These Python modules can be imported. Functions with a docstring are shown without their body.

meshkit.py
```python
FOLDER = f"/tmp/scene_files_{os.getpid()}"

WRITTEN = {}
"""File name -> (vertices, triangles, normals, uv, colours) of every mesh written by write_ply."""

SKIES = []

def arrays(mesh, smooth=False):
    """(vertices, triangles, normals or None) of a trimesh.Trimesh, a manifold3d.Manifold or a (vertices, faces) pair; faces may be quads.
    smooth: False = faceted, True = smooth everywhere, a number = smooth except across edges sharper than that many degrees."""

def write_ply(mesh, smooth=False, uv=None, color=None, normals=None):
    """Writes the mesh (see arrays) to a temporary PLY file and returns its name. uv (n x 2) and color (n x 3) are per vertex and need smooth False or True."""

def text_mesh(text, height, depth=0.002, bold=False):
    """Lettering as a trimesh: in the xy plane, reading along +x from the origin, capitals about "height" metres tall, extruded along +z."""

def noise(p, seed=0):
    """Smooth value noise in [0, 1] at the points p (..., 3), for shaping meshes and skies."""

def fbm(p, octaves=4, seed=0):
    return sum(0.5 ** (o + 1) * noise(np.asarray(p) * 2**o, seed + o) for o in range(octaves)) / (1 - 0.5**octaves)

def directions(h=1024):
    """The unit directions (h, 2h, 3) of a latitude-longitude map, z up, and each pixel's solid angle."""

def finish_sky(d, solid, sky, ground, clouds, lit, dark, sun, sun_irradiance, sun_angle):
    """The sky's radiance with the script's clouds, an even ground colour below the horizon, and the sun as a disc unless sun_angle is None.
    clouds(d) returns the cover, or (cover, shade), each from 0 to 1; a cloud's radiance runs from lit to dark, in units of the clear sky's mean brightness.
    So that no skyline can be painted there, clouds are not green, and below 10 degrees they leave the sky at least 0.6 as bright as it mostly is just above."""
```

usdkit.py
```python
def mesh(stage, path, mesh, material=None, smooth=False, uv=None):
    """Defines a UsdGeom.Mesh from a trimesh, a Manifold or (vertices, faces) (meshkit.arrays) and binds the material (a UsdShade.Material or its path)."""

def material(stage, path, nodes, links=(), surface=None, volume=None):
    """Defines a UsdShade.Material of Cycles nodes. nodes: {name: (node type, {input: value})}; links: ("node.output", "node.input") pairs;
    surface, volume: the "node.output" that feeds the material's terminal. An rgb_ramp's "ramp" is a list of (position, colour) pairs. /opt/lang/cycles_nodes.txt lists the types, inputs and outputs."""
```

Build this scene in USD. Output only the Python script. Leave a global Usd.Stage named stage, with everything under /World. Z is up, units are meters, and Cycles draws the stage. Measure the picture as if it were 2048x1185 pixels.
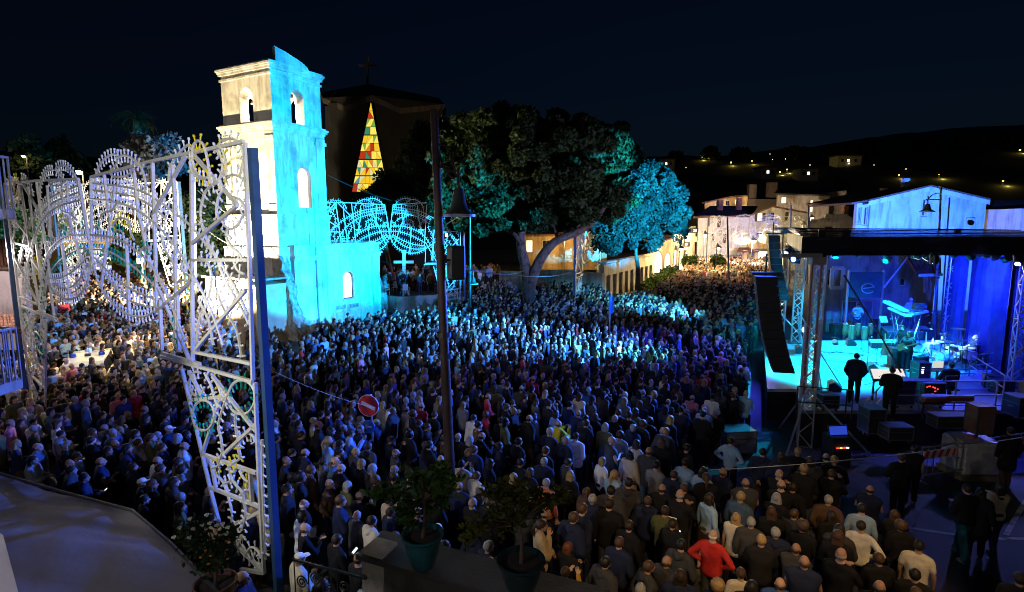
import math, random
import numpy as np
import trimesh
import manifold3d as m3
import meshkit, usdkit
from pxr import Usd, UsdGeom, UsdLux, UsdShade, Gf, Sdf, Vt

stage = Usd.Stage.CreateInMemory()
UsdGeom.SetStageUpAxis(stage, "Z")
UsdGeom.Xform.Define(stage, "/World")
UsdGeom.Scope.Define(stage, "/World/Looks")
stage.CreateClassPrim("/World/Protos")
RNG = np.random.default_rng(7)
random.seed(7)

# ------------------------------------------------------------------ camera, sky, exposure
EYE = np.array([0.0, 0.0, 7.5]); PITCH = math.radians(7.35); FPX = 1100.0; CX, CY = 1024.0, 592.0
cam = UsdGeom.Camera.Define(stage, "/World/camera")
cam.CreateHorizontalApertureAttr(36.0); cam.CreateFocalLengthAttr(36.0 * FPX / 2048.0)
cam.CreateClippingRangeAttr(Gf.Vec2f(0.1, 5000.0))
cam.AddTranslateOp().Set(Gf.Vec3d(*EYE)); cam.AddRotateXOp().Set(90.0 - math.degrees(PITCH))
cam.CreateExposureAttr(0.0)

SKY_STRENGTH = 0.0042
sky_m = usdkit.material(stage, "/World/Looks/night_sky", {
    "s": ("sky_texture", {"sky_type": "single_scattering", "sun_disc": False, "sun_elevation": 0.06, "sun_rotation": 3.6}),
    "t": ("mix", {"mix_type": "multiply", "fac": 1.0, "color2": (0.16, 0.36, 1.0)}),
    "b": ("background_shader", {"strength": SKY_STRENGTH})},
    [("s.color", "t.color1"), ("t.color", "b.color")], surface="b.background")
dome = UsdLux.DomeLight.Define(stage, "/World/sky")
UsdShade.MaterialBindingAPI.Apply(dome.GetPrim()).Bind(sky_m)
dome.GetPrim().SetCustomDataByKey("kind", "structure")

# light strengths (lamps themselves are built further down, each in its own fixture)
I_FLOOD = 11000.0        # unseen warm floodlights at the foot of the bell tower
I_CYAN = 62000.0        # unseen moving heads of the stage aimed at tower, chapel and trees
I_CROWD = 2600.0        # unseen moving heads aimed at the crowd
I_WASH = 1700.0          # stage wash
I_STREET = 1000.0        # amber street lamps: seen, unseen and added ones
I_NEAR = 260.0          # unseen lamps out of view, lighting the near arch and foreground
I_AMBER = 540.0        # unseen amber lamps out of view, lighting the lower right onlookers

# ------------------------------------------------------------------ projection helpers (photo pixels -> points of the place)
def ray(px, py):
    a, b = (px - CX) / FPX, -(py - CY) / FPX
    return np.array([a, math.cos(PITCH) + b * math.sin(PITCH), -math.sin(PITCH) + b * math.cos(PITCH)])
def at(px, py, Y):
    d = ray(px, py); return EYE + d * (Y / d[1])
def gz(x, y):
    return 0.035 * (np.clip(y, 20, 95) - 20)
def onground(px, py, h=0.0):
    d = ray(px, py); Y = 10.0
    for _ in range(60):
        z = float(gz(0, Y)) + h
        if d[2] >= -1e-4: return at(px, py, 90)
        Y = 0.5 * Y + 0.5 * min((z - EYE[2]) / d[2] * d[1], 400)
    return at(px, py, Y)
def onplane(px, py, P, n):
    d = ray(px, py); t = np.dot(np.asarray(P) - EYE, n) / np.dot(d, n); return EYE + d * t
def topx(p):
    q = np.asarray(p, float) - EYE
    z = q[1] * math.cos(PITCH) - q[2] * math.sin(PITCH); u = q[1] * math.sin(PITCH) + q[2] * math.cos(PITCH)
    return CX + FPX * q[0] / z, CY - FPX * u / z

# ------------------------------------------------------------------ materials
_mats = {}
def mat(name, c, rough=0.7, var=0.25, scale=5.0, metal=0.0, bump=0.0, spec=0.5, coat=0.0, world=False):
    if name in _mats: return _mats[name]
    c = np.array(c, float)
    src = ("g", "geometry", "g.position") if world else ("g", "texture_coordinate", "g.object")
    nodes = {"g": (src[1], {}), "n": ("noise_texture", {"scale": scale, "detail": 5.0, "roughness": 0.62}),
             "r": ("rgb_ramp", {"ramp": [(0.28, tuple(c * (1 - var))), (0.5, tuple(c)), (0.72, tuple(np.minimum(c * (1 + var), 0.95)))]}),
             "p": ("principled_bsdf", {"roughness": rough, "metallic": metal, "specular_ior_level": spec, "coat_weight": coat})}
    links = [(src[2], "n.vector"), ("n.fac", "r.fac"), ("r.color", "p.base_color")]
    if bump:
        nodes["n2"] = ("noise_texture", {"scale": scale * 6, "detail": 4.0}); nodes["b"] = ("bump", {"strength": bump, "distance": 0.03})
        links += [(src[2], "n2.vector"), ("n2.fac", "b.height"), ("b.normal", "p.normal")]
    _mats[name] = usdkit.material(stage, "/World/Looks/" + name, nodes, links, surface="p.BSDF")
    return _mats[name]
def glow(name, c, strength):
    if name not in _mats:
        _mats[name] = usdkit.material(stage, "/World/Looks/" + name, {"e": ("emission", {"color": c, "strength": strength})}, [], surface="e.emission")
    return _mats[name]
def weathered(name, c, stain, scale=0.8, rough=0.9, bump=0.35):
    """Old plaster: broad stains and fine cracks."""
    if name in _mats: return _mats[name]
    nodes = {"g": ("geometry", {}), "n": ("noise_texture", {"scale": scale, "detail": 8.0, "roughness": 0.65}),
             "m": ("mapping", {"scale": (2.2, 2.2, 0.35)}), "n3": ("noise_texture", {"scale": 1.1, "detail": 5.0, "roughness": 0.6}),
             "r": ("rgb_ramp", {"ramp": [(0.36, stain), (0.5, c), (0.7, tuple(min(x * 1.15, 0.9) for x in c))]}),
             "r2": ("rgb_ramp", {"ramp": [(0.38, (0.68, 0.66, 0.62)), (0.52, (1, 1, 1))]}),
             "x": ("mix", {"mix_type": "multiply", "fac": 1.0}),
             "n2": ("noise_texture", {"scale": 9.0, "detail": 6.0}), "b": ("bump", {"strength": bump, "distance": 0.04}),
             "p": ("principled_bsdf", {"roughness": rough, "specular_ior_level": 0.2})}
    _mats[name] = usdkit.material(stage, "/World/Looks/" + name, nodes, [("g.position", "n.vector"), ("n.fac", "r.fac"), ("g.position", "m.vector"), ("m.vector", "n3.vector"), ("n3.fac", "r2.fac"),
        ("r.color", "x.color1"), ("r2.color", "x.color2"), ("x.color", "p.base_color"), ("g.position", "n2.vector"), ("n2.fac", "b.height"), ("b.normal", "p.normal")], surface="p.BSDF")
    return _mats[name]
def tinted(name, rough=0.75, attr="tint", scale=None):
    """Colour from the mesh's own primvar."""
    if name not in _mats:
        _mats[name] = usdkit.material(stage, "/World/Looks/" + name, {"a": ("attribute", {"attribute": attr}), "p": ("principled_bsdf", {"roughness": rough, "specular_ior_level": 0.3})},
                                      [("a.color", "p.base_color")], surface="p.BSDF")
    return _mats[name]
def foliage(name, c1, c2, c3, patch=0.55):
    """Leaves: each its own tone, whole sprays lighter or darker."""
    if name not in _mats:
        _mats[name] = usdkit.material(stage, "/World/Looks/" + name, {
            "g": ("geometry", {}), "r": ("rgb_ramp", {"ramp": [(0, c1), (0.55, c2), (1, c3)]}), "n": ("noise_texture", {"scale": 0.9, "detail": 3.0}), "r2": ("rgb_ramp", {"ramp": [(0.36, (patch,) * 3), (0.64, (1.35, 1.3, 1.15))]}), "x": ("mix", {"mix_type": "multiply", "fac": 1.0}),
            "d": ("principled_bsdf", {"roughness": 0.65, "specular_ior_level": 0.2}), "t": ("translucent_bsdf", {}), "m": ("mix_closure", {"fac": 0.3})},
            [("g.random_per_island", "r.fac"), ("g.position", "n.vector"), ("n.fac", "r2.fac"), ("r.color", "x.color1"), ("r2.color", "x.color2"), ("x.color", "d.base_color"), ("x.color", "t.color"), ("d.BSDF", "m.closure1"), ("t.BSDF", "m.closure2")], surface="m.closure")
    return _mats[name]

# ------------------------------------------------------------------ mesh building
_SPH = {}
def sph(n=1):
    if n not in _SPH:
        s = trimesh.creation.icosphere(n, 1.0); _SPH[n] = (np.array(s.vertices), np.array(s.faces))
    return _SPH[n]
_BOXV = np.array([[x, y, z] for x in (-.5, .5) for y in (-.5, .5) for z in (-.5, .5)])
_BOXF = np.array([[0, 1, 3], [0, 3, 2], [4, 6, 7], [4, 7, 5], [0, 4, 5], [0, 5, 1], [2, 3, 7], [2, 7, 6], [0, 2, 6], [0, 6, 4], [1, 5, 7], [1, 7, 3]])
def unit(v):
    v = np.asarray(v, float); return v / (np.linalg.norm(v) + 1e-12)
class MB:
    def __init__(s): s.v, s.f, s.n = [], [], 0
    def add(s, v, f):
        v, f = np.asarray(v, float), np.asarray(f, int)
        s.v.append(v); s.f.append(f + s.n); s.n += len(v); return s
    def tm(s, m): return s.add(np.array(m.vertices), np.array(m.faces))
    def man(s, m):
        q = m.to_mesh(); return s.add(q.vert_properties[:, :3], q.tri_verts)
    def box(s, c, size, rz=0.0, bev=0.0):
        if bev:
            h = np.array(size) / 2 - bev; pts = []
            for sx in (-1, 1):
                for sy in (-1, 1):
                    for sz in (-1, 1):
                        for k in range(3):
                            q = np.array([sx, sy, sz]) * h; q[k] += np.array([sx, sy, sz])[k] * bev; pts.append(q)
            v, f = _hull(pts)
        else: v, f = _BOXV * np.array(size), _BOXF
        a, b = math.cos(rz), math.sin(rz)
        return s.add(v @ np.array([[a, b, 0], [-b, a, 0], [0, 0, 1]]) + np.asarray(c), f)
    def obox(s, c, ux, uy, uz):
        """Box about c with full edge vectors ux, uy, uz."""
        return s.add(_BOXV @ np.array([ux, uy, uz], float) + np.asarray(c), _BOXF)
    def bar(s, p, q, w, h=None, up=(0, 0, 1)):
        p, q = np.asarray(p, float), np.asarray(q, float); h = h or w; d = q - p
        side = np.cross(d, up)
        if np.linalg.norm(side) < 1e-6: side = np.cross(d, (1, 0, 0))
        side = unit(side); u = unit(np.cross(side, d))
        return s.obox((p + q) / 2, d, side * w, u * h)
    def tube(s, pts, r, n=6, closed=False, cap=True):
        p = np.asarray(pts, float); m = len(p); r = np.broadcast_to(r, (m,))
        t = (np.roll(p, -1, 0) - np.roll(p, 1, 0)) if closed else np.gradient(p, axis=0)
        t /= np.linalg.norm(t, axis=1, keepdims=True) + 1e-12
        ref = np.array([0, 0, 1.0]) if abs(t[:, 2]).mean() < 0.8 else np.array([1.0, 0, 0])
        a = np.cross(t, ref); a /= np.linalg.norm(a, axis=1, keepdims=True) + 1e-12; b = np.cross(t, a)
        g = np.arange(n) * 2 * np.pi / n
        v = (p[:, None] + r[:, None, None] * (np.cos(g)[None, :, None] * a[:, None] + np.sin(g)[None, :, None] * b[:, None])).reshape(-1, 3)
        k = m if closed else m - 1
        i, j = np.meshgrid(np.arange(k), np.arange(n), indexing="ij"); i2 = (i + 1) % m; j2 = (j + 1) % n
        q = np.stack([i * n + j, i * n + j2, i2 * n + j2, i2 * n + j], -1).reshape(-1, 4)
        f = np.vstack([q[:, [0, 2, 1]], q[:, [0, 3, 2]]])
        if cap and not closed:
            f = np.vstack([f, [[0, x, x + 1] for x in range(1, n - 1)], [[(m - 1) * n, (m - 1) * n + x + 1, (m - 1) * n + x] for x in range(1, n - 1)]])
        return s.add(v, f)
    def lathe(s, prof, c=(0, 0, 0), n=20):
        """prof: (radius, z) pairs, bottom to top or round a closed section."""
        prof = np.asarray(prof, float); m = len(prof); g = np.arange(n) * 2 * np.pi / n
        v = np.stack([prof[:, 0][:, None] * np.cos(g), prof[:, 0][:, None] * np.sin(g), np.repeat(prof[:, 1][:, None], n, 1)], -1).reshape(-1, 3) + np.asarray(c)
        i, j = np.meshgrid(np.arange(m - 1), np.arange(n), indexing="ij"); j2 = (j + 1) % n
        q = np.stack([i * n + j, i * n + j2, (i + 1) * n + j2, (i + 1) * n + j], -1).reshape(-1, 4)
        return s.add(v, np.vstack([q[:, [0, 1, 2]], q[:, [0, 2, 3]]]))
    def prism(s, poly, O, ux, uy, depth):
        """2D polygon (list of (a,b)) in the frame O + a ux + b uy, extruded by vector depth."""
        from shapely.geometry import Polygon
        p = Polygon(poly).buffer(0); m = trimesh.creation.extrude_polygon(p, 1.0, engine="earcut"); v = np.array(m.vertices)
        f = np.array(m.faces); w = np.asarray(O) + v[:, :1] * np.asarray(ux) + v[:, 1:2] * np.asarray(uy) + v[:, 2:3] * np.asarray(depth)
        if np.dot(np.cross(ux, uy), depth) < 0: f = f[:, ::-1]
        return s.add(w, f)
    def ball(s, c, r, n=1):
        v, f = sph(n); return s.add(v * np.asarray(r) + np.asarray(c), f)
    def arrays(s):
        return np.vstack(s.v), np.vstack(s.f)
def _hull(pts):
    q = m3.Manifold.hull_points(np.asarray(pts, float)).to_mesh(); return q.vert_properties[:, :3], q.tri_verts
def arc(c, r, a0, a1, n=12):
    g = np.radians(np.linspace(a0, a1, n)); r = np.broadcast_to(r, (2,)); return [(c[0] + r[0] * math.cos(x), c[1] + r[1] * math.sin(x)) for x in g]
def smooth_line(pts, n=6):
    """Catmull-Rom through 2D or 3D points."""
    p = np.asarray(pts, float)
    if len(p) < 3: return p
    q = np.vstack([2 * p[0] - p[1], p, 2 * p[-1] - p[-2]]); out = []
    for i in range(1, len(q) - 2):
        for t in np.arange(n) / n:
            out.append(0.5 * ((2 * q[i]) + (-q[i - 1] + q[i + 1]) * t + (2 * q[i - 1] - 5 * q[i] + 4 * q[i + 1] - q[i + 2]) * t * t + (-q[i - 1] + 3 * q[i] - 3 * q[i + 1] + q[i + 2]) * t ** 3))
    out.append(p[-1]); return np.array(out)

# ------------------------------------------------------------------ naming
_count = {}
def fresh(parent, name):
    k = parent + "/" + name; n = _count.get(k, 0); _count[k] = n + 1
    return k if n == 0 else f"{k}_{n:03d}"
def tag(path, label=None, cat=None, group=None, kind=None):
    p = stage.GetPrimAtPath(path)
    for k, v in (("label", label), ("category", cat), ("group", group), ("kind", kind)):
        if v: p.SetCustomDataByKey(k, v)
    return path
class Thing:
    """An Xform at the thing's base; part() takes meshes in world coordinates."""
    def __init__(s, name, label, cat, loc=(0, 0, 0), group=None, kind=None, local=False, root="/World"):
        s.path = fresh(root, name); s.loc = np.zeros(3) if local else np.asarray(loc, float)
        x = UsdGeom.Xform.Define(stage, s.path)
        if np.any(np.asarray(loc)): x.AddTranslateOp().Set(Gf.Vec3d(*map(float, loc)))
        tag(s.path, label, cat, group, kind)
    def part(s, name, mb, m, under=None, smooth=False, label=None, kind=None):
        v, f = mb.arrays() if isinstance(mb, MB) else mb
        path = fresh(under or s.path, name)
        usdkit.mesh(stage, path, (v - s.loc, f), m, smooth=smooth)
        tag(path, label=label, kind=kind); return path
def single(name, mb, m, label, cat, group=None, kind=None, smooth=False):
    path = fresh("/World", name); usdkit.mesh(stage, path, mb.arrays() if isinstance(mb, MB) else mb, m, smooth=smooth)
    return tag(path, label, cat, group, kind)
def structure(name, mb, m, smooth=False, kind="structure"):
    path = fresh("/World", name); usdkit.mesh(stage, path, mb.arrays() if isinstance(mb, MB) else mb, m, smooth=smooth)
    return tag(path, kind=kind)
def copy_of(src, name, label, cat, loc, rz=0.0, scale=None, group=None, tilt=None):
    path = fresh("/World", name); x = UsdGeom.Xform.Define(stage, path)
    x.AddTranslateOp().Set(Gf.Vec3d(*map(float, loc)))
    if rz: x.AddRotateZOp().Set(math.degrees(rz))
    if tilt: x.AddRotateXOp().Set(math.degrees(tilt))
    if scale is not None: x.AddScaleOp().Set(Gf.Vec3f(*map(float, np.broadcast_to(scale, 3))))
    p = x.GetPrim(); p.GetReferences().AddInternalReference(src); p.SetInstanceable(True)
    tag(path, label, cat, group); return path
def lamp(parent, p, col, I, target=None, cone=40, soft=0.4, rad=0.08):
    """The light of a lamp, a child of its fixture."""
    path = fresh(parent, "light"); L = UsdLux.SphereLight.Define(stage, path)
    L.CreateIntensityAttr(float(I)); L.CreateColorAttr(Gf.Vec3f(*col)); L.CreateRadiusAttr(rad); L.CreateNormalizeAttr(True)
    base = UsdGeom.XformCache().GetLocalToWorldTransform(stage.GetPrimAtPath(parent)).ExtractTranslation()
    q = np.asarray(p, float) - np.array(base)
    if target is None: UsdGeom.Xformable(L).AddTranslateOp().Set(Gf.Vec3d(*q))
    else:
        s = UsdLux.ShapingAPI.Apply(L.GetPrim()); s.CreateShapingConeAngleAttr(float(cone)); s.CreateShapingConeSoftnessAttr(float(soft))
        tq = np.asarray(target, float) - np.array(base)
        UsdGeom.Xformable(L).AddTransformOp().Set(Gf.Matrix4d().SetLookAt(Gf.Vec3d(*q), Gf.Vec3d(*tq), Gf.Vec3d(0, 0, 1)).GetInverse())

WHITE = mat("white_paint", (0.72, 0.72, 0.70), 0.45, 0.08)
BLACK = mat("black_matt", (0.018, 0.018, 0.02), 0.6, 0.3)
STEEL = mat("galvanised_steel", (0.42, 0.43, 0.45), 0.4, 0.15, 9, metal=0.75)
ALU = mat("aluminium", (0.62, 0.62, 0.64), 0.35, 0.1, 9, metal=0.8)
DARK_METAL = mat("dark_metal", (0.035, 0.037, 0.042), 0.45, 0.25, metal=0.3)
CONCRETE = weathered("concrete", (0.30, 0.29, 0.27), (0.20, 0.19, 0.17))
# ================================================================== ground and hills
def grid(x0, x1, nx, y0, y1, ny, zf):
    x, y = np.meshgrid(np.linspace(x0, x1, nx), np.linspace(y0, y1, ny)); z = zf(x, y)
    v = np.stack([x, y, z], -1).reshape(-1, 3); i, j = np.meshgrid(np.arange(ny - 1), np.arange(nx - 1), indexing="ij")
    q = np.stack([i * nx + j, i * nx + j + 1, (i + 1) * nx + j + 1, (i + 1) * nx + j], -1).reshape(-1, 4)
    return v, np.vstack([q[:, [0, 1, 2]], q[:, [0, 2, 3]]])
ASPHALT = usdkit.material(stage, "/World/Looks/asphalt", {
    "g": ("geometry", {}), "n": ("noise_texture", {"scale": 0.35, "detail": 6.0}), "n2": ("noise_texture", {"scale": 60.0, "detail": 3.0}),
    "r": ("rgb_ramp", {"ramp": [(0.3, (0.045, 0.045, 0.047)), (0.55, (0.075, 0.073, 0.072)), (0.75, (0.105, 0.1, 0.097))]}),
    "r2": ("rgb_ramp", {"ramp": [(0.3, (0.6, 0.6, 0.6)), (0.7, (1.25, 1.25, 1.25))]}), "x": ("mix", {"mix_type": "multiply", "fac": 1.0}),
    "b": ("bump", {"strength": 0.3, "distance": 0.01}), "p": ("principled_bsdf", {"roughness": 0.72, "specular_ior_level": 0.4})},
    [("g.position", "n.vector"), ("n.fac", "r.fac"), ("g.position", "n2.vector"), ("n2.fac", "r2.fac"), ("r.color", "x.color1"), ("r2.color", "x.color2"), ("x.color", "p.base_color"), ("n2.fac", "b.height"), ("b.normal", "p.normal")], surface="p.BSDF")
structure("ground", grid(-170, 170, 86, -40, 112, 153, gz), ASPHALT, smooth=True)
def hill_z(x, y):
    a = x / np.maximum(y, 1.0); k = np.clip((y - 105) / 330, 0, 1); k = k * k * (3 - 2 * k)
    h = 50 + 26 * np.clip((a - 0.25) / 0.7, 0, 1) + 6 * np.clip((-a - 0.4) / 0.6, 0, 1)
    nz = meshkit.fbm(np.stack([x / 90, y / 90, 0 * x], -1), 4, 3) - 0.5
    return 2.62 + k * (h + 26 * nz) - 0.05 * np.clip(y - 430, 0, 900)
structure("hills", grid(-900, 900, 151, 108, 900, 90, hill_z), mat("hillside", (0.016, 0.02, 0.011), 0.95, 0.5, 0.05, world=True), smooth=True)
# white lines on the square
LINE = weathered("road_paint", (0.55, 0.55, 0.53), (0.2, 0.2, 0.2), 4.0)
for pts, w in (([(1815, 1056), (1900, 1068), (1990, 1077), (2080, 1078)], 0.11), ([(2062, 985), (2035, 1030), (2012, 1070)], 0.11)):
    g = [onground(x, y) + [0, 0, 0.006] for x, y in pts]
    mb = MB()
    for p, q in zip(g[:-1], g[1:]): mb.bar(p, q, w, 0.008)
    single("road_marking", mb, LINE, "worn white line painted across the asphalt" if len(pts) == 4 else "slanting white line running up from the long line on the asphalt", "road marking")

# ================================================================== walls with openings
GLASS = usdkit.material(stage, "/World/Looks/dark_glass", {"p": ("principled_bsdf", {"base_color": (0.02, 0.022, 0.028), "roughness": 0.12, "specular_ior_level": 0.7})}, [], surface="p.BSDF")
LIT = glow("lit_window_warm", (1.0, 0.78, 0.42), 2.2)
LITW = glow("lit_window_white", (1.0, 0.93, 0.82), 1.6)
SHUT = mat("brown_shutter", (0.075, 0.04, 0.028), 0.6, 0.2)
FRAME = mat("window_frame_paint", (0.5, 0.48, 0.44), 0.5, 0.1)
from shapely.geometry import Polygon, box as sbox
from shapely.ops import unary_union
def wall(T, O, ux, poly, openings, m, thick=0.3, name="wall", uy=(0, 0, 1), under=None):
    """Wall panel in the vertical plane O + a ux + b z, its outer face at O, thickness going backwards. openings: dicts a0,a1,b0,b1,kind,arch"""
    ux = unit(ux); nrm = np.cross(ux, uy)   # outward
    P = Polygon(poly); cuts = []
    for o in openings:
        a0, a1, b0, b1 = o["r"]
        if o.get("arch"):
            r = (a1 - a0) / 2; c = [(a0, b0), (a1, b0)] + arc(((a0 + a1) / 2, b1 - r), r, 0, 180, 12)
            s = Polygon(c)
        else: s = sbox(a0, b0, a1, b1)
        o["s"] = s; cuts.append(s)
    if cuts: P = P.difference(unary_union(cuts))
    for g in getattr(P, "geoms", [P]):
        mb = MB(); m_ = trimesh.creation.extrude_polygon(g, 1.0, engine="earcut"); v = np.array(m_.vertices)
        w = np.asarray(O) + v[:, :1] * ux + v[:, 1:2] * np.asarray(uy) - (1 - v[:, 2:3]) * nrm * thick
        mb.add(w, m_.faces); T.part(name, mb, m, under=under)
    for o in openings:
        a0, a1, b0, b1 = o["r"]; s = o["s"]; depth = o.get("depth", 0.14)
        F = lambda a, b, d: np.asarray(O) + ux * a + np.asarray(uy) * b + nrm * d
        kind = o.get("kind", "dark")
        if kind == "open": continue
        fw = min(0.06, (a1 - a0) * 0.15)
        ring = s.difference(s.buffer(-fw)); pm = LIT if kind == "lit" else LITW if kind == "litw" else GLASS
        if kind == "shut": pm = SHUT
        def ext(poly, d0, d1, mm, nm, und):
            mb = MB()
            for g in getattr(poly, "geoms", [poly]):
                if g.is_empty: continue
                t_ = trimesh.creation.extrude_polygon(g, 1.0, engine="earcut"); v = np.array(t_.vertices)
                mb.add(np.asarray(O) + v[:, :1] * ux + v[:, 1:2] * np.asarray(uy) + (d0 + (d1 - d0) * v[:, 2:3]) * nrm, t_.faces)
            return T.part(nm, mb, mm, under=und)
        wp = ext(ring, -depth, -depth + 0.05, o.get("frame", FRAME), o.get("name", "window"), under)
        if under is None:
            ext(s.buffer(-fw * 0.98), -depth + 0.0, -depth + 0.02, pm, "pane", wp)
            if kind in ("dark", "lit") and not o.get("plain"):
                mb = MB().bar(F((a0 + a1) / 2, b0 + fw, -depth + 0.035), F((a0 + a1) / 2, b1 - fw, -depth + 0.035), 0.04, 0.03)
                T.part("mullion", mb, FRAME, under=wp)
            if o.get("sill", True) and kind != "niche":
                T.part("sill", MB().obox(F((a0 + a1) / 2, b0 - 0.04, 0.03), ux * (a1 - a0 + 0.16), nrm * 0.12, np.asarray(uy) * 0.06), CONCRETE, under=wp)
            if o.get("shutters"):
                sw = (a1 - a0) * 0.55
                for aa in (a0 - sw / 2 - 0.01, a1 + sw / 2 + 0.01):
                    T.part("shutter", MB().obox(F(aa, (b0 + b1) / 2, 0.03), ux * sw, nrm * 0.05, np.asarray(uy) * (b1 - b0)), SHUT, under=wp)

# ================================================================== bell tower
TH = math.radians(28.0)
UR = np.array([math.sin(TH), math.cos(TH), 0.0]); UL = np.array([-math.cos(TH), math.sin(TH), 0.0]); UZ = np.array([0, 0, 1.0])
TY = 34.0; TC = at(556, 450, TY); TC[2] = 0; WR, WL = 3.87, 4.62
GT = 0.35
zc = lambda py: at(556, py, TY)[2]
PLASTER = weathered("old_white_plaster", (0.58, 0.56, 0.52), (0.40, 0.38, 0.34), 0.9)
STONE = weathered("rough_stone", (0.34, 0.32, 0.29), (0.18, 0.165, 0.145), 2.6, bump=0.8)
tw = Thing("bell_tower", "tall square plastered bell tower, warm white on one side and cyan on the other", "bell tower", (TC[0], TC[1], GT))
def tbox(mb, e, z0, z1, e2=None):
    """A block of the tower with outset e at the bottom (e2 at the top)."""
    e2 = e if e2 is None else e2; v = []
    for z, q in ((z0, e), (z1, e2)):
        for a, b in ((-q, -q), (WR + q, -q), (WR + q, WL + q), (-q, WL + q)): v.append(TC + UR * a + UL * b + UZ * z)
    return mb.add(*_hull(v))
def arch_poly(w, h, n=12):
    r = w / 2; return [(-r, 0), (r, 0)] + arc((0, h - r), r, 0, 180, n)
def mprism(poly, O, ux, uy, depth):
    mb = MB().prism(poly, O, ux, uy, depth); v, f = mb.arrays()
    return m3.Manifold(m3.Mesh(v.astype(np.float32), f.astype(np.uint32)))
def mhull(pts): return m3.Manifold.hull_points(np.asarray(pts, float))
def tblock(e, z0, z1, a0=0, b0=0, a1=None, b1=None):
    a1 = WR if a1 is None else a1; b1 = WL if b1 is None else b1
    return mhull([TC + UR * a + UL * b + UZ * z for a in (a0 - e, a1 + e) for b in (b0 - e, b1 + e) for z in (z0, z1)])
zTop, zBel0, zS2, zS1 = zc(124), zc(243), zc(432), zc(495)
# lower stages
T_low = tblock(0.30, GT - 0.6, zS1) + tblock(0.16, zS1 - 0.1, zS2)
zw0, zw1 = at(611, 415, 35.6)[2], at(611, 334, 35.6)[2]
aw = 2.2
shaft = tblock(0.0, zS2 - 0.05, zBel0)
niche = mprism(arch_poly(1.05, zw1 - zw0), TC + UR * aw + UZ * zw0 - UL * 0.2, UR, UZ, UL * 0.55)
slit = mprism(arch_poly(0.34, 2.4), TC + UL * 2.05 + UZ * (zw0 - 0.1) - UR * 0.2, -UL, UZ, UR * 1.2)
shaft = shaft - niche - slit
tw.part("base", MB().man(T_low), PLASTER); sh = tw.part("shaft", MB().man(shaft), PLASTER)
tw.part("window", MB().prism([p for p in arch_poly(1.03, zw1 - zw0 - 0.01)], TC + UR * aw + UZ * (zw0 + 0.005) + UL * 0.30, UR, UZ, UL * 0.03), LITW, label="arched niche in the cyan face, its white panel made to glow")  # panel closing the blind niche; its whiteness is emission
tw.part("slit_window", MB().prism(arch_poly(0.33, 2.38), TC + UL * 2.05 + UZ * (zw0 - 0.09) + UR * 0.35, -UL, UZ, UR * 0.03), GLASS)
# corner pilasters with capitals
for a, b in ((0, 0), (WR, 0), (0, WL)):
    mb = MB()
    for (w, d, z0, z1) in ((0.62, 0.07, zS2, zBel0 - 1.0), (0.74, 0.16, zBel0 - 1.0, zBel0 - 0.78), (0.66, 0.10, zBel0 - 0.78, zBel0 - 0.55), (0.7, 0.14, zS2 + 0.55, zS2 + 0.72)):
        sa = 1 if a == 0 else -1; sb = 1 if b == 0 else -1
        mb.add(*_hull([TC + UR * (a + sa * p) + UL * (b + sb * q) + UZ * z for p in (-d, w) for q in (-d, w) for z in (z0, z1)]))
    tw.part("pilaster", mb, PLASTER)
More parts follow.
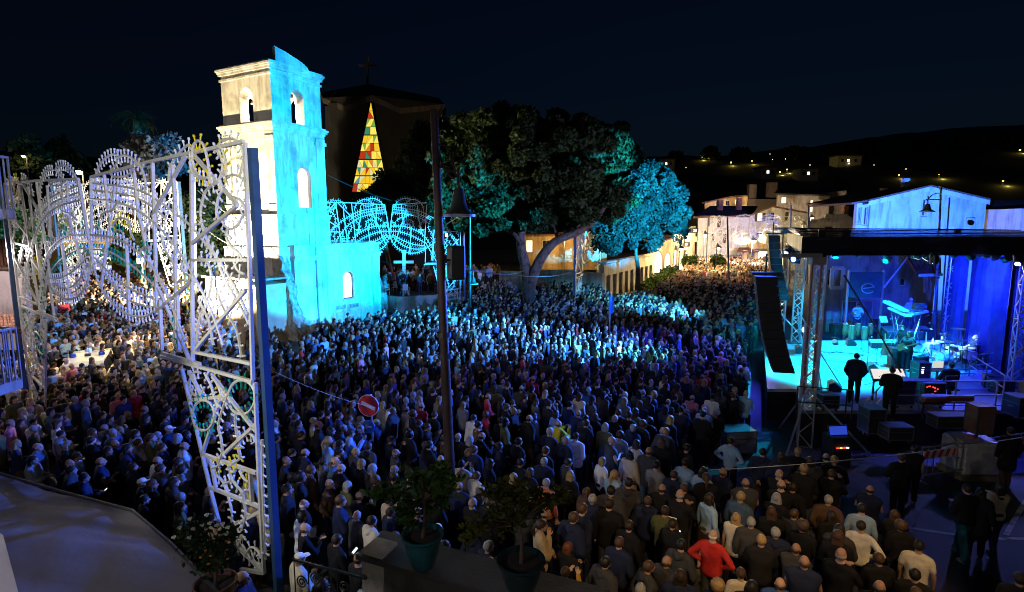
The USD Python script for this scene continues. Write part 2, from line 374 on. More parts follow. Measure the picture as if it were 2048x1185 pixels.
# cornices
def cornice(z, steps, name="cornice"):
    mb = MB()
    for e, z0, z1 in steps: tbox(mb, e, z + z0, z + z1)
    tw.part(name, mb, PLASTER)
cornice(zS2, [(0.20, -0.18, 0.0), (0.28, 0.002, 0.10), (0.14, 0.102, 0.2)], "string_course")
cornice(zBel0, [(0.08, -0.52, -0.36), (0.14, -0.358, -0.24), (0.22, -0.238, -0.1), (0.29, -0.098, 0.02), (0.16, 0.022, 0.12)])
cornice(zTop, [(0.06, -0.62, -0.5), (0.1, -0.3, -0.16), (0.15, -0.158, -0.06), (0.2, -0.058, 0.06)])
# belfry, hollow, with an arched opening in each face
bel = tblock(-0.02, zBel0 + 0.1, zTop - 0.1) - tblock(-0.65, zBel0 + 0.12, zTop - 0.6)
zb0 = zBel0 + 0.12; hb = zc(166) - zb0
bel = bel - mprism(arch_poly(1.0, hb), TC + UR * 1.95 + UZ * zb0 - UL * 0.4, UR, UZ, UL * (WL + 0.8)) - mprism(arch_poly(1.25, hb), TC + UL * 2.3 + UZ * zb0 - UR * 0.4, -UL, UZ, UR * (WR + 0.8))
tw.part("belfry", MB().man(bel), PLASTER)
tw.part("belfry_roof", tbox(MB(), 0.12, zTop + 0.062, zTop + 0.16), PLASTER)
bc = TC + UR * 1.95 + UL * 2.3
bellp = [(0.0, 0.95), (0.2, 0.93), (0.28, 0.82), (0.33, 0.5), (0.42, 0.2), (0.55, 0.0), (0.5, 0.0), (0.38, 0.22), (0.28, 0.5), (0.2, 0.8), (0.0, 0.86)]
BRONZE = mat("bronze", (0.16, 0.14, 0.10), 0.45, 0.3, metal=0.7)
bl = tw.part("bell", MB().lathe(bellp, bc + UZ * (zb0 + 1.05) - UL * 0.55, 20), BRONZE, smooth=40)
tw.part("headstock", MB().obox(bc + UZ * (zb0 + 2.12) - UL * 0.55, UR * 2.2, UL * 0.22, UZ * 0.24), mat("old_timber", (0.12, 0.08, 0.05), 0.8, 0.35), under=bl)
tw.part("bell", MB().lathe([(r * 0.8, z * 0.8) for r, z in bellp], bc + UZ * (zb0 + 1.25) - UR * 1.1, 18), BRONZE, smooth=40)
# the broken vault that stands on the roof
fin = [(0, 0), (2.5, 0), (2.42, 0.15), (2.15, 0.31), (1.6, 0.5), (0.8, 0.7), (0.0, 0.84)]
tw.part("roof_fin", MB().prism(fin, TC + UR * 0.35 - UL * 0.12 + UZ * (zTop + 0.15), UR, UZ, UL * 0.2), weathered("fin_plaster", (0.42, 0.42, 0.43), (0.27, 0.27, 0.28)))
tw.part("drain_pipe", MB().tube([TC - UL * -0.3 + UR * (WR - 0.0) - UL * 0.75 + UZ * z for z in (GT, 4.0, zS1)], 0.05, 6), DARK_METAL)
# torn stump of the old nave wall
st = [(-0.3, 0), (1.75, 0), (1.62, 1.0), (1.45, 2.1), (1.1, 3.0), (0.95, 4.0), (0.55, 4.9), (0.3, 5.6), (-0.3, 6.1)]
mm = trimesh.creation.extrude_polygon(Polygon(st), 0.62, engine="earcut")
for _ in range(4): mm = mm.subdivide_to_size(0.28) if _ == 0 else mm
v = np.array(mm.vertices); nn = meshkit.fbm(v * 2.3, 4, 5) - 0.5
edge = np.clip((v[:, 0] + 0.1) / 0.6, 0, 1); v[:, 0] += nn * 0.75 * edge; v[:, 2] += (meshkit.fbm(v * 3 + 9, 3, 8) - 0.5) * 0.2 * edge
vw = TC - UL * 1.0 * v[:, :1] + UZ * (GT - 0.3 + v[:, 1:2]) + UR * (-0.34 + v[:, 2:3])
tw.part("broken_wall_stump", (vw, mm.faces), STONE)

# chapel beside the tower
CO = TC - UL * 0.62 + UR * 0.55; CO[2] = GT - 0.3
zCh = at(700, 489, 38.5)[2]; L = 7.7; H = zCh - CO[2]
ch = Thing("chapel", "low plastered chapel with a glowing arched window, lit cyan, joined to the bell tower", "chapel", (CO[0], CO[1], GT))
wz0, wz1 = at(680, 597, 38.2)[2] - CO[2], at(680, 543, 38.2)[2] - CO[2]
wx = 4.55
wall(ch, CO, UR, [(0, 0), (L, 0), (L, H - 0.9), (0, H - 0.9)], [dict(r=(wx - 0.52, wx + 0.52, wz0, wz1), arch=True, kind="litw", plain=True, depth=0.2, frame=DARK_METAL)], PLASTER, 0.5)
def along(name, steps, m=PLASTER):
    for a0, a1, d, z0, z1 in steps:
        ch.part(name, MB().obox(CO + UR * (a0 + a1) / 2 - UL * (d / 2 - 0.25) + UZ * (z0 + z1) / 2, UR * (a1 - a0), UL * (d + 0.5), UZ * (z1 - z0)), m)
along("cornice", [(-0.05, L + 0.12, 0.1, H - 0.9, H - 0.72), (-0.05, L + 0.22, 0.2, H - 0.718, H - 0.6), (0, L + 0.05, 0.04, H - 0.598, H - 0.02), (-0.05, L + 0.16, 0.14, H - 0.018, H + 0.1)])
along("plinth", [(0, L + 0.05, 0.07, 0, 1.5)])
along("pilaster", [(L - 0.75, L + 0.03, 0.045, 1.502, H - 0.902), (2.6, 3.15, 0.03, 1.502, H - 0.902)])
for k, a in enumerate((3.35, 4.6)):
    ch.part("stone_patch", MB().obox(CO + UR * (a + 0.4) - UL * 0.0 + UZ * (wz0 - 0.5 - 0.05 * k), UR * 0.85, UL * 0.05, UZ * 0.28), STONE)
ch.part("side_wall", MB().obox(CO + UR * (L - 0.2) + UL * 2.4 + UZ * (H - 0.92) / 2, UR * 0.4, UL * 3.75, UZ * (H - 0.92)), PLASTER)
ch.part("side_cornice", MB().obox(CO + UR * (L - 0.1) + UL * 2.4 + UZ * (H - 0.36), UR * 0.5, UL * 3.7, UZ * 1.05), PLASTER)
ch.part("roof", MB().obox(CO + UR * (L / 2 - 0.3) + UL * 2.45 + UZ * (H - 0.15), UR * (L - 1), UL * 3.6, UZ * 0.1), CONCRETE)
ch.part("drain_pipe", MB().tube([CO + UR * 1.7 - UL * 0.08 + UZ * z for z in (0.3, 3, H + 3.0)], 0.045, 6), mat("blue_grey_pipe", (0.2, 0.24, 0.3), 0.5))
# ruined stub wall at the chapel's far corner
mm = trimesh.creation.extrude_polygon(Polygon([(0, 0), (1.4, 0), (1.1, 1.6), (0.8, 2.9), (0.2, 3.6), (0, 3.6)]), 0.6, engine="earcut").subdivide_to_size(0.3)
v = np.array(mm.vertices); v[:, 0] += (meshkit.fbm(v * 2.5, 4, 2) - 0.5) * 0.5 * np.clip(v[:, 0] * 2, 0, 1)
O = CO + UR * (L + 0.06) + UL * 0.2
single("ruined_wall", (O + UR * v[:, :1] * 0.9 + UZ * (v[:, 1:2]) + UL * v[:, 2:3], mm.faces), STONE, "crumbling rubble wall end sticking out behind the chapel's far corner", "ruined wall")

# low warm wall left of the tower, with banners
kw = Thing("kiosk", "low beige rendered kiosk with banners, left of the bell tower's foot", "kiosk", at(455, 640, 33))
O = at(416, 640, 34.0); O[2] = 0.3; E = at(520, 640, 31.6); ux = unit((E - O) * [1, 1, 0]); W = np.linalg.norm((E - O)[:2])
hk = at(440, 556, 33.5)[2] - 0.3
wall(kw, O, ux, [(0, 0), (W, 0), (W, hk * 0.93), (0, hk)], [], mat("beige_render", (0.5, 0.40, 0.27), 0.9, 0.12, 2, bump=0.2), 2.0)
kw.part("roof", MB().obox(O + ux * W / 2 + UZ * (hk + 0.05) + np.cross(UZ, ux) * 1.0, ux * (W + 0.3), np.cross(UZ, ux) * 2.3, UZ * 0.12), CONCRETE)
for px0, px1, py0, py1, c in ((468, 505, 583, 612, (0.55, 0.6, 0.62)), (478, 512, 566, 577, (0.5, 0.42, 0.2))):
    p = O + ux * (np.dot(at((px0 + px1) / 2, (py0 + py1) / 2, 32.3) - O, ux)); p[2] = at(px0, (py0 + py1) / 2, 32.3)[2]
    kw.part("banner", MB().obox(p - np.cross(UZ, ux) * 0.03, ux * 1.0, np.cross(UZ, ux) * 0.02, UZ * 0.75), mat("banner_%d" % px0, c, 0.5, 0.3, 3))

# ================================================================== modern church
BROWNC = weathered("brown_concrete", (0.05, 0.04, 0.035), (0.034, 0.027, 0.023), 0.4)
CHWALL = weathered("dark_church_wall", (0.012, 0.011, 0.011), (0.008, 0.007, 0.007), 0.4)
chy = 54.0
P_ = lambda x, y, Y=chy: at(x, y, Y)
mc = Thing("modern_church", "dark modern church with winged concrete roof and a tall stained glass gable", "church", (*P_(742, 420)[:2], gz(0, chy)))
apex = P_(742, 190, 51.5); gl0, gl1 = P_(703, 390, 52.0), P_(776, 390, 52.0)
zg = gz(0, chy) - 0.5
def slab(pts, th=0.5):
    top = [np.array(p) for p in pts]; v = np.array(top + [p - [0, 0, th] for p in top]); n = len(top)
    f = [[0, i, i + 1] for i in range(1, n - 1)] + [[n, n + i + 1, n + i] for i in range(1, n - 1)]
    for i in range(n):
        j = (i + 1) % n; f += [[i, n + i, n + j], [i, n + j, j]]
    return v, np.array(f)
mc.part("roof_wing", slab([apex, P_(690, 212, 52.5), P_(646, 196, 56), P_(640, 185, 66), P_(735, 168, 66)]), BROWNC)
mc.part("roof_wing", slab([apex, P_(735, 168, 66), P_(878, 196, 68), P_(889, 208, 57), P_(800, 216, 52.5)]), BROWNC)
# body below the wings
def wallq(a, b, c, d, th, nm, m):
    nrm = unit(np.cross(b - a, d - a)) * th; v = np.array([a, b, c, d, a + nrm, b + nrm, c + nrm, d + nrm])
    mc.part(nm, MB().add(*_hull(v)), m)
g_ = lambda p: np.array([p[0], p[1], zg])
ga = P_(738, 390, 52.2); 
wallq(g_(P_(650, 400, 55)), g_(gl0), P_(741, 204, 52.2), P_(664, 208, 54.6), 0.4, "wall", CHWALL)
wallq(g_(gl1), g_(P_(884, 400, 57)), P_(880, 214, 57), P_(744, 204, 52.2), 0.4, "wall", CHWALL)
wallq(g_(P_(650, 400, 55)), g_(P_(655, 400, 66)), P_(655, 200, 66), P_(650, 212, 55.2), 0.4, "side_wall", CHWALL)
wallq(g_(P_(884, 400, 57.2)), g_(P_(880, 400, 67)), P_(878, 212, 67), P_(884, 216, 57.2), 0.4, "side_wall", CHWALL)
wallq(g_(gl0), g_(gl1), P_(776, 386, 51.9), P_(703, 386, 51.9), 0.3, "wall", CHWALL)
# stained glass: a triangle of irregular panes
cr = np.random.default_rng(3)
A2, B2, C2 = np.array([742, 205.]), np.array([704, 384.]), np.array([776, 384.])
rows = 11; glassc = [((1.0, 0.35, 0.02), 1.3), ((1.0, 0.62, 0.03), 1.7), ((1.0, 0.8, 0.12), 1.9), ((0.85, 0.07, 0.02), 1.0), ((0.35, 0.75, 0.12), 1.0), ((0.12, 0.55, 0.3), 0.8), ((0.25, 0.6, 0.7), 0.8), ((0.9, 0.85, 0.45), 1.5)]
GM = [glow("stained_glass_%d" % i, c, s * 0.55) for i, (c, s) in enumerate(glassc)]
sg = mc.part("stained_glass", slab([P_(742, 205, 51.45) , P_(704, 384, 51.45), P_(776, 384, 51.45)], 0.02), DARK_METAL, label="tall triangular stained glass window glowing orange, yellow and green")
def tri_pt(s, t): # s 0 apex..1 base ; t 0..1 across
    L_, R_ = A2 + (B2 - A2) * s, A2 + (C2 - A2) * s; return L_ + (R_ - L_) * t
gl_n = unit(np.cross(P_(776, 384, 51.45) - P_(742, 205, 51.45), P_(704, 384, 51.45) - P_(742, 205, 51.45)))
if gl_n[1] > 0: gl_n = -gl_n
def pane(pts2, m):
    pts = [P_(x, y, 51.45) for x, y in pts2]; c = np.mean(pts, 0); pts = [c + (p - c) * 0.93 for p in pts]
    mc.part("pane", MB().add(*_hull([p + gl_n * d for p in pts for d in (0.03, 0.06)])), m, under=sg)
for i in range(rows):
    s0, s1 = i / rows, (i + 1) / rows; n = max(1, int(round(0.6 + i * 0.62)))
    u0 = np.r_[0, np.sort(cr.uniform(0.1, 0.9, n - 1)), 1] if n > 1 else np.array([0, 1.]); u0 = np.linspace(0, 1, n + 1) + np.r_[0, cr.uniform(-.25, .25, n - 1) / n, 0] if n > 1 else u0
    for k in range(n):
        q = [tri_pt(s0, u0[k]), tri_pt(s0, u0[k + 1]), tri_pt(s1, u0[k + 1]), tri_pt(s1, u0[k])]
        mid = (k + .5) / n; warm = 0.2 + 0.8 * math.exp(-((mid - .5) ** 2) / .06) if i > 2 else .25
        pick = lambda: GM[cr.choice([0, 1, 2, 2, 1, 3, 7])] if cr.random() < warm else GM[cr.choice([4, 5, 6, 7, 4, 2])]
        if cr.random() < .75:
            if cr.random() < .5: pane([q[0], q[1], q[2]], pick()); pane([q[0], q[2], q[3]], pick())
            else: pane([q[0], q[1], q[3]], pick()); pane([q[1], q[2], q[3]], pick())
        else: pane(q, pick())
for i in (4, 7, 9):
    a, b = tri_pt(i / rows, 0), tri_pt(i / rows, 1); mc.part("glazing_bar", MB().bar(P_(*a, 51.36), P_(*b, 51.36), 0.09), DARK_METAL, under=sg)
sg2 = mc.part("side_stained_glass", slab([P_(883, 230, 56.6), P_(880.5, 256, 56.6), P_(888.5, 256, 56.6)], 0.03), GM[6], label="small stained glass window at the far right corner")
cr_ = mc.part("cross", MB().bar(P_(735, 190, 56), P_(735, 111, 56), 0.2), BROWNC); mc.part("cross_arm", MB().bar(P_(717, 131, 56.02), P_(753, 131, 56.02), 0.18), BROWNC, under=cr_)

# ================================================================== houses
def facade(T, px0, px1, pyt, pyb, Y, ops, m, gable=None, thick=0.35, name="wall"):
    """A wall in the plane y = Y given by its outline in the photograph; openings (x0, x1, y0, y1, kind, shutters)."""
    O = at(px0, 450, Y); O[2] = at((px0 + px1) / 2, pyb, Y)[2]; X = lambda x: at(x, 450, Y)[0] - O[0]; Z = lambda x, y: at(x, y, Y)[2] - O[2]
    poly = [(0, 0), (X(px1), 0)] + [(X(x), Z(x, y)) for x, y in (gable or [(px1, pyt), (px0, pyt)])]
    wall(T, O, (1, 0, 0), poly, [dict(r=(X(o[0]), X(o[1]), Z(o[0], o[3]), Z(o[0], o[2])), kind=o[4], shutters=len(o) > 5 and o[5], arch=len(o) > 6 and o[6]) for o in ops], m, thick, name)
    return O, X, Z
def roof(T, pts, m, th=0.22, name="roof"): return T.part(name, slab(pts, th), m)
RENDER_W = weathered("house_render_white", (0.55, 0.52, 0.46), (0.42, 0.39, 0.33), 0.5)
RENDER_O = weathered("house_render_ochre", (0.5, 0.35, 0.18), (0.38, 0.25, 0.13), 0.5)
TILE = usdkit.material(stage, "/World/Looks/roof_tiles", {"g": ("geometry", {}), "w": ("wave_texture", {"scale": 2.2, "distortion": 0.6, "bands_direction": "x"}), "n": ("noise_texture", {"scale": 1.5, "detail": 5.0}),
    "r": ("rgb_ramp", {"ramp": [(0.3, (0.09, 0.045, 0.03)), (0.7, (0.2, 0.10, 0.065))]}), "b": ("bump", {"strength": 0.8, "distance": 0.06}), "p": ("principled_bsdf", {"roughness": 0.85})},
    [("g.position", "w.vector"), ("g.position", "n.vector"), ("n.fac", "r.fac"), ("r.color", "p.base_color"), ("w.fac", "b.height"), ("b.normal", "p.normal")], surface="p.BSDF")
HA = Thing("house", "white two storey house with dark shutters and a gable, above the lit street crowd", "house", (*at(1500, 540, 72)[:2], 1.8))
facade(HA, 1396, 1500, 461, 545, 72, [(1415, 1422, 434, 453, "shut"), (1434, 1443, 434, 456, "shut"), (1424, 1431, 467, 482, "shut"), (1446, 1455, 467, 487, "shut")], RENDER_W, gable=[(1500, 430), (1396, 430)])
facade(HA, 1501, 1612, 424, 545, 70.5, [(1514, 1524, 426, 443, "lit", True), (1540, 1549, 424, 441, "shut"), (1569, 1578, 423, 441, "shut"), (1513, 1527, 465, 474, "dark"), (1500.5 + 14, 1543, 502, 540, "litw"), (1556, 1572, 502, 540, "lit")], RENDER_W, gable=[(1612, 424), (1545, 412), (1501, 430)])
roof(HA, [at(1386, 433, 71.2), at(1502, 431, 71.2), at(1515, 412, 79), at(1420, 412, 79)], TILE)
roof(HA, [at(1496, 431, 70.0), at(1545, 411, 70.0), at(1545, 411, 80), at(1496, 431, 80)], TILE); roof(HA, [at(1545, 411, 70.0), at(1617, 424, 70.0), at(1617, 424, 80), at(1545, 411, 80)], TILE)
HA.part("string_course", MB().bar(at(1394, 458, 71.8), at(1500, 458, 71.8), 0.25, 0.16), RENDER_W)
bal = HA.part("balcony", MB().obox(at(1533, 497, 69.6), np.array([4.2, 0, 0]), np.array([0, 1.6, 0]), UZ * 0.18), CONCRETE)
HA.part("parapet", MB().obox(at(1533, 490, 68.85), np.array([4.2, 0, 0]), np.array([0, 0.12, 0]), UZ * 0.85), RENDER_O, under=bal)
HA.part("awning", slab([at(1478, 495, 70), at(1514, 494, 70), at(1518, 503, 67.5), at(1474, 504, 67.5)], 0.05), mat("maroon_canvas", (0.16, 0.05, 0.04), 0.8))
for x in (1490, 1512, 1552): HA.part("column", MB().bar(at(x, 500, 68.2), [at(x, 500, 68.2)[0], 68.2, 1.6], 0.42), RENDER_O)
for x, y in ((1440, 412), (1478, 408)): HA.part("chimney", MB().obox(at(x, y, 76), (0.6, 0, 0), (0, 0.6, 0), UZ * 1.6), mat("brick_red", (0.25, 0.1, 0.06), 0.9))
HA.part("side_wall", MB().obox(at(1396.5, 488, 76) , (0.4, 0, 0), (0, 7.6, 0), UZ * 7.0), RENDER_W)

HB = Thing("house", "large flat roofed house standing behind the gabled white house, two windows lit", "house", (*at(1530, 450, 86)[:2], 2.3))
facade(HB, 1408, 1492, 396, 470, 86, [(1468, 1481, 399, 409, "lit"), (1430, 1436, 402, 414, "dark"), (1449, 1457, 401, 412, "dark")], RENDER_O, gable=[(1492, 391), (1462, 393), (1408, 405)])
facade(HB, 1493, 1551, 398, 470, 90, [], mat("dark_brown_render", (0.12, 0.09, 0.075), 0.9))
facade(HB, 1552, 1655, 387, 470, 85, [(1560, 1570, 394, 407, "lit"), (1618, 1624, 400, 424, "litw")], weathered("grey_beige_render", (0.3, 0.26, 0.22), (0.22, 0.19, 0.16)), gable=[(1655, 391), (1552, 386)])
roof(HB, [at(1404, 405, 85.5), at(1462, 392, 85.5), at(1462, 390, 95), at(1404, 402, 95)], TILE); roof(HB, [at(1462, 392, 85.5), at(1495, 390, 85.5), at(1495, 388, 95), at(1462, 390, 95)], TILE)
roof(HB, [at(1549, 386, 84.5), at(1658, 390, 84.5), at(1656, 386, 95), at(1550, 383, 95)], mat("dark_slate", (0.05, 0.045, 0.045), 0.8))
for x, y, w in ((1503, 384, 1.2), (1543, 380, 1.4)): HB.part("chimney", MB().obox(at(x, y, 91), (w, 0, 0), (0, 1, 0), UZ * 2.4), mat("dark_brown_render", (0.12, 0.09, 0.075)))
b2 = HB.part("balcony", MB().obox(at(1645, 411, 84.0), (1.5, 0, 0), (0, 1.8, 0), UZ * 0.2), CONCRETE)
HB.part("railing", MB().obox(at(1645, 405, 83.1), (1.5, 0, 0), (0, 0.05, 0), UZ * 0.75), mat("grey_beige_render", (0.3, 0.26, 0.22)), under=b2)
HB.part("side_wall", MB().obox(at(1654, 425, 90), (0.4, 0, 0), (0, 9, 0), UZ * 6.4), mat("grey_beige_render", (0, 0, 0)))
# stepped terraces right of it
HT = Thing("terrace_house", "low cream house with stepped roof terraces beside the blue gable", "house", (*at(1660, 460, 62)[:2], 1.4))
facade(HT, 1606, 1705, 447, 500, 62, [(1650, 1668, 452, 464, "shut")], RENDER_W, gable=[(1705, 436), (1690, 428), (1650, 428), (1650, 440), (1606, 446)])
HT.part("parapet", MB().bar(at(1600, 447, 61.5), at(1660, 438, 61.5), 0.25, 0.35), RENDER_W)
HT.part("chimney", MB().obox(at(1690, 424, 63), (0.5, 0, 0), (0, 0.5, 0), UZ * 1.3), mat("brick_red", (0, 0, 0)))
HT.part("roof", MB().obox(at(1655, 446, 64.5), (5.4, 0, 0), (0, 4.4, 0), UZ * 0.15), CONCRETE)

HG = Thing("gable_house", "broad low pitched gable house glowing blue above the stage roof", "house", (*at(1845, 470, 43)[:2], 0.8))
RB = weathered("house_render_pale", (0.52, 0.52, 0.50), (0.42, 0.42, 0.41), 0.6)
facade(HG, 1738, 1968, 404, 640, 43, [(1842, 1849, 398, 432, "shut")], RB, gable=[(1968, 404), (1862, 376), (1738, 402)])
for a, b in (((1738, 399), (1862, 369.5)), ((1862, 369.5), (1981, 397))):
    roof(HG, [at(*a, 42.2), at(*b, 42.2), at(*b, 42.2) + [0, 9, 0], at(*a, 42.2) + [0, 9, 0]], TILE, 0.12)
    HG.part("barge_board", slab([at(*a, 42.15) - UZ * .13, at(*b, 42.15) - UZ * .13, at(*b, 42.3) - UZ * .13, at(*a, 42.3) - UZ * .13], 0.34), RB)
roof(HG, [at(1704, 405, 42.4), at(1741, 399, 42.4), at(1741, 399, 42.4) + [0, 6, 0], at(1704, 405, 42.4) + [0, 6, 0]], TILE, 0.15)
facade(HG, 1711, 1737, 406, 640, 43.2, [(1715, 1721, 414, 448, "dark"), (1727, 1733, 414, 450, "shut")], RB)
HG.part("chimney", MB().obox(at(1810, 372, 46), (0.45, 0, 0), (0, 0.45, 0), UZ * 1.2), RB); HG.part("chimney", MB().obox(at(1766, 387, 47), (0.4, 0, 0), (0, 0.4, 0), UZ * 0.9), RB)
HG.part("side_wall", MB().obox(at(1966, 520, 47) , (0.35, 0, 0), (0, 7.6, 0), UZ * 8.5), RB)
HD = Thing("dark_house", "dark unlit tiled house at the right edge behind the stage roof", "house", (*at(2020, 460, 52)[:2], 1.1))
facade(HD, 1985, 2075, 416, 620, 52, [(1998, 2007, 424, 433, "dark"), (2030, 2038, 424, 433, "dark")], mat("dark_brown_render", (0, 0, 0)))
roof(HD, [at(1978, 417, 51.5), at(2080, 417, 51.5), at(2080, 400, 58), at(1990, 400, 58)], TILE)

# amber houses and lit walls far up the left street
LH = Thing("yellow_house", "ochre house lit amber seen through the left light arch", "house", (*at(130, 480, 75)[:2], 2))
facade(LH, 92, 188, 408, 540, 75, [(108, 118, 428, 446, "shut"), (150, 160, 430, 446, "lit"), (168, 178, 430, 446, "dark"), (120, 132, 470, 490, "dark")], RENDER_O)
roof(LH, [at(86, 410, 74.4), at(194, 410, 74.4), at(186, 392, 82), at(96, 392, 82)], TILE)
LP = Thing("pavilion", "cream roadside pavilion with pale canopies beyond the left arch", "pavilion", (*at(190, 520, 64)[:2], 1.6))
facade(LP, 120, 250, 470, 552, 66, [(135, 160, 500, 540, "dark"), (180, 215, 495, 540, "litw")], RENDER_O)
for x in (150, 205): LP.part("canopy", slab([at(x - 32, 478, 65), at(x + 28, 476, 65), at(x + 24, 490, 62), at(x - 38, 492, 62)], 0.1), mat("cream_canvas", (0.6, 0.55, 0.42), 0.8))

# cafe row with lit signs
CA, CB = at(1306, 545, 60), at(1388, 535, 70); CA[2] = CB[2] = 1.3; ux = unit(CB - CA); W = np.linalg.norm(CB - CA)
CFE = Thing("cafe", "cafe building with bright arched doorways and small lit shop signs", "cafe", (CA[0], CA[1], 1.3))
pa = lambda px: float(np.dot((np.cross([0, 0, 1], np.cross(ray(px, 450) * [1, 1, 0], [0, 0, 1])) * 0).sum() * ux, ux)) if False else (lambda d: ((CA[1] * d[0] - CA[0] * d[1]) / (ux[0] * d[1] - ux[1] * d[0])))(ray(px, 450))
Yof = lambda a: CA[1] + ux[1] * a
zz = lambda px, py: at(px, py, Yof(pa(px)))[2] - CA[2]
def crect(x0, x1, y0, y1): return (pa(x0), pa(x1), zz(x0, y1), zz(x0, y0))
wall(CFE, CA, ux, [(0, 0), (W, 0), (W, zz(1388, 452)), (pa(1352), zz(1352, 458)), (pa(1351), zz(1351, 474)), (0, zz(1306, 486))],
     [dict(r=crect(1311, 1329, 504, 548), arch=True, kind="litw", plain=True), dict(r=crect(1332, 1345, 506, 546), arch=True, kind="litw", plain=True), dict(r=crect(1350, 1357, 500, 543), kind="litw", plain=True), dict(r=crect(1362, 1372, 512, 540), kind="lit", plain=True), dict(r=crect(1376, 1384, 510, 540), kind="lit", plain=True)],
     weathered("cafe_render", (0.52, 0.42, 0.28), (0.42, 0.33, 0.2), 0.6), 0.4)
SIGNW = glow("sign_white", (1, 0.95, 0.85), 3.0); SIGNY = glow("sign_yellow", (1, 0.72, 0.2), 2.5)
NR = np.cross(ux, UZ)
for x0, x1, y0, y1, m, txt in ((1363, 1379, 485, 494, BLACK, "BAR"), (1352, 1358, 491, 500, BLACK, "T"), (1369, 1374, 501, 514, BLACK, "S"), (1380, 1392, 474, 484, SIGNY, None), (1366, 1379, 472, 479, SIGNW, None), (1379, 1394, 456, 466, BLACK, "CAFE")):
    a0, a1, b0, b1 = crect(x0, x1, y0, y1); c = CA + ux * (a0 + a1) / 2 + UZ * (b0 + b1) / 2 + NR * 0.12
    sp = CFE.part("shop_sign", MB().obox(c, ux * (a1 - a0), NR * 0.12, UZ * (b1 - b0)), m)
    if txt:
        t = meshkit.text_mesh(txt, (b1 - b0) * 0.6); v = np.array(t.vertices); v = v - v.mean(0); v[:, 0] *= min(1, (a1 - a0) * 0.9 / (np.ptp(v[:, 0]) + 1e-6))
        CFE.part("lettering", (c + NR * 0.075 + v[:, :1] * ux + v[:, 1:2] * UZ + (v[:, 2:3] - v[:, 2].min()) * NR, t.faces), SIGNW, under=sp)
CFE.part("roof", slab([CA + UZ * zz(1306, 484) - ux * .3 + NR * .3, CA + ux * pa(1351) + UZ * zz(1351, 473) + NR * .3, CA + ux * pa(1351) + UZ * (zz(1351, 473) + 1) - NR * 5, CA + UZ * (zz(1306, 484) + 1) - NR * 5], 0.15), TILE)

# arcade wall right of the pine
AA, AB = at(1208, 548, 45.5), at(1308, 508, 59.5); AA[2] = AB[2] = 0.6; ux = unit((AB - AA) * [1, 1, 0]); W = np.linalg.norm((AB - AA)[:2]); NR = np.cross(ux, UZ)
ht = at(1208, 548, 45.5)[2] - 0.6 + 0.75
AR = Thing("arcade_wall", "long low arcaded wall with square pillars and dark bays beside the pine tree", "arcade", (AA[0], AA[1], 0.6))
nb = 9; bays = [dict(r=(0.6 + k * (W - 0.6) / nb, 0.6 + k * (W - 0.6) / nb + (W - 0.6) / nb - 0.65, 0.0 + 0.25, ht - 0.95), kind="dark", plain=True, depth=0.35) for k in range(nb)]
wall(AR, AA, ux, [(0, 0), (W, 0), (W, ht + 0.2), (0, ht)], bays, weathered("arcade_render", (0.42, 0.38, 0.33), (0.3, 0.27, 0.23), 0.7), 0.45)
AR.part("coping", MB().obox(AA + ux * W / 2 + UZ * (ht + 0.16) - NR * 0.2, ux * W, NR * 0.7, UZ * 0.14 + ux * 0.0), CONCRETE)
# curved end and upper terrace behind the pine
cw = [at(1000, 545, 50), at(1060, 540, 49), at(1120, 538, 48), at(1170, 542, 46.6), at(1207, 548, 45.4)]
for k, (p, q) in enumerate(zip(cw[:-1], cw[1:])):
    h = (p[2] + q[2]) / 2 - 0.5; c = (p + q) / 2; d = q - p; d[2] = 0
    AR.part("curved_wall", MB().obox([c[0], c[1], 0.5 + h / 2], d * 1.01, np.cross(unit(d), UZ) * 0.4, UZ * h), mat("arcade_render", (0, 0, 0)))
UT = Thing("terrace_building", "amber lit cream building glimpsed under the pine's crown", "building", (*at(1120, 500, 58)[:2], 1.3))
facade(UT, 1040, 1215, 462, 540, 58, [(1052, 1066, 480, 505, "lit"), (1085, 1100, 480, 505, "dark"), (1160, 1176, 478, 500, "lit")], RENDER_O, gable=[(1215, 470), (1190, 462), (1040, 468)])
roof(UT, [at(1034, 469, 57.4), at(1222, 468, 57.4), at(1215, 458, 64), at(1040, 458, 64)], TILE)

# raised garden beside the chapel
gt = [at(752, 606, 43.5), at(800, 606, 42.0), at(868, 596, 43.0), at(930, 580, 45.5), at(1000, 560, 49), at(1010, 535, 56), at(760, 545, 56)]
zgd = 1.9
mb = MB(); mb.prism([(p[0], p[1]) for p in gt], (0, 0, 0.2), (1, 0, 0), (0, 1, 0), (0, 0, zgd - 0.2))
structure("garden_terrace", mb, mat("garden_earth", (0.05, 0.05, 0.03), 0.95, 0.5, 1.5, world=True))
mb = MB(); 
for p, q in zip(gt[:4], gt[1:5]): mb.obox([(p[0] + q[0]) / 2, (p[1] + q[1]) / 2 - 0.2, (zgd + 0.1 + 0.2) / 2], (q - p) * [1.02, 1.02, 0], (0, 0.35, 0), UZ * (zgd + 0.0))
single("garden_wall", mb, weathered("garden_wall_render", (0.45, 0.43, 0.4), (0.3, 0.28, 0.26), 0.8), "low curving retaining wall of the raised garden beside the chapel", "retaining wall")
cx_ = Thing("stone_cross", "slender pale stone cross standing in the raised garden", "cross", [*at(808, 580, 46)[:2], zgd])
cx_.part("shaft", MB().bar([*at(808, 580, 46)[:2], zgd], at(808, 500, 46), 0.26), WHITE); cx_.part("arm", MB().bar(at(788, 524, 46), at(827, 524, 46), 0.22), WHITE)
cx_.part("base", MB().box([*at(808, 580, 46)[:2], zgd + 0.2], (0.9, 0.9, 0.4), bev=0.03), STONE)
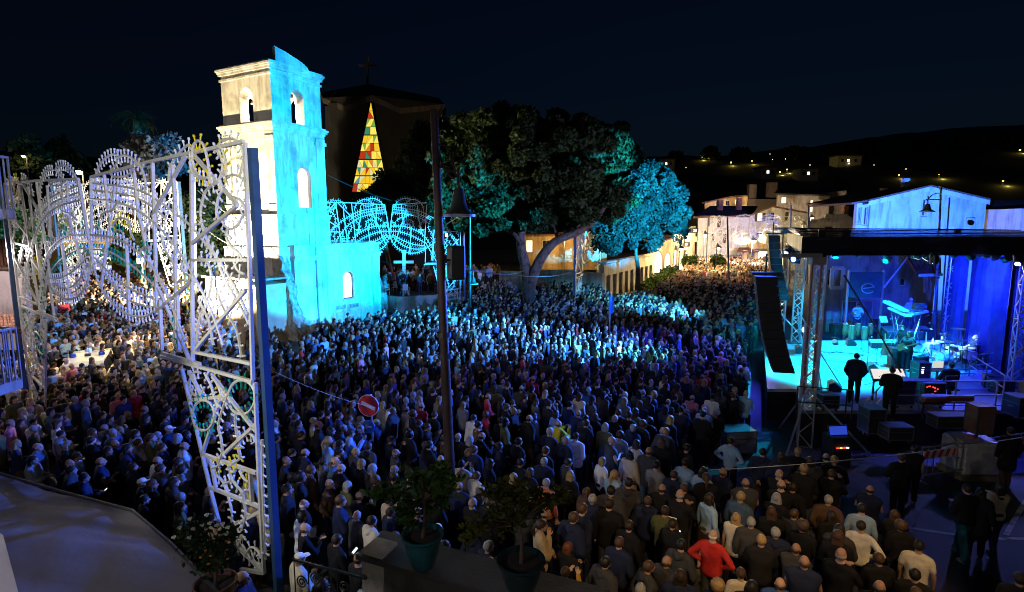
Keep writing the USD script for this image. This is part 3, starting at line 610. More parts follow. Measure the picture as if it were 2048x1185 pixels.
# ================================================================== trees
LEAF_PINE = foliage("pine_needles", (0.022, 0.04, 0.012), (0.05, 0.075, 0.022), (0.09, 0.105, 0.035))
LEAF_DARK = foliage("dark_leaves", (0.015, 0.028, 0.01), (0.035, 0.06, 0.018), (0.07, 0.09, 0.03))
LEAF_BRIGHT = foliage("bright_leaves", (0.04, 0.075, 0.015), (0.09, 0.15, 0.03), (0.2, 0.24, 0.06))
BARK = weathered("pine_bark", (0.10, 0.07, 0.052), (0.04, 0.028, 0.022), 3.0, bump=0.9)
def leaves(rng, centres, radii, n_each, size, stretch=1.0, up=0.25):
    """Leaf-sized quads in clumps; each quad is an island."""
    out_v, k = [], 0
    for c, r in zip(centres, radii):
        n = max(4, int(n_each * rng.uniform(0.7, 1.3)))
        d = rng.normal(size=(n, 3)); d /= np.linalg.norm(d, axis=1, keepdims=True)
        p = np.asarray(c) + d * (np.asarray(r) * (rng.uniform(0.35, 1.0, (n, 1)) ** 0.6))
        a = rng.normal(size=(n, 3)) * 0.7 + d; a /= np.linalg.norm(a, axis=1, keepdims=True)
        b = np.cross(a, rng.normal(size=(n, 3))); b /= np.linalg.norm(b, axis=1, keepdims=True)
        s = size * rng.uniform(0.6, 1.4, (n, 1))
        q = np.stack([p - b * s * 0.5, p + a * s * stretch * 0.5 - b * s * .15, p + b * s * 0.5, p - a * s * stretch * 0.5 + b * s * .1], 1)
        out_v.append(q.reshape(-1, 3))
    v = np.vstack(out_v); m = len(v) // 4; i = np.arange(m)[:, None] * 4
    return v, np.vstack([i + [0, 1, 2], i + [0, 2, 3]])
def crown_clumps(rng, c, R, n, jitter=0.25, shell=0.55, flat_bottom=-0.6):
    out = []
    while len(out) < n:
        d = rng.normal(size=3); d /= np.linalg.norm(d)
        if d[2] < flat_bottom: continue
        k = 1 + jitter * (meshkit.fbm(np.array([d * 1.8 + c[0]]), 3, 1)[0] - 0.5) * 2.4
        out.append(np.asarray(c) + d * np.asarray(R) * k * rng.uniform(shell, 1.0))
    return out
def limb(mb, pts, r0, r1, n=9):
    p = smooth_line(pts, 5); mb.tube(p, np.linspace(r0, r1, len(p)), n); return p
tr = np.random.default_rng(11)
# big umbrella pine
base = onground(1060, 640); base = at(1060, 636, 38.5); base[2] = float(gz(0, 38.5))
PT = Thing("pine_tree", "huge umbrella pine with forked leaning trunk and a broad dark crown over the square", "tree", base)
PY = 38.5
tk = MB()
limb(tk, [base - UZ * .3, at(1057, 600, PY), at(1056, 560, PY), at(1048, 520, PY), at(1041, 480, PY), at(1050, 430, PY), at(1062, 380, PY + .5)], 0.52, 0.2)
tkp = PT.part("trunk", tk, BARK, smooth=True)
lb = MB(); limb(lb, [at(1057, 585, PY), at(1068, 545, PY - .2), at(1090, 505, PY - .5), at(1116, 480, PY - .8), at(1150, 466, PY - 1), at(1185, 445, PY - 1), at(1215, 405, PY - .6)], 0.42, 0.16)
PT.part("limb", lb, BARK, smooth=True)
for pts, r in (([(1043, 490), (1020, 455), (985, 425), (950, 390)], .16), ([(1046, 460), (1070, 420), (1110, 380), (1150, 340)], .17), ([(1150, 466), (1165, 430), (1170, 390)], .13), ([(1050, 430), (1030, 380), (1010, 330)], .13), ([(1116, 480), (1105, 440), (1120, 400)], .12)):
    b = MB(); limb(b, [at(x, y, PY + tr.uniform(-.8, .8)) for x, y in pts], r, 0.05, 7); PT.part("branch", b, BARK)
cc, rr = [], []
lobes = [((1060, 330), (6.0, 5.2, 3.3), 120), ((960, 350), (3.4, 4.2, 3.6), 60), ((1165, 340), (3.5, 4.3, 3.4), 62), ((1010, 275), (4.5, 4.0, 1.6), 45), ((1120, 280), (4.2, 4.0, 1.7), 45), ((930, 420), (2.2, 3.2, 2.2), 28), ((1010, 420), (3.4, 3.8, 1.9), 40), ((1110, 425), (3.6, 3.8, 1.8), 40), ((1190, 410), (2.6, 3.2, 1.8), 26), ((1220, 310), (1.7, 2.4, 2.0), 20), ((980, 455), (2.2, 2.5, 0.9), 12)]
for (x, y), R, n in lobes:
    for c in crown_clumps(tr, at(x, y, PY), R, n, shell=0.62, flat_bottom=-.75): cc.append(c); rr.append(np.array([1, 1, .7]) * tr.uniform(.6, 1.05))
PT.part("crown", leaves(tr, cc, [r * .8 for r in rr], 380, 0.17, 1.9), LEAF_PINE, kind="stuff")
def tree(name, label, basepx, Y, lobes, trunk, leaf, n_each, size, clump=(0.5, 0.9), group=None, z=None, bark=BARK, r0=.25):
    b = at(*basepx, Y); b[2] = float(gz(0, Y)) if z is None else z
    T = Thing(name, label, "tree", b, group)
    mb = MB(); limb(mb, [b - UZ * .2] + [at(x, y, Y) for x, y in trunk], r0, 0.06); T.part("trunk", mb, bark, smooth=True)
    cc, rr = [], []
    for (x, y), R, n in lobes:
        for c in crown_clumps(tr, at(x, y, Y), R, n, shell=.45): cc.append(c); rr.append(tr.uniform(*clump))
    T.part("crown", leaves(tr, cc, rr, n_each, size, 1.3), leaf, kind="stuff"); return T
tree("pine_tree", "smaller pine right of the huge one, its foliage lit bright cyan", (1275, 590), 44, [((1290, 405), (3.2, 3, 2.9), 70), ((1230, 440), (2.5, 2.4, 2.2), 48), ((1215, 395), (1.5, 1.8, 1.6), 20), ((1325, 430), (2.2, 2.6, 2.7), 44), ((1275, 475), (2.5, 2.4, 1.4), 34), ((1300, 360), (1.9, 2, 1.4), 22), ((1215, 490), (1.3, 1.6, .7), 12)],
     [(1276, 540), (1272, 500), (1280, 450)], foliage("grey_pine_needles", (0.03, 0.04, 0.03), (0.065, 0.075, 0.06), (0.11, 0.12, 0.10)), 300, 0.16, (.4, .75))
tree("tree", "dark leafy tree between the church and the umbrella pine", (868, 560), 46, [((868, 310), (2.6, 3, 2.4), 50), ((845, 350), (2.2, 2.6, 2.2), 36), ((895, 275), (1.7, 2, 1.4), 22), ((890, 370), (2.0, 2.4, 1.8), 30), ((838, 285), (1.2, 1.4, 1.0), 12)], [(868, 470), (868, 380)], LEAF_DARK, 260, 0.18)
tree("tree", "low rounded tree below the stained glass, tinged teal", (788, 540), 48, [((795, 382), (2.4, 2.6, 1.4), 40), ((756, 402), (1.4, 2, .9), 20), ((828, 385), (2, 2, 1.3), 26), ((795, 358), (1.2, 1.5, .8), 14)], [(768, 470), (768, 400)], LEAF_DARK, 260, 0.17, z=1.9)
tree("tree", "olive green tree showing between the light arch and the bell tower", (470, 620), 47, [((425, 420), (2.2, 2.4, 2.6), 40), ((400, 480), (2.2, 2.4, 2.6), 40), ((430, 520), (2.0, 2.2, 1.6), 26), ((385, 410), (1.4, 1.6, 1.6), 18)], [(440, 560), (420, 480)], LEAF_DARK, 220, 0.18)
tree("tree", "bare trunked tree rising from the warm lit crowd behind the near arch", (289, 640), 46, [((295, 480), (2.2, 2.4, 1.3), 30), ((270, 505), (1.6, 2, .9), 16), ((325, 500), (1.6, 2, 1.0), 16)], [(287, 580), (286, 540), (292, 500)], LEAF_DARK, 130, 0.24, r0=.42, bark=mat("tan_bark", (0.42, 0.30, 0.18), 0.85, 0.25, 3, bump=.5))
tree("tree", "green tree lit yellow behind the left hand balcony", (14, 540), 34, [((8, 448), (1.6, 1.6, 1.5), 26), ((20, 470), (1.1, 1.2, 1.2), 16)], [(14, 500), (12, 460)], LEAF_BRIGHT, 120, 0.2)
tree("tree", "dark rounded tree on the skyline at far left", (95, 500), 90, [((95, 330), (5.2, 4, 4.2), 40), ((60, 345), (3.5, 4, 3), 24), ((130, 350), (3.4, 3, 3), 22)], [(95, 440), (95, 360)], LEAF_DARK, 100, 0.6, (1.0, 1.7))
# thin blue-lit tree under the palm
T = tree("tree", "feathery leafless tree catching blue light under the palm", (295, 560), 50, [((300, 300), (2.6, 2, 1.6), 30), ((330, 330), (2.0, 2, 1.4), 18), ((270, 320), (1.6, 1.6, 1.4), 12)], [(296, 440), (298, 340)], mat("pale_twigs", (0.06, 0.07, 0.09), 0.8), 45, 0.3, (.5, .9))
for k in range(16):
    a = tr.uniform(0, 6.28); p0 = at(297, 400 - 4 * k, 50); p1 = p0 + [math.cos(a) * tr.uniform(1, 2.8), math.sin(a), tr.uniform(1, 2.6)]
    T.part("branch", MB().tube(smooth_line([p0, (p0 + p1) / 2 + [0, 0, .3], p1], 3), [.05, .045, .04, .035, .03, .02, .015][:7], 5), BARK)
# palm
pb = at(272, 560, 58); pb[2] = 1.5
PM = Thing("palm_tree", "tall palm with drooping skirt of dry fronds, dimly reddish against the night", "palm", pb)
mb = MB(); limb(mb, [pb, at(272, 430, 58), at(272, 330, 58), at(273, 240, 58)], .38, .3); PM.part("trunk", mb, mat("palm_trunk", (0.3, 0.16, 0.09), 0.9, 0.4, 4, bump=.6))
pc = at(273, 236, 58)
for k in range(46):
    a = tr.uniform(0, 6.28); dead = k > 28; el = tr.uniform(-1.3, -.9) if dead else tr.uniform(-.35, 1.25); Lf = tr.uniform(1.9, 2.9)
    pts = [pc - UZ * (.5 if dead else 0)]
    for s in np.linspace(0, 1, 7)[1:]:
        e = el - s * (0.5 if dead else 1.7); pts.append(pts[-1] + np.array([math.cos(a) * math.cos(e), math.sin(a) * math.cos(e), math.sin(e)]) * Lf / 6)
    pts = np.array(pts); mb = MB().tube(pts, np.linspace(.04, .012, 7), 4)
    for i in range(1, 7):
        for sd in (-1, 1):
            for j in range(3):
                p = pts[i - 1] + (pts[i] - pts[i - 1]) * j / 3; d = unit(pts[i] - pts[i - 1]); w = unit(np.cross(d, UZ)) * sd
                t = p + w * .42 + d * .28 - UZ * .22; mb.add([p - d * .03, p + d * .03, t], [[0, 1, 2]])
    PM.part("dry_frond" if dead else "frond", mb, mat("dry_palm", (0.24, 0.13, 0.07), 0.9) if dead else LEAF_DARK)
# hedge and clipped bushes in front of the cafes
hg = [onground(x, y) for x, y in ((1282, 596), (1305, 577), (1330, 560), (1348, 550))]
hc = [p + (q - p) * t + [tr.uniform(-.3, .3), tr.uniform(-.4, .4), tr.uniform(.3, 1.1)] for p, q in zip(hg[:-1], hg[1:]) for t in np.linspace(0, 1, 16)]
single("hedge", MB().add(*leaves(tr, hc, [.45] * len(hc), 70, .2)), LEAF_BRIGHT, "clipped green hedge slanting up towards the lit cafes", "hedge")
for x, y, r, lb_ in ((1380, 524, .95, "round clipped bush in front of the cafe's stone front"), (1436, 523, .8, "smaller bright green bush beside the house's rough wall"), (1371, 425, .7, "tuft of lit green leaves above the cafe signs")):
    c = at(x, y, 62); cs = crown_clumps(tr, c, (r, r, r * .8), 14)
    b = Thing("bush", lb_, "bush", (c[0], c[1], float(gz(0, 62)))); b.part("foliage", leaves(tr, cs, [.4] * len(cs), 90, .16), LEAF_BRIGHT, kind="stuff")
    b.part("stem", MB().tube([[c[0], c[1], float(gz(0, 62))], c], .06, 5), BARK)

# ================================================================== light arches
R0, R1 = np.array([-4.43, 9.57, 0]), np.array([-17.0, 19.0, 0]); AL = np.linalg.norm(R1 - R0); AU = (R1 - R0) / AL; AN = np.cross(AU, UZ)
def auv(px, py):
    p = onplane(px, py, R0, AN); return np.array([np.dot(p - R0, AU), p[2]])
ARM = mat("arch_timber_white", (0.62, 0.62, 0.58), 0.5, 0.1, 8); BULBW = mat("bulb_frosted_white", (0.75, 0.76, 0.78), 0.25, 0.03)
BULBG = mat("bulb_green", (0.0, 0.28, 0.19), 0.2, 0.1); BULBY = mat("bulb_yellow", (0.75, 0.6, 0.02), 0.25, 0.1)
POLE = mat("blue_grey_pole", (0.03, 0.075, 0.17), 0.4, 0.2, 3)
CU = auv(181, 480)[0]
rails = [[(487, 283), (400, 302), (305, 322)], [(305, 322), (240, 339), (182, 354)], [(383, 304), (384, 520), (386, 728)], [(305, 322), (310, 480), (314, 628)], [(182, 354), (184, 540)], [(490, 285), (499, 520), (506, 760)],
    [(383, 520), (496, 520)], [(320, 712), (505, 763)], [(324, 706), (400, 728)], [(385, 703), (502, 727)], [(383, 305), (475, 410)], [(305, 432), (372, 310)], [(385, 487), (474, 411)], [(313, 624), (386, 560)],
    [(324, 700), (320, 600), (314, 625)], [(316, 575), (382, 726)], [(390, 700), (492, 580)], [(345, 330), (350, 400), (352, 690)], [(355, 590), (358, 700)],
    [(230, 371), (203, 568)], [(268, 346), (276, 420), (303, 540)], [(253, 476), (259, 634)], [(208, 348), (224, 470)],
    # leg
    [(364, 738), (392, 855), (420, 975), (440, 1052)], [(440, 1052), (462, 1076), (528, 1146)], [(510, 765), (518, 950), (528, 1146)], [(379, 800), (455, 792)], [(405, 908), (513, 946)], [(422, 975), (519, 1013)], [(458, 1056), (521, 1022)],
    [(425, 752), (512, 862)], [(378, 742), (404, 792)], [(405, 908), (440, 800)], [(437, 918), (512, 848)], [(420, 912), (432, 975)], [(500, 945), (504, 1005)], [(482, 1138), (528, 1146)], [(440, 800), (455, 792)]]
scrolls = [ # (points, bulb material)
    ([(425, 305), (437, 285), (455, 277), (470, 281), (481, 300), (483, 325), (477, 350)], "w"), ([(437, 293), (448, 300), (455, 325), (455, 350), (447, 345)], "y"), ([(445, 362), (455, 352), (470, 350), (485, 362), (489, 378)], "w"),
    ([(390, 290), (398, 282), (408, 287), (415, 305), (420, 330), (422, 350), (412, 356), (400, 350), (391, 335), (388, 310), (390, 290)], "y"), ([(427, 368), (410, 380), (402, 400), (398, 425), (402, 455), (415, 490), (430, 515), (440, 545), (455, 575), (477, 612), (495, 650)], "w"),
    ([(441, 440), (436, 425), (440, 395), (447, 380), (443, 360)], "w"), ([(440, 440), (447, 452), (460, 458), (472, 450), (480, 435), (490, 425)], "w"), ([(458, 458), (456, 475), (465, 492), (480, 505), (490, 522)], "w"),
    ([(334, 362), (337, 335), (350, 312), (372, 290), (382, 302)], "w"), ([(383, 305), (384, 330), (392, 350), (408, 358), (420, 356), (430, 372)], "w"), ([(455, 398), (470, 395), (480, 405), (489, 425)], "w"), ([(424, 372), (440, 362), (449, 330), (440, 300)], "w"),
    ([(182, 366), (230, 371), (275, 380), (312, 400), (345, 425), (378, 452), (410, 490), (440, 530), (470, 580), (492, 630)], "w"), ([(182, 398), (225, 402), (265, 414), (300, 436), (335, 470), (365, 510), (395, 560), (425, 620), (450, 690)], "w"), ([(184, 380), (215, 384), (260, 392), (300, 412), (330, 438)], "w"),
    ([(183, 470), (215, 472), (245, 481), (277, 503), (305, 530), (330, 575), (350, 620), (372, 680)], "w"), ([(184, 499), (205, 500), (230, 511), (262, 532), (290, 556), (312, 578)], "g"),
    ([(192, 515), (225, 548), (268, 580), (312, 597)], "w"), ([(190, 520), (218, 562), (250, 596), (285, 612), (312, 613)], "w"), ([(187, 524), (203, 572), (232, 610), (262, 629), (292, 632), (313, 621)], "w"),
    ([(187, 366), (191, 342), (204, 320), (221, 309), (236, 313), (233, 322), (222, 340), (218, 348), (232, 354), (252, 350), (264, 336)], "w"), ([(236, 316), (254, 311), (270, 319), (283, 332), (291, 350), (296, 375)], "w"),
    ([(223, 470), (222, 452), (232, 438), (246, 437), (257, 447), (258, 464), (265, 480)], "y"), ([(230, 474), (231, 465), (240, 460), (249, 466), (250, 476)], "g"), ([(186, 455), (192, 452), (199, 462), (196, 476)], "g"), ([(283, 510), (288, 496), (300, 496), (304, 508)], "g"),
    ([(347, 590), (350, 568), (362, 560), (376, 566), (379, 585), (374, 602), (364, 610)], "y"), ([(343, 640), (352, 655), (350, 680), (360, 700)], "g"), ([(300, 440), (290, 455), (285, 480), (300, 500)], "w"), ([(240, 400), (228, 420), (212, 425), (200, 440)], "w"), ([(320, 470), (327, 500), (345, 530), (342, 560)], "w"),
    ([(372, 515), (366, 525), (370, 545), (382, 550)], "w"), ([(395, 515), (412, 525), (420, 560), (412, 600), (395, 640), (390, 690)], "w"), ([(470, 520), (478, 540), (492, 548)], "w"), ([(430, 580), (445, 620), (470, 660), (480, 715)], "w"), ([(400, 600), (420, 640), (430, 690)], "w"),
    # leg
    ([(480 + 27 * math.cos(a), 795 + 34 * math.sin(a)) for a in np.linspace(0, 6.28, 22)], "g"), ([(410 + 22 * math.cos(a), 830 + 30 * math.sin(a)) for a in np.linspace(0, 6.28, 20)], "g"), ([(391 + 15 * math.cos(a), 768 + 24 * math.sin(a)) for a in np.linspace(0.3, 5.2, 16)], "w"),
    ([(412, 745), (425, 770), (432, 795), (440, 815)], "w"), ([(420, 748), (434, 775), (442, 800)], "y"), ([(448, 800), (458, 790), (450, 812), (440, 850), (446, 880), (447, 905), (440, 925)], "w"), ([(468, 825), (468, 850), (474, 890), (479, 920)], "w"),
    ([(470, 920), (460, 935), (470, 925), (482, 915), (478, 890)], "y"), ([(476, 900), (478, 880), (490, 868), (502, 872), (507, 885)], "w"), ([(428, 935), (440, 930), (445, 925)], "y"), ([(430, 952), (443, 965), (452, 990), (460, 1020), (461, 1045)], "w"), ([(462, 930), (466, 955), (478, 972), (488, 985), (492, 1010), (495, 1030), (489, 1055), (486, 1085)], "w"),
    ([(445, 968), (458, 963), (460, 955)], "w"), ([(482, 940), (490, 955), (500, 962)], "y"), ([(486, 985), (497, 980)], "y"), ([(495, 1110), (500, 1098), (510, 1093), (520, 1102), (525, 1115)], "w"), ([(521, 880), (522, 950), (525, 1040), (528, 1120)], "w"), ([(478, 1040), (486, 1060), (480, 1090), (470, 1085)], "w"), ([(470, 1095), (490, 1115), (505, 1125), (520, 1130)], "w")]
ARCH = "/World/Protos/arch"
class LocalThing(Thing):
    def __init__(s, path): s.path = path; s.loc = np.zeros(3); UsdGeom.Xform.Define(stage, path)
def build_arch(path, bulb_step, ncount=None, plain=False):
    """The arch in its own frame: x along it from the right pole, z up; the left half mirrors the right."""
    T = LocalThing(path); bulbs = {"w": MB(), "g": MB(), "y": MB()}
    to3 = lambda u, z: np.array([u, 0.0, z])
    for pts in rails:
        P = np.array([auv(*p) for p in pts])
        for mir in (0, 1):
            Q = P.copy()
            if mir: Q[:, 0] = 2 * CU - Q[:, 0]
            if mir and np.abs(P[:, 0] - CU).max() < 0.2: continue
            mb = MB()
            for p, q in zip(Q[:-1], Q[1:]): mb.bar(to3(*p), to3(*q), 0.062, 0.06, up=(0, 1, 0))
            T.part("rail", mb, ARM)
    for si, (pts, bm) in enumerate(scrolls):
        P = smooth_line(np.array([auv(*p) for p in pts]), 4)
        for mir in (0, 1):
            Q = P.copy()
            if mir: Q[:, 0] = 2 * CU - Q[:, 0]
            off = 0.03 if si % 2 else -0.03
            T.part("scroll", MB().tube([to3(*q) + [0, off, 0] for q in Q], 0.027, 5), ARM)
            d = np.r_[0, np.cumsum(np.linalg.norm(np.diff(Q, axis=0), axis=1))]
            for s in np.arange(bulb_step / 2, d[-1], bulb_step):
                c = np.array([np.interp(s, d, Q[:, k]) for k in (0, 1)]); c2 = np.array([np.interp(s + .02, d, Q[:, k]) for k in (0, 1)])
                t = unit(c2 - c); nrm = np.array([-t[1], t[0]])
                for sd in (-1, 1):
                    a, b = to3(*(c + sd * nrm * .03)) + [0, off, 0], to3(*(c + sd * nrm * .10)) + [0, off, 0]; e = to3(*(c + sd * nrm * .15)) + [0, off, 0]
                    key = "w" if plain else bm
                    bulbs[key].tube([a, b, b + (e - b) * .15, e], [.014, .014, .024, .02], 5)
    for k, nm, m, lb in (("w", "white_bulbs", BULBW, None), ("g", "green_bulbs", BULBG, "green bulbs"), ("y", "yellow_bulbs", BULBY, "yellow bulbs")):
        if bulbs[k].v: T.part(nm, bulbs[k], m, kind="stuff", label=lb)
    return T
T = build_arch(ARCH, 0.2)
for u in (-0.11, 2 * CU + 0.11):
    T.part("pole", MB().bar([u, 0.03, -0.4], [u, 0.03, 8.78], 0.125, 0.125, up=(0, 1, 0)), POLE)
T2 = build_arch("/World/Protos/arch_plain", 0.26, plain=True)
for u in (-0.11, 2 * CU + 0.11):
    T2.part("pole", MB().bar([u, 0.03, -3.5], [u, 0.03, 8.9], 0.17, 0.17, up=(0, 1, 0)), POLE)
copy_of(ARCH, "light_arch", "big near light arch with white scrollwork, green and yellow bulbs, on a tall blue pole", "light arch", R0, rz=math.atan2(AU[1], AU[0]))
def put_arch(label, px0, px1, ytop, Y0, Y1, zs, dz=None):
    """An arch whose right end stands at px0 and left end at px1."""
    a, b = at(px0, ytop, Y0), at(px1, ytop, Y1); d = (b - a)[:2]; sx = np.linalg.norm(d) / (2 * CU)
    copy_of("/World/Protos/arch_plain", "light_arch", label, "light arch", (a[0], a[1], a[2] - 8.95 * zs), rz=math.atan2(d[1], d[0]), scale=(sx, 1, zs))
put_arch("white light arch across the street behind the near one, seen through it", 357, 104, 362, 41, 43, 1.0)
put_arch("cyan lit light arch between the bell tower and the tall lamp post", 925, 634, 402, 38.5, 39.5, 1.0)
put_arch("light arch seen nearly edge on, its two tapering legs hanging under the pine", 1152, 1203, 452, 40, 55, 0.88)
put_arch("distant light arch in front of the white gabled house", 1618, 1418, 432, 60, 64, 0.85)

# ================================================================== posts, lamps, signs
RUST = weathered("brown_post_paint", (0.06, 0.036, 0.028), (0.03, 0.02, 0.017), 2.5, 0.5)
def bell_shade(T, c, r, h, name="lamp_shade", mm=None):
    prof = [(0.06 * r, h), (0.25 * r, h * .99), (0.36 * r, h * .8), (0.44 * r, h * .5), (0.58 * r, h * .25), (0.98 * r, 0.03 * h), (1.0 * r, 0), (0.93 * r, 0), (.55 * r, .22 * h), (.3 * r, .7 * h), (0, .8 * h)]
    s = T.part(name, MB().lathe(prof, c, 24), mm or mat("lamp_dark_green", (0.045, 0.055, 0.05), 0.4, 0.2), smooth=40)
    T.part("rim", MB().lathe([(.96 * r, -.03), (1.03 * r, -.03), (1.03 * r, .03), (.96 * r, .03), (.96 * r, -.03)], c, 24), mat("pale_rim", (0.35, 0.36, 0.37), 0.4), under=s); return s
def bell_post(label, basept, toppt, r0, r1, shade_c, arm_pts, sr=0.36, sh=0.62, pm=None, scale=1.0):
    T = Thing("street_lamp", label, "street lamp", basept); pm = pm or RUST
    T.part("post", MB().tube([basept, basept + (toppt - basept) * .12, basept + (toppt - basept) * .121, basept + (toppt - basept) * .5, toppt, toppt + UZ * .02], [r0 * 1.25, r0 * 1.2, r0, (r0 + r1) / 2, r1, r1 * 1.3], 14), pm, smooth=30)
    for p in arm_pts: T.part("arm", MB().tube(smooth_line(p, 6), 0.028 * scale, 6), pm)
    for k in (.45, .5): T.part("clamp", MB().lathe([(r0 * 1.35, -.06), (r0 * 1.35, .06)], basept + (toppt - basept) * k, 12), DARK_METAL)
    T.part("hanger", MB().tube([shade_c + UZ * (sh + .42), shade_c + UZ * sh * .95], 0.035, 6), pm)
    bell_shade(T, shade_c, sr, sh); return T
LY = 12.5
b = at(906, 1100, LY); b[2] = 0; t = at(868, 222, LY)
bell_post("tall rusty brown lamp post with a big dark bell shaped shade, near the middle", b, t, 0.125, 0.085, at(918, 431, LY), [[at(873, 330, LY), at(912, 345, LY)], [at(873, 290, LY), at(890, 292, LY), at(903, 315, LY), at(911, 350, LY)], [at(874, 285, LY), at(884, 325, LY), at(900, 352, LY), at(911, 356, LY)]], 0.355, 0.62)
sp = Thing("loudspeaker", "black loudspeaker hanging on the back of the tall lamp post", "loudspeaker", at(908, 520, 12.7))
mb = MB(); mb.box(at(912, 525, 12.75), (0.34, 0.4, 0.78), rz=.4, bev=.03); sp.part("cabinet", mb, BLACK); sp.part("grille", MB().box(at(915, 527, 12.5), (0.28, 0.03, 0.66), rz=.4), DARK_METAL)
sp.part("bracket", MB().bar(at(888, 520, 12.5), at(905, 520, 12.7), .05), DARK_METAL)
b = onground(940, 665); Y = b[1]; t = at(940, 420, Y)
bell_post("thin dark lamp post with a small lamp, right of the cyan arch", b, t, .09, .06, at(947, 568, Y), [[at(940, 545, Y), at(947, 550, Y)]], .3, .4, DARK_METAL)
b = at(1882, 560, 31); b[2] = 0.4
bell_post("lamp post with dark bell shade rising behind the stage roof before the blue gable", b, at(1882, 373, 31), .09, .05, at(1854, 423, 31), [[at(1881, 399, 31), at(1852, 399, 31)], [at(1880, 386, 31), at(1866, 389, 31), at(1854, 402, 31)]], .36, .42, mat("bluish_post", (.08, .09, .14), .5))
single("mast", MB().tube([[at(1899, 500, 31)[0], 31, .4], at(1899, 395, 31)], .04, 6), mat("bluish_post", (0, 0, 0)), "plain thin mast beside the bell lamp behind the stage roof", "mast")
b = onground(1458, 596); single("mast", MB().tube([b, at(1455, 434, b[1])], [.1, .07], 8), mat("navy_post", (.05, .06, .13), .5), "dark blue mast standing in front of the white gabled house", "mast")
for x, y0, y1, lb in ((1582, 410, 520, "left of two slim blue masts beside the gabled house"), (1617, 406, 520, "right of two slim blue masts beside the gabled house")):
    p = at(x, y1, 58); p[2] = 1.3; single("mast", MB().tube([p, at(x, y0, 58)], .07, 6), mat("navy_post", (0, 0, 0)), lb, "mast")
# no entry sign
def disc(T, c, nrm, r, m, name, th=0.02, n=28, under=None, **k):
    nrm = unit(nrm); a = unit(np.cross(UZ, nrm)); b_ = np.cross(nrm, a)
    g = np.linspace(0, 2 * math.pi, n, endpoint=False); poly = [(r * math.cos(x), r * math.sin(x)) for x in g]
    return T.part(name, MB().prism(poly, c, a, b_, nrm * th), m, under=under, **k), a, b_, nrm
RED = mat("sign_red", (0.62, 0.03, 0.035), 0.4, 0.06); BLUE = mat("sign_blue", (0.02, 0.10, 0.42), 0.4, 0.06); SIGNG = mat("sign_back_grey", (0.05, 0.05, 0.055), 0.6)
SY = 15.4; c = at(737, 811, SY); NE = Thing("no_entry_sign", "round red no entry sign over a small blue arrow sign on a grey post", "road sign", (*at(742, 900, SY)[:2], 0))
nrm = np.array([-.22, -.97, .0]); pp = at(744, 830, SY) - nrm * -.0
NE.part("post", MB().tube([[c[0] + .06, c[1] + .1, 0], [c[0] + .06, c[1] + .1, c[2] + .3]], .03, 8), STEEL)
d, a, b_, n_ = disc(NE, c, nrm, .31, RED, "sign_plate")
disc(NE, c - n_ * .004, nrm, .325, WHITE, "edge", under=d, th=.018)
tilt = a * math.cos(0.0) + b_ * math.sin(0.0)
NE.part("white_bar", MB().obox(c + n_ * .022, (a * math.cos(.38) * (1 if a[0] > 0 else -1) - b_ * math.sin(.38)) * .46, (b_ * math.cos(.38) + a * (1 if a[0] > 0 else -1) * math.sin(.38)) * .105, n_ * .006), WHITE, under=d)
c2 = at(737, 853, SY); d2, a, b_, n_ = disc(NE, c2, nrm, .2, BLUE, "arrow_plate")
NE.part("arrow", MB().prism([(-.13, 0), (-.03, .085), (-.03, .03), (.12, .03), (.12, -.03), (-.03, -.03), (-.03, -.085)], c2 + n_ * .022, -a if a[0] < 0 else a, b_, n_ * .004), WHITE, under=d2)
c3 = at(751, 805, SY + .25); disc(NE, c3, [.9, .2, 0], .3, SIGNG, "back_plate")
b = onground(1216, 715); Y = b[1]; PS = Thing("parking_sign", "blue sign plate seen almost edge on, on a slim post amid the blue crowd", "road sign", b)
PS.part("post", MB().tube([b, at(1222, 588, Y)], .035, 8), STEEL); PS.part("plate", MB().obox(at(1222, 610, Y), np.array([.22, .1, 0]), np.array([-.02, .04, 0]), UZ * .95), BLUE)
p = at(282, 515, 44); b = [p[0] + .15, 44, .84]; SW = Thing("street_sign", "white rectangular sign on a post in the warm lit crowd", "road sign", b)
SW.part("post", MB().tube([b, p + UZ * .4], .05, 6), STEEL); SW.part("plate", MB().obox(p + [0, -.08, 0], (.62, 0, 0), (0, .04, 0), UZ * .95), WHITE); SW.part("symbol", MB().lathe([(.17, 0), (.17, .01), (0, .01)], (0, 0, 0), 16).v and MB().obox(p + [0, -.105, .1], (.3, 0, 0), (0, .01, 0), UZ * .3), BLUE)
# lit street lamps
def lit_lamp(label, px, py, Y, I, col=(1, .72, .35), r=.17, group=None, light=True, zb=None, strength=40, tgt=None, cone=40):
    p = at(px, py, Y); zb = float(gz(0, Y)) if zb is None else zb
    T = Thing("street_lamp", label, "street lamp", (p[0], p[1], zb), group)
    T.part("post", MB().tube([[p[0], p[1] + .5, zb], [p[0], p[1] + .5, p[2] + .35], [p[0], p[1] + .3, p[2] + .5], [p[0], p[1], p[2] + .3]], .07, 6), DARK_METAL)
    T.part("head", MB().lathe([(.05, .34), (.3, .18), (.34, .1), (.0, .12)], p, 12), DARK_METAL)
    T.part("globe", MB().ball(p, r, 2), glow("lamp_glow_%d" % int(strength), col, strength), smooth=True)
    if light: lamp(T.path, p - UZ * .35 - np.array([0, .25, 0]), col, I, tgt, cone, .6, rad=.15)
lit_lamp("left of two bright street lamps over the warm crowd behind the arch", 247, 396, 50, I_STREET * 3.4, tgt=onground(190, 680), cone=30)
lit_lamp("right of two bright street lamps over the warm crowd behind the arch", 262, 396, 50.5, I_STREET * 3.4, tgt=onground(240, 620), cone=32)
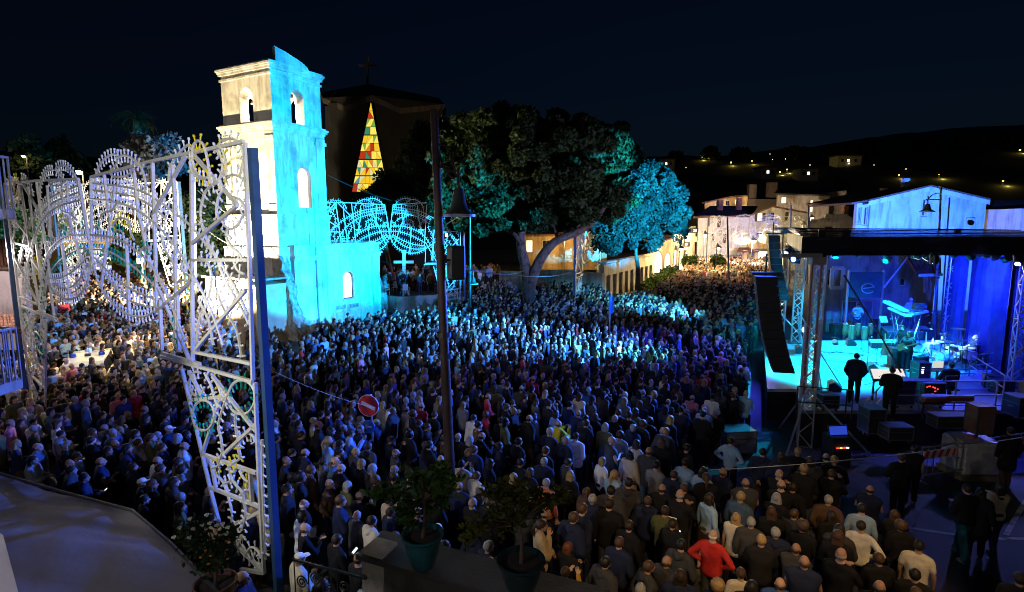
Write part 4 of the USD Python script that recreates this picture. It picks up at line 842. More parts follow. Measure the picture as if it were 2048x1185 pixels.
lit_lamp("amber street lamp above the left street, behind the arch's top curls", 158, 344, 62, I_STREET * .8, (1, .62, .2), .3)
lit_lamp("small street lamp alone on the dark skyline at far left", 47, 313, 85, I_STREET * .12, (1, .7, .3), .2)
lit_lamp("added amber lamp lighting the cafe front", 1352, 470, 58, I_STREET * 1.2, (1, .68, .25), .2)  # added to light the cafe front; no lamp is seen here
lit_lamp("added street lamp over the crowd in front of the white gabled house", 1412, 470, 66, I_STREET * .8, (1, .80, .5), .2)  # added for the street crowd, which the shop fronts really light
lit_lamp("added street lamp beside the shop fronts, half hidden by the stage tower", 1508, 482, 62, I_STREET * .9, (1, .78, .45), .2)  # added beside the shops to brighten the street
lit_lamp("unseen amber lamp in the trees behind the umbrella pine", 1130, 478, 55, I_STREET * .22, (1, .62, .2), .12)  # unseen, placed to light the terrace building under the pine

lit_lamp("unseen lamp hidden behind the tall lamp post, placed to light the pine crown", 893, 470, 44.5, I_STREET * 3.2, (.95, .88, .35), .12, zb=1.9, tgt=at(965, 290, 37), cone=36)  # kept out of sight by the post; lights the left of the pine crown
lit_lamp("unseen street lamp behind the near arch's right panel, over the left crowd", 418, 520, 30, I_STREET * 1.5, (1, .75, .4), .12, tgt=onground(270, 770), cone=42)  # unseen, placed for the warm light on the left crowd

lit_lamp("unseen lamp on the terrace between the white house and the house behind", 1500, 432, 80, I_STREET * .9, (1, .72, .38), .15, zb=4)  # unseen, placed to light the left of the house behind
lit_lamp("unseen lamp beside the right block of the house behind", 1625, 436, 78, I_STREET * .7, (1, .8, .55), .12, zb=4)  # unseen, placed to light the right block

lit_lamp("added amber street lamp before the cafe's arches, over the street crowd", 1362, 499, 55, I_STREET * 1.3, (1, .76, .36), .13, tgt=onground(1385, 570, 1.2), cone=50)  # added to brighten the street crowd by the cafe
lit_lamp("added amber street lamp over the street crowd left of the dark blue mast", 1437, 497, 58, I_STREET * 1.6, (1, .76, .38), .13, tgt=onground(1430, 560, 1.2), cone=62)  # second lamp added to brighten the street crowd
# ================================================================== foreground terrace, plants, awning, left houses
tz = 3.0
WA, WB = onplane(770, 1092, [0, 0, tz], UZ), onplane(1165, 1200, [0, 0, tz], UZ)
wd = unit((WB - WA) * [1, 1, 0]); wn = np.cross(wd, UZ)       # towards the camera
TW = Thing("terrace_wall", "dark parapet wall of the terrace carrying the two big glazed pots", "wall", (WA[0], WA[1], 0))
L_ = np.linalg.norm((WB - WA)[:2]) + 0.4; mid = (WA + WB) / 2
TW.part("parapet", MB().obox([mid[0], mid[1], 1.46], wd * L_, wn * 0.5, UZ * 2.92), weathered("terrace_plaster", (0.12, 0.11, 0.10), (0.07, 0.065, 0.06), 1.6))
TW.part("coping", MB().obox([mid[0], mid[1], tz - .035], wd * (L_ + .1), wn * 0.66, UZ * 0.07), mat("coping_slab", (0.075, 0.068, 0.065), 0.6, 0.2, 4, bump=.3))
pl = WA - wd * 0.02 + wn * .1
TW.part("end_pillar", MB().obox([pl[0], pl[1], 1.5], wd * 0.35, wn * 0.36, UZ * 3.1), weathered("pillar_cream", (0.45, 0.42, 0.35), (0.3, 0.28, 0.22), 2))
IR = Thing("iron_railing", "wrought iron railing with scrolls beside the cream terrace pillar", "railing", (pl[0], pl[1], 0))
for dz in (2.15, 2.75): IR.part("rail", MB().bar(pl + wn * .3 + UZ * (dz - 3), pl + wn * .3 - wd * 1.3 + UZ * (dz - 3.05), .03), DARK_METAL)
for k in range(5):
    c = pl + wn * .3 - wd * (.12 + .26 * k); g = np.linspace(0, 4.2 * math.pi, 40); r = .105 * (1 - g / (5 * math.pi))
    IR.part("scroll", MB().tube([c + wd * rr * math.cos(a) + UZ * (-.52 + rr * math.sin(a) + (.02 if k % 2 else -.1)) for a, rr in zip(g, r)], .011, 5), DARK_METAL)
    IR.part("bar", MB().tube([c - wd * .13 + UZ * -.9, c - wd * .13 + UZ * -.24], .01, 5), DARK_METAL)
POTG = mat("pot_teal_glaze", (0.012, 0.075, 0.085), 0.12, 0.25, 6, coat=.6); POTD = mat("pot_dark_glaze", (0.012, 0.03, 0.032), 0.12, 0.25, 6, coat=.6)
SOIL = mat("soil", (0.03, 0.022, 0.016), 0.95, .4, 20)
pr = np.random.default_rng(21)
def leafy(rng, tips, n, size):
    """Oval two-sided leaves (four triangles each) about each twig."""
    V, F, k = [], [], 0
    for p, r in tips:
        for _ in range(n):
            d = unit(rng.normal(size=3) * [1, 1, .7] + [0, 0, .2]); o = np.asarray(p) + rng.normal(size=3) * r; w = unit(np.cross(d, rng.normal(size=3))); s = size * rng.uniform(.7, 1.3); nn = np.cross(d, w)
            V += [o, o + d * s * .35 + w * s * .26 + nn * s * .05, o + d * s * .75 + w * s * .2 + nn * s * .03, o + d * s, o + d * s * .75 - w * s * .2 + nn * s * .03, o + d * s * .35 - w * s * .26 + nn * s * .05]
            F += [[k, k + 1, k + 2], [k, k + 2, k + 3], [k, k + 3, k + 4], [k, k + 4, k + 5]]; k += 6
    return np.array(V), np.array(F)
LEAF_CIT = foliage("citrus_leaves", (0.03, 0.075, 0.012), (0.07, 0.15, 0.025), (0.15, 0.24, 0.05)); LEAF_YEL = foliage("yellowing_leaves", (0.07, 0.075, 0.012), (0.17, 0.16, 0.03), (0.34, 0.3, 0.07))
def potted(name, label, px, rim_y, rpx, hm, potm, leafm, twigs, stem_to, leaf_n, leaf_s, base_z=tz):
    c = onplane(px, rim_y, [0, 0, base_z + hm], UZ); s = FPX / c[1]; R = rpx / s; b = c - UZ * hm
    T = Thing(name, label, "potted plant", b)
    prof = [(0, 0), (.55 * R, 0), (.62 * R, .05), (.82 * R, hm * .5), (.95 * R, hm * .86), (1.0 * R, hm * .9), (1.06 * R, hm * .95), (1.05 * R, hm), (.97 * R, hm), (.93 * R, hm * .9), (.9 * R, hm * .84)]
    T.part("pot", MB().lathe(prof, b, 36), potm, smooth=35); T.part("soil", MB().lathe([(.9 * R, hm * .85), (.4 * R, hm * .88), (0, hm * .87)], b, 24), SOIL)
    top = at(*stem_to, c[1]); st = MB().tube(smooth_line([b + UZ * hm * .8, (b + UZ * hm + top) / 2 + [.02, 0, 0], top], 5), np.linspace(.028, .016, 11), 7); T.part("stem", st, BARK)
    tips = []
    for k, (x, y, rpx_) in enumerate(twigs):
        p = at(x, y, c[1] + pr.uniform(-.25, .25)); T.part("twig", MB().tube(smooth_line([top, (top + p) / 2 + [0, 0, .05], p], 3), np.linspace(.012, .005, 7), 5), BARK); tips.append((p, rpx_ / s))
    T.part("leaves", leafy(pr, tips, leaf_n, leaf_s), leafm, kind="stuff"); return T, s, c
tw1 = [(750, 990, 8), (775, 985, 10), (800, 985, 11), (820, 965, 11), (835, 985, 13), (850, 970, 12), (865, 965, 11), (880, 945, 9), (885, 935, 6), (890, 985, 11), (895, 970, 9), (860, 995, 13), (830, 1005, 12), (805, 1005, 10), (845, 1015, 12), (880, 1005, 8), (900, 958, 7), (815, 1020, 8), (870, 980, 14), (840, 955, 8), (812, 1032, 8), (822, 1045, 5)]
potted("potted_tree", "small citrus tree in a shiny teal glazed pot, left of the tall lamp post's foot", 845, 1066, 43, .46, POTG, LEAF_CIT, tw1, (848, 1000), 44, .095)
tw2 = [(975, 985, 8), (990, 1000, 10), (1005, 975, 8), (1010, 1010, 11), (1030, 1000, 10), (1045, 980, 9), (1050, 1005, 10), (1040, 1030, 12), (1065, 1010, 8), (1085, 1005, 8), (1100, 1000, 7), (1117, 990, 8), (1130, 998, 6), (1020, 1040, 12), (1000, 1035, 10), (985, 1030, 9), (960, 1050, 9), (940, 1062, 7), (935, 1078, 7), (1060, 1030, 9), (1078, 985, 5), (1000, 1055, 9)]
potted("potted_tree", "small tree with yellowing leaves in a dark glazed pot at the terrace wall's right end", 1042, 1118, 50, .42, POTD, LEAF_YEL, tw2, (1038, 1050), 38, .09)
LEAF_ROSE = foliage("rose_leaves", (0.02, 0.05, 0.012), (0.05, 0.09, 0.022), (0.1, 0.15, 0.04))
tw3 = [(375, 1062, 12), (395, 1075, 14), (415, 1070, 15), (430, 1090, 16), (400, 1100, 14), (450, 1085, 14), (420, 1115, 14), (440, 1110, 12), (380, 1085, 12), (465, 1065, 10), (395, 1050, 8), (410, 1130, 10), (445, 1130, 9), (412, 1045, 7)]
RS, s, c = potted("rose_bush", "white flowering rose bush at the awning's edge, orange blooms below", 430, 1162, 42, .40, mat("pot_terracotta_dark", (0.09, 0.04, 0.03), .6, .3, 5), LEAF_ROSE, tw3, (428, 1100), 55, .07, base_z=2.75)
def rosette(T, p, r, m, n=9):
    mb = MB()
    for k in range(n):
        a = k * 2.4; q = np.asarray(p) + r * .42 * np.array([math.cos(a), math.sin(a), .5 * math.sin(k)]) * math.sqrt(k / n); d = unit([math.cos(a), math.sin(a), .8]); w = unit(np.cross(d, UZ)); u = np.cross(w, d)
        mb.add([q - u * r * .3, q + w * r * .34 + d * r * .1, q + u * r * .42 + d * r * .22, q - w * r * .34 + d * r * .1], [[0, 1, 2], [0, 2, 3]])
    mb.ball(p, (r * .42, r * .42, r * .36), 1)
    T.part("flower", mb, m)
PETW = mat("white_petals", (0.72, 0.72, 0.66), 0.6, .08); PETO = mat("orange_petals", (0.75, 0.26, 0.03), 0.6, .15)
for x, y in ((347, 1075), (358, 1056), (386, 1058), (379, 1038), (413, 1030), (404, 1050), (419, 1047), (445, 1048), (378, 1075), (433, 1051), (455, 1055), (452, 1068)): rosette(RS, at(x, y, c[1] - .2), .045, PETW)
for x, y in ((411, 1101), (421, 1112), (401, 1115), (416, 1128), (454, 1100), (455, 1118)): rosette(RS, at(x, y, c[1] - .3), .026, PETO)
lp = onplane(430, 1162, [0, 0, 3.15], UZ)
single("plant_ledge", MB().box([lp[0], lp[1], 1.37], (1.1, .6, 2.74), rz=-.5), weathered("ledge_grey", (0.22, 0.21, 0.2), (.14, .13, .12), 2), "narrow grey ledge under the rose bush beside the awning", "ledge")
# awning
az = 3.1
ol = [onplane(x, y, [0, 0, az], UZ)[:2] for x, y in ((-90, 925), (0, 947), (130, 985), (265, 1021), (340, 1085), (440, 1188), (520, 1300), (-250, 1300))]
import shapely
gv = Polygon(ol); mbx = trimesh.creation.extrude_polygon(gv, .02, engine="earcut").subdivide_to_size(.3)
v = np.array(mbx.vertices); fold = (meshkit.fbm(np.stack([v[:, 0] * .9 + v[:, 1] * .5, v[:, 1] * .25, 0 * v[:, 0]], -1), 3, 4) - .5) * .16 + (meshkit.fbm(np.stack([v[:, 0] * .6 + v[:, 1] * 2.6, 0 * v[:, 0], 0 * v[:, 0]], -1), 3, 9) - .5) * .06
v[:, 2] += az - .05 + fold
AWN = Thing("awning", "large slack dark grey canvas awning filling the lower left corner", "awning", (ol[3][0], ol[3][1], 0))
AWN.part("canvas", (v, mbx.faces), mat("grey_canvas", (0.15, 0.145, 0.175), 0.75, 0.1, 2, bump=.1), smooth=True)
ed = [np.array([p[0], p[1], az + .0]) for p in ol]
for p, q in zip(ed[:6], ed[1:7]): AWN.part("hem", MB().tube([p, q], .025, 6), mat("dark_hem", (.03, .03, .032), .7))
for p, q in zip(ed[3:6], ed[4:7]): AWN.part("valance", slab([p, q, q - UZ * .22, p - UZ * .22], .01), mat("dark_hem", (0, 0, 0)))
for p in (ed[3], ed[6]): AWN.part("post", MB().tube([p - UZ * 3.1, p], .03, 8), DARK_METAL)
q = [onplane(x, y, [0, 0, 5.0], UZ) for x, y in ((-80, 1010), (6, 1070), (38, 1190), (60, 1300), (-200, 1300))]
single("white_ledge", MB().add(*slab(q, .12)), mat("ledge_white", (0.6, 0.57, 0.6), .7, .1), "pale painted ledge cutting the extreme lower left corner", "ledge")
# left houses
LB = Thing("balcony_house", "house at the left edge with two blue lit balconies, mostly out of the picture", "house", (*at(-60, 700, 13)[:2], 0))
PB = weathered("left_house_render", (0.45, 0.42, 0.42), (0.34, 0.32, 0.32), .8)
xw = at(-30, 500, 16.4)[0]; LB.part("wall", MB().box([xw - 2, 13.6, 5.6], (3.6, 5.6, 11.2)), PB)
def balcony(px1, yf, yt, Y, Yd):
    x1 = at(px1, yf, Y + Yd)[0]; zf, zt = at(0, yf, Y + Yd)[2], at(0, yt, Y + Yd)[2]; x0 = xw - .2
    b_ = LB.part("balcony_slab", MB().box([(x0 + x1) / 2, Y + Yd / 2, zf - .13], (x1 - x0, Yd, .26), bev=.02), CONCRETE)
    mt = mat("railing_blue_grey", (.2, .22, .27), .5)
    for y in (Y + .04, Y + Yd - .04):
        LB.part("rail", MB().bar([x0, y, zt], [x1, y, zt], .05), mt, under=b_); LB.part("rail", MB().bar([x0, y, zf + .12], [x1, y, zf + .12], .03), mt, under=b_)
        for k in range(14):
            x = x1 - .02 - k * .11
            if x > x0: LB.part("baluster", MB().bar([x, y, zf], [x, y, zt], .025), mt, under=b_)
    LB.part("rail", MB().bar([x1, Y + .04, zt], [x1, Y + Yd - .04, zt], .05), mt, under=b_)
    for k in range(12): LB.part("baluster", MB().bar([x1, Y + .04 + k * (Yd - .08) / 11, zf], [x1, Y + .04 + k * (Yd - .08) / 11, zt], .025), mt, under=b_)
    return x1, zf, zt
x1, zf, zt = balcony(30, 418, 315, 12.6, 1.6); LB.part("privacy_panel", MB().box([(x1 + xw) / 2, 12.66, (zf + zt) / 2], (x1 - xw, .02, zt - zf - .1)), mat("panel_blue_grey", (.16, .18, .24), .6))
x1, zf, zt = balcony(46, 756, 655, 11.6, 1.8); LB.part("privacy_panel", MB().box([(x1 + xw) / 2, 11.66, (zf + zt) / 2], (x1 - xw - .3, .02, zt - zf - .1)), mat("panel_blue_grey", (0, 0, 0)))
PH = Thing("pink_house", "small pinkish rendered house with terracotta roofs at the left edge", "house", (*at(10, 640, 24)[:2], .1))
facade(PH, -60, 33, 532, 700, 24, [], weathered("pink_render", (.55, .45, .45), (.42, .33, .33), .6), gable=[(33, 534), (-60, 530)])
def tile_roof(T, p00, p10, p01, p11, nu, nv, name="roof"):
    """Curved tiles laid course by course; p00-p10 is the eave, p01-p11 the ridge."""
    p00, p10, p01, p11 = map(np.asarray, (p00, p10, p01, p11)); n = unit(np.cross(p10 - p00, p01 - p00))
    if n[2] < 0: n = -n
    r = T.part(name, slab([p00, p10, p11, p01], .08), mat("tile_bed", (.12, .06, .04), .9))
    P = lambda u, w: (p00 * (1 - u) + p10 * u) * (1 - w) + (p01 * (1 - u) + p11 * u) * w
    for i in range(nu):
        for j in range(nv):
            a, b = P((i + .5) / nu, j / nv), P((i + .5) / nu, min(1, (j + 1.12) / nv)); hw = np.linalg.norm(p10 - p00) / nu * .48; sd = unit(p10 - p00); vv = []
            for q, lift in ((a, .05), (b, .025)):
                for g in np.linspace(0, math.pi, 5): vv.append(q + sd * hw * math.cos(g) + n * (hw * .75 * math.sin(g) + lift))
            ff = [[k, k + 1, k + 6] for k in range(4)] + [[k, k + 6, k + 5] for k in range(4)]
            T.part("tile", (np.array(vv), np.array(ff)), [mat("tile_terracotta", (.3, .125, .07), .85, .25, 7), mat("tile_dark_terracotta", (.2, .085, .055), .85, .3, 7)][int(pr.random() < .35)], under=r)
tile_roof(PH, at(-30, 534, 23.6), at(34, 536, 23.6), at(-30, 478, 27.5), at(24, 480, 27.5), 8, 7)
tile_roof(PH, at(-30, 664, 19.5), at(44, 662, 19.5), at(-30, 632, 22), at(34, 632, 22), 9, 5)

# ================================================================== vehicles
def car(name, label, c, heading, Lc, Wc, Hc, paint, prof=None, beacons=False):
    """Saloon/van body from a side profile; x forward, y left."""
    T = Thing(name, label, "car", c); a, b = math.cos(heading), math.sin(heading)
    X, Y_ = np.array([a, b, 0]), np.array([-b, a, 0]); c = np.asarray(c, float)
    low = [(-.5, .16), (-.495, .42), (-.47, .56), (-.30, .60), (.2, .60), (.46, .52), (.5, .40), (.5, .16)]
    up = prof or [(-.46, .56), (-.40, .93), (-.30, 1.0), (.02, 1.0), (.10, .95), (.22, .60)]
    bd = MB().add(*_hull([c + X * x * Lc + Y_ * y * Wc * (1 if z > .3 else .97) / 2 + UZ * z * Hc for x, z in low for y in (-1, 1)]))
    T.part("body", bd, paint)
    T.part("cabin", MB().add(*_hull([c + X * x * Lc + Y_ * y * Wc * (.94 - .14 * max(0, (z - .6) / .4)) / 2 + UZ * z * Hc for x, z in up for y in (-1, 1)])), paint)
    for y in (-1, 1):
        ins = [(x * .9, .6 + (z - .6) * .84 + .01) for x, z in up if z > .58]; ins = [(up[0][0] * .9, .62)] + ins + [(up[-1][0] * .86, .62)]
        T.part("side_window", MB().add(*_hull([c + X * x * Lc + Y_ * y * (Wc * (.94 - .14 * max(0, (z - .6) / .4)) / 2 + dd) + UZ * z * Hc for x, z in ins for dd in (-.02, .006)])), GLASS)
        for x in (-.31, .31):
            g = np.linspace(0, 2 * math.pi, 20, endpoint=False); w = T.part("wheel", MB().prism([(.32 * math.cos(t), .32 * math.sin(t)) for t in g], c + X * x * Lc + Y_ * y * (Wc / 2 - .02) + UZ * .32, X, UZ, -Y_ * y * .2), mat("tyre", (.02, .02, .02), .85))
            T.part("rim", MB().prism([(.2 * math.cos(t), .2 * math.sin(t)) for t in g], c + X * x * Lc + Y_ * y * (Wc / 2 - .01) + UZ * .32, X, UZ, -Y_ * y * .05), ALU, under=w)
        T.part("headlight", MB().obox(c + X * .488 * Lc + Y_ * y * Wc * .36 + UZ * .42 * Hc, X * .1, Y_ * .32, UZ * .13), mat("lamp_glass", (.5, .5, .52), .15)); T.part("tail_light", MB().obox(c - X * .492 * Lc + Y_ * y * Wc * .4 + UZ * .45 * Hc, X * .06, Y_ * .2, UZ * .2), mat("tail_red", (.3, .01, .01), .2))
        T.part("mirror", MB().obox(c + X * .14 * Lc + Y_ * y * (Wc / 2 + .08) + UZ * .62 * Hc, X * .1, Y_ * .2, UZ * .14), paint)
    ws = [(up[-2][0], up[-2][1]), (up[-1][0], up[-1][1])]
    T.part("windscreen", MB().add(*_hull([c + X * (x * Lc + .012 + dd) + Y_ * y * Wc * .39 + UZ * (z * Hc) for (x, z) in ((up[-2][0] + .012, up[-2][1] - .03), (up[-1][0] - .012, up[-1][1] + .03)) for y in (-1, 1) for dd in (0, .02)])), GLASS)
    T.part("rear_window", MB().add(*_hull([c + X * (x * Lc - .012 - dd) + Y_ * y * Wc * .38 + UZ * z * Hc for x, z in ((up[0][0] + .012, .66), (up[1][0] - .004, .9)) for y in (-1, 1) for dd in (0, .02)])), GLASS)
    T.part("bumper", MB().obox(c + X * .5 * Lc + UZ * .24 * Hc, X * .12, Y_ * Wc * .96, UZ * .22), mat("bumper_black", (.03, .03, .03), .6)); T.part("bumper", MB().obox(c - X * .5 * Lc + UZ * .24 * Hc, X * .1, Y_ * Wc * .96, UZ * .22), mat("bumper_black", (0, 0, 0)))
    if beacons:
        for y in (-.3, .3): T.part("beacon", MB().lathe([(.0, 0), (.13, 0), (.12, .12), (.06, .18), (0, .19)], c - X * .1 * Lc + Y_ * y * Wc + UZ * Hc, 14), mat("beacon_blue", (.015, .05, .3), .15), smooth=True)
        T.part("antenna", MB().tube([c - X * .2 * Lc + UZ * Hc, c - X * .26 * Lc + UZ * (Hc + .5)], .012, 5), BLACK); T.part("roof_light", MB().obox(c - X * .12 * Lc + UZ * (Hc + .05), X * .2, Y_ * .22, UZ * .1), BLACK)
    else:
        for y in np.linspace(-.3, .3, 5): T.part("roof_rib", MB().obox(c - X * .15 * Lc + Y_ * y * Wc + UZ * (Hc + .008), X * .3 * Lc, Y_ * .03, UZ * .02), mat("rib_grey", (.14, .14, .13), .5))
    return T
VAN = [(-.49, .56), (-.48, .96), (-.44, 1.0), (.18, 1.0), (.26, .93), (.38, .58)]
pc = at(172, 716, 24.0); car("white_car", "white car with two blue roof beacons hemmed in by the left crowd", (pc[0], pc[1], .14), -1.05, 4.2, 1.75, pc[2] - .14, mat("car_white", (.68, .68, .62), .3, .05, coat=.5), VAN, True)
pc = at(126, 636, 35.0); car("dark_van", "dark car with ribbed roof parked behind the near arch's left leg", (pc[0], pc[1], .52), -.75, 4.6, 1.85, pc[2] - .52, mat("car_black", (.03, .03, .028), .3, .1, coat=.5), VAN, False)
# ================================================================== stage
SC = np.array([11.6, 20.7, 0.0]); DF = unit([.4, .917, 0]); DD = unit([1.0, 0.0, 0]); DZ = 1.25
S = lambda a, b, z=DZ: SC + DF * a + DD * b + UZ * z
D = lambda px, py: onplane(px, py, [0, 0, DZ], UZ)
def ab(p): q = np.asarray(p) - SC; return float(q @ DF), float(q @ DD)
STG = Thing("stage", "open air concert stage with black deck, lattice columns and dark canopy", "stage", (SC[0], SC[1], 0))
DECK = mat("stage_deck", (.33, .34, .35), .38, .18, 1.4, bump=.05, world=True); SKIRT = mat("black_skirt", (.012, .012, .014), .9, .3, 3)
def sbox_(a0, a1, b0, b1, z0, z1): return MB().obox(S((a0 + a1) / 2, (b0 + b1) / 2, (z0 + z1) / 2), DF * (a1 - a0), DD * (b1 - b0), UZ * (z1 - z0))
for i in range(5):
    for j in range(5):
        STG.part("deck_panel", sbox_(-.2 + i * 1.96, -.2 + i * 1.96 + 1.95, -1.7 + j * 2.05, -1.7 + j * 2.05 + 2.04, DZ - .12, DZ), DECK)
for i in range(5): STG.part("wing_panel", sbox_(-2.9, -.21, -.6 + i * 1.9, -.6 + i * 1.9 + 1.89, DZ - .12, DZ), mat("wing_deck", (.16, .16, .17), .5, .25, 1.2, world=True))
for a0, a1, b0, b1 in ((-.18, 9.55, -1.68, -1.64), (9.52, 9.56, -1.6, 8.5), (-2.88, -2.84, -.55, 8.8), (-2.8, -.2, -.58, -.54), (-.2, -.16, -1.6, -.6)): STG.part("skirt", sbox_(a0, a1, b0, b1, .0, DZ - .122), SKIRT)
def truss(T, p, q, w, m, chords=.028, name="truss", step=None, ref=None):
    p, q = np.asarray(p, float), np.asarray(q, float); d = unit(q - p); L = np.linalg.norm(q - p)
    r = np.asarray(ref, float) if ref is not None else (UZ if abs(d[2]) < .8 else DF); s1 = unit(np.cross(d, r)); s2 = np.cross(d, s1); mb = MB(); cs = [(s1 * i + s2 * j) * w / 2 for i, j in ((-1, -1), (1, -1), (1, 1), (-1, 1))]
    for c in cs: mb.tube([p + c, q + c], chords, 6)
    n = max(2, int(L / (step or w * 1.1)))
    for k in range(n):
        t0, t1 = p + d * L * k / n, p + d * L * (k + 1) / n
        for i in range(4):
            a, b = cs[i], cs[(i + 1) % 4]; (x, y) = (t0 + a, t1 + b) if k % 2 else (t0 + b, t1 + a); mb.bar(x, y, chords * 1.1)
            if k % 3 == 0: mb.bar(t0 + a, t0 + b, chords)
    return T.part(name, mb, m)
ZR = 6.9
for a, b in ((0, 0), (9, 0), (.2, 8.0), (9, 8.1)):
    z1 = ZR + .1; cpath = truss(STG, S(a, b), S(a, b, z1), .40, ALU, .032, "column")
    STG.part("sleeve_block", sbox_(a - .3, a + .3, b - .3, b + .3, ZR - .62, ZR + .02), DARK_METAL, under=cpath); STG.part("hoist", sbox_(a - .14, a + .14, b - .14, b + .14, ZR + .12, ZR + .42), DARK_METAL, under=cpath)
    for s in (-1, 1):
        if b == 0: STG.part("brace", MB().tube([S(a, b, 3.1), S(a + s * 1.25, b + .3)], .03, 6), ALU, under=cpath)
    STG.part("brace", MB().tube([S(a, b, 3.0), S(a, b + 1.2)], .03, 6), ALU, under=cpath); STG.part("foot_plate", sbox_(a - .4, a + .4, b - .4, b + .4, DZ, DZ + .06), DARK_METAL, under=cpath)
FASC = mat("fascia_black", (.016, .016, .022), .55, .4, 2.5)
def wavy(p, q, z0, z1, n=40, amp=.05, seed=1, k=9.0):
    u = np.linspace(0, 1, n); w = np.linspace(0, 1, 6); d = np.asarray(q) - np.asarray(p); nn = unit(np.cross(d, UZ)); L = np.linalg.norm(d); V = []
    for t in w:
        for x in u: V.append(np.asarray(p) + d * x + UZ * (z0 + (z1 - z0) * t) + nn * amp * (math.sin(x * L * k + seed) + .6 * math.sin(x * L * k * .43 + 2 * seed + t)) * (1 - .3 * t))
    i, j = np.meshgrid(np.arange(5), np.arange(n - 1), indexing="ij"); qd = np.stack([i * n + j, i * n + j + 1, (i + 1) * n + j + 1, (i + 1) * n + j], -1).reshape(-1, 4)
    return np.array(V), np.vstack([qd[:, [0, 1, 2]], qd[:, [0, 2, 3]]])
rf = STG.part("canopy", slab([S(-.7, -.75, ZR + .12), S(-.7, 11.5, ZR + .12), S(4.5, 11.2, ZR + .2), S(9.6, 10.2, ZR + .22), S(9.6, -.75, ZR + .42), S(4.5, -.75, ZR + .45)], .05), mat("canopy_pvc", (.5, .52, .56), .16, .12, .6, metal=.9, world=True))
for k in range(9): STG.part("canopy_rib", MB().tube([S(-.5 + k * 1.1, -.6, ZR + .17 + .055 * min(k, 5)), S(-.5 + k * 1.1, 9.6, ZR + .17 + .04 * min(k, 5))], .022, 5), DARK_METAL, under=rf)
STG.part("fascia", wavy(S(-.72, -.8, 0), S(-.72, 11.5, 0), ZR - .5, ZR + .16, 60, .03, 2, 3), FASC); STG.part("fascia", wavy(S(9.6, -.8, 0), S(-.72, -.8, 0), ZR - .35, ZR + .2, 60, .02, 5, 3), mat("fascia_grey", (.12, .12, .14), .6))
for a, b in (((-.3, -.3), (-.3, 11.0)), ((9.3, -.3), (9.3, 9.8)), ((-.3, -.3), (9.3, -.3)), ((-.3, 8.2), (9.3, 8.2)), ((4.5, -.3), (4.5, 8.3))): truss(STG, S(*a, ZR - .25), S(*b, ZR - .25), .36, ALU, .025, "roof_truss", .5)
STG.part("stay", MB().tube([at(1688, 550, 19.2), at(1752, 655, 18.8), at(1802, 745, 18.4)], .03, 6), BLACK)
# curtains
CUR = usdkit.material(stage, "/World/Looks/navy_velvet", {"n": ("noise_texture", {"scale": 3.0}), "r": ("rgb_ramp", {"ramp": [(.3, (.028, .03, .085)), (.7, (.045, .05, .12))]}), "p": ("principled_bsdf", {"roughness": .9, "specular_ior_level": .1})}, [("n.fac", "r.fac"), ("r.color", "p.base_color")], surface="p.BSDF")
for k, (a0, a1) in enumerate(((-.4, 2.0), (1.7, 4.3), (4.0, 6.8), (6.4, 9.2))):
    single("curtain", MB().add(*wavy(S(a0, 8.25 - .28 * (k % 2), 0), S(a1, 8.25 - .28 * (k % 2), 0), DZ + .03, ZR - .3, 70, .09, k + 1, 7)), CUR, "tall blue stage curtain, %s of the four hanging panels behind the drummer" % ["rightmost", "second from right", "third from right", "leftmost"][k], "curtain", "stage curtains")
# PA towers with line arrays
TRED = mat("tower_primer", (.40, .15, .12), .5, .2)
def pa_tower(label, base, T_half, zt, arr, rot):
    T = Thing("speaker_tower", label, "speaker tower", base); base = np.asarray(base, float)
    d = unit([math.cos(rot), math.sin(rot), 0]); n = np.cross(UZ, d)
    truss(T, base, base + UZ * (zt - 2.2), .42, ALU, .03, "tower_truss")
    for s in (-.16, .16): T.part("mast", MB().bar(base + d * s + UZ * 1.8, base + d * s + UZ * zt, .055), TRED)
    T.part("cross_beam", MB().bar(base - d * T_half[0] + UZ * (zt + .06), base + d * T_half[1] + UZ * (zt + .06), .17, .13), mat("beam_beige", (.34, .31, .28), .5)); T.part("head_block", MB().obox(base + UZ * (zt - .12), d * .5, n * .25, UZ * .24), mat("beam_beige", (0, 0, 0)))
    for s, t in ((-1, -1), (1, -1), (0, 1.2)):
        T.part("outrigger", MB().tube([base + UZ * 2.0, base + d * s * 1.5 + n * t * 1.2 + UZ * .05], .035, 6), ALU)
    return T
b1 = at(1607, 905, 18.1); b1[2] = 0
pa_tower("near speaker tower, red mast and beige cross beam at the stage's corner", b1, (1.28, .12), 6.45, None, 0.12)
b2 = S(12, -.7, 0); b2[2] = .35
pa_tower("far speaker tower with blue lit cross beam beyond the stage", b2, (.7, .7), 6.9, None, 0.0)
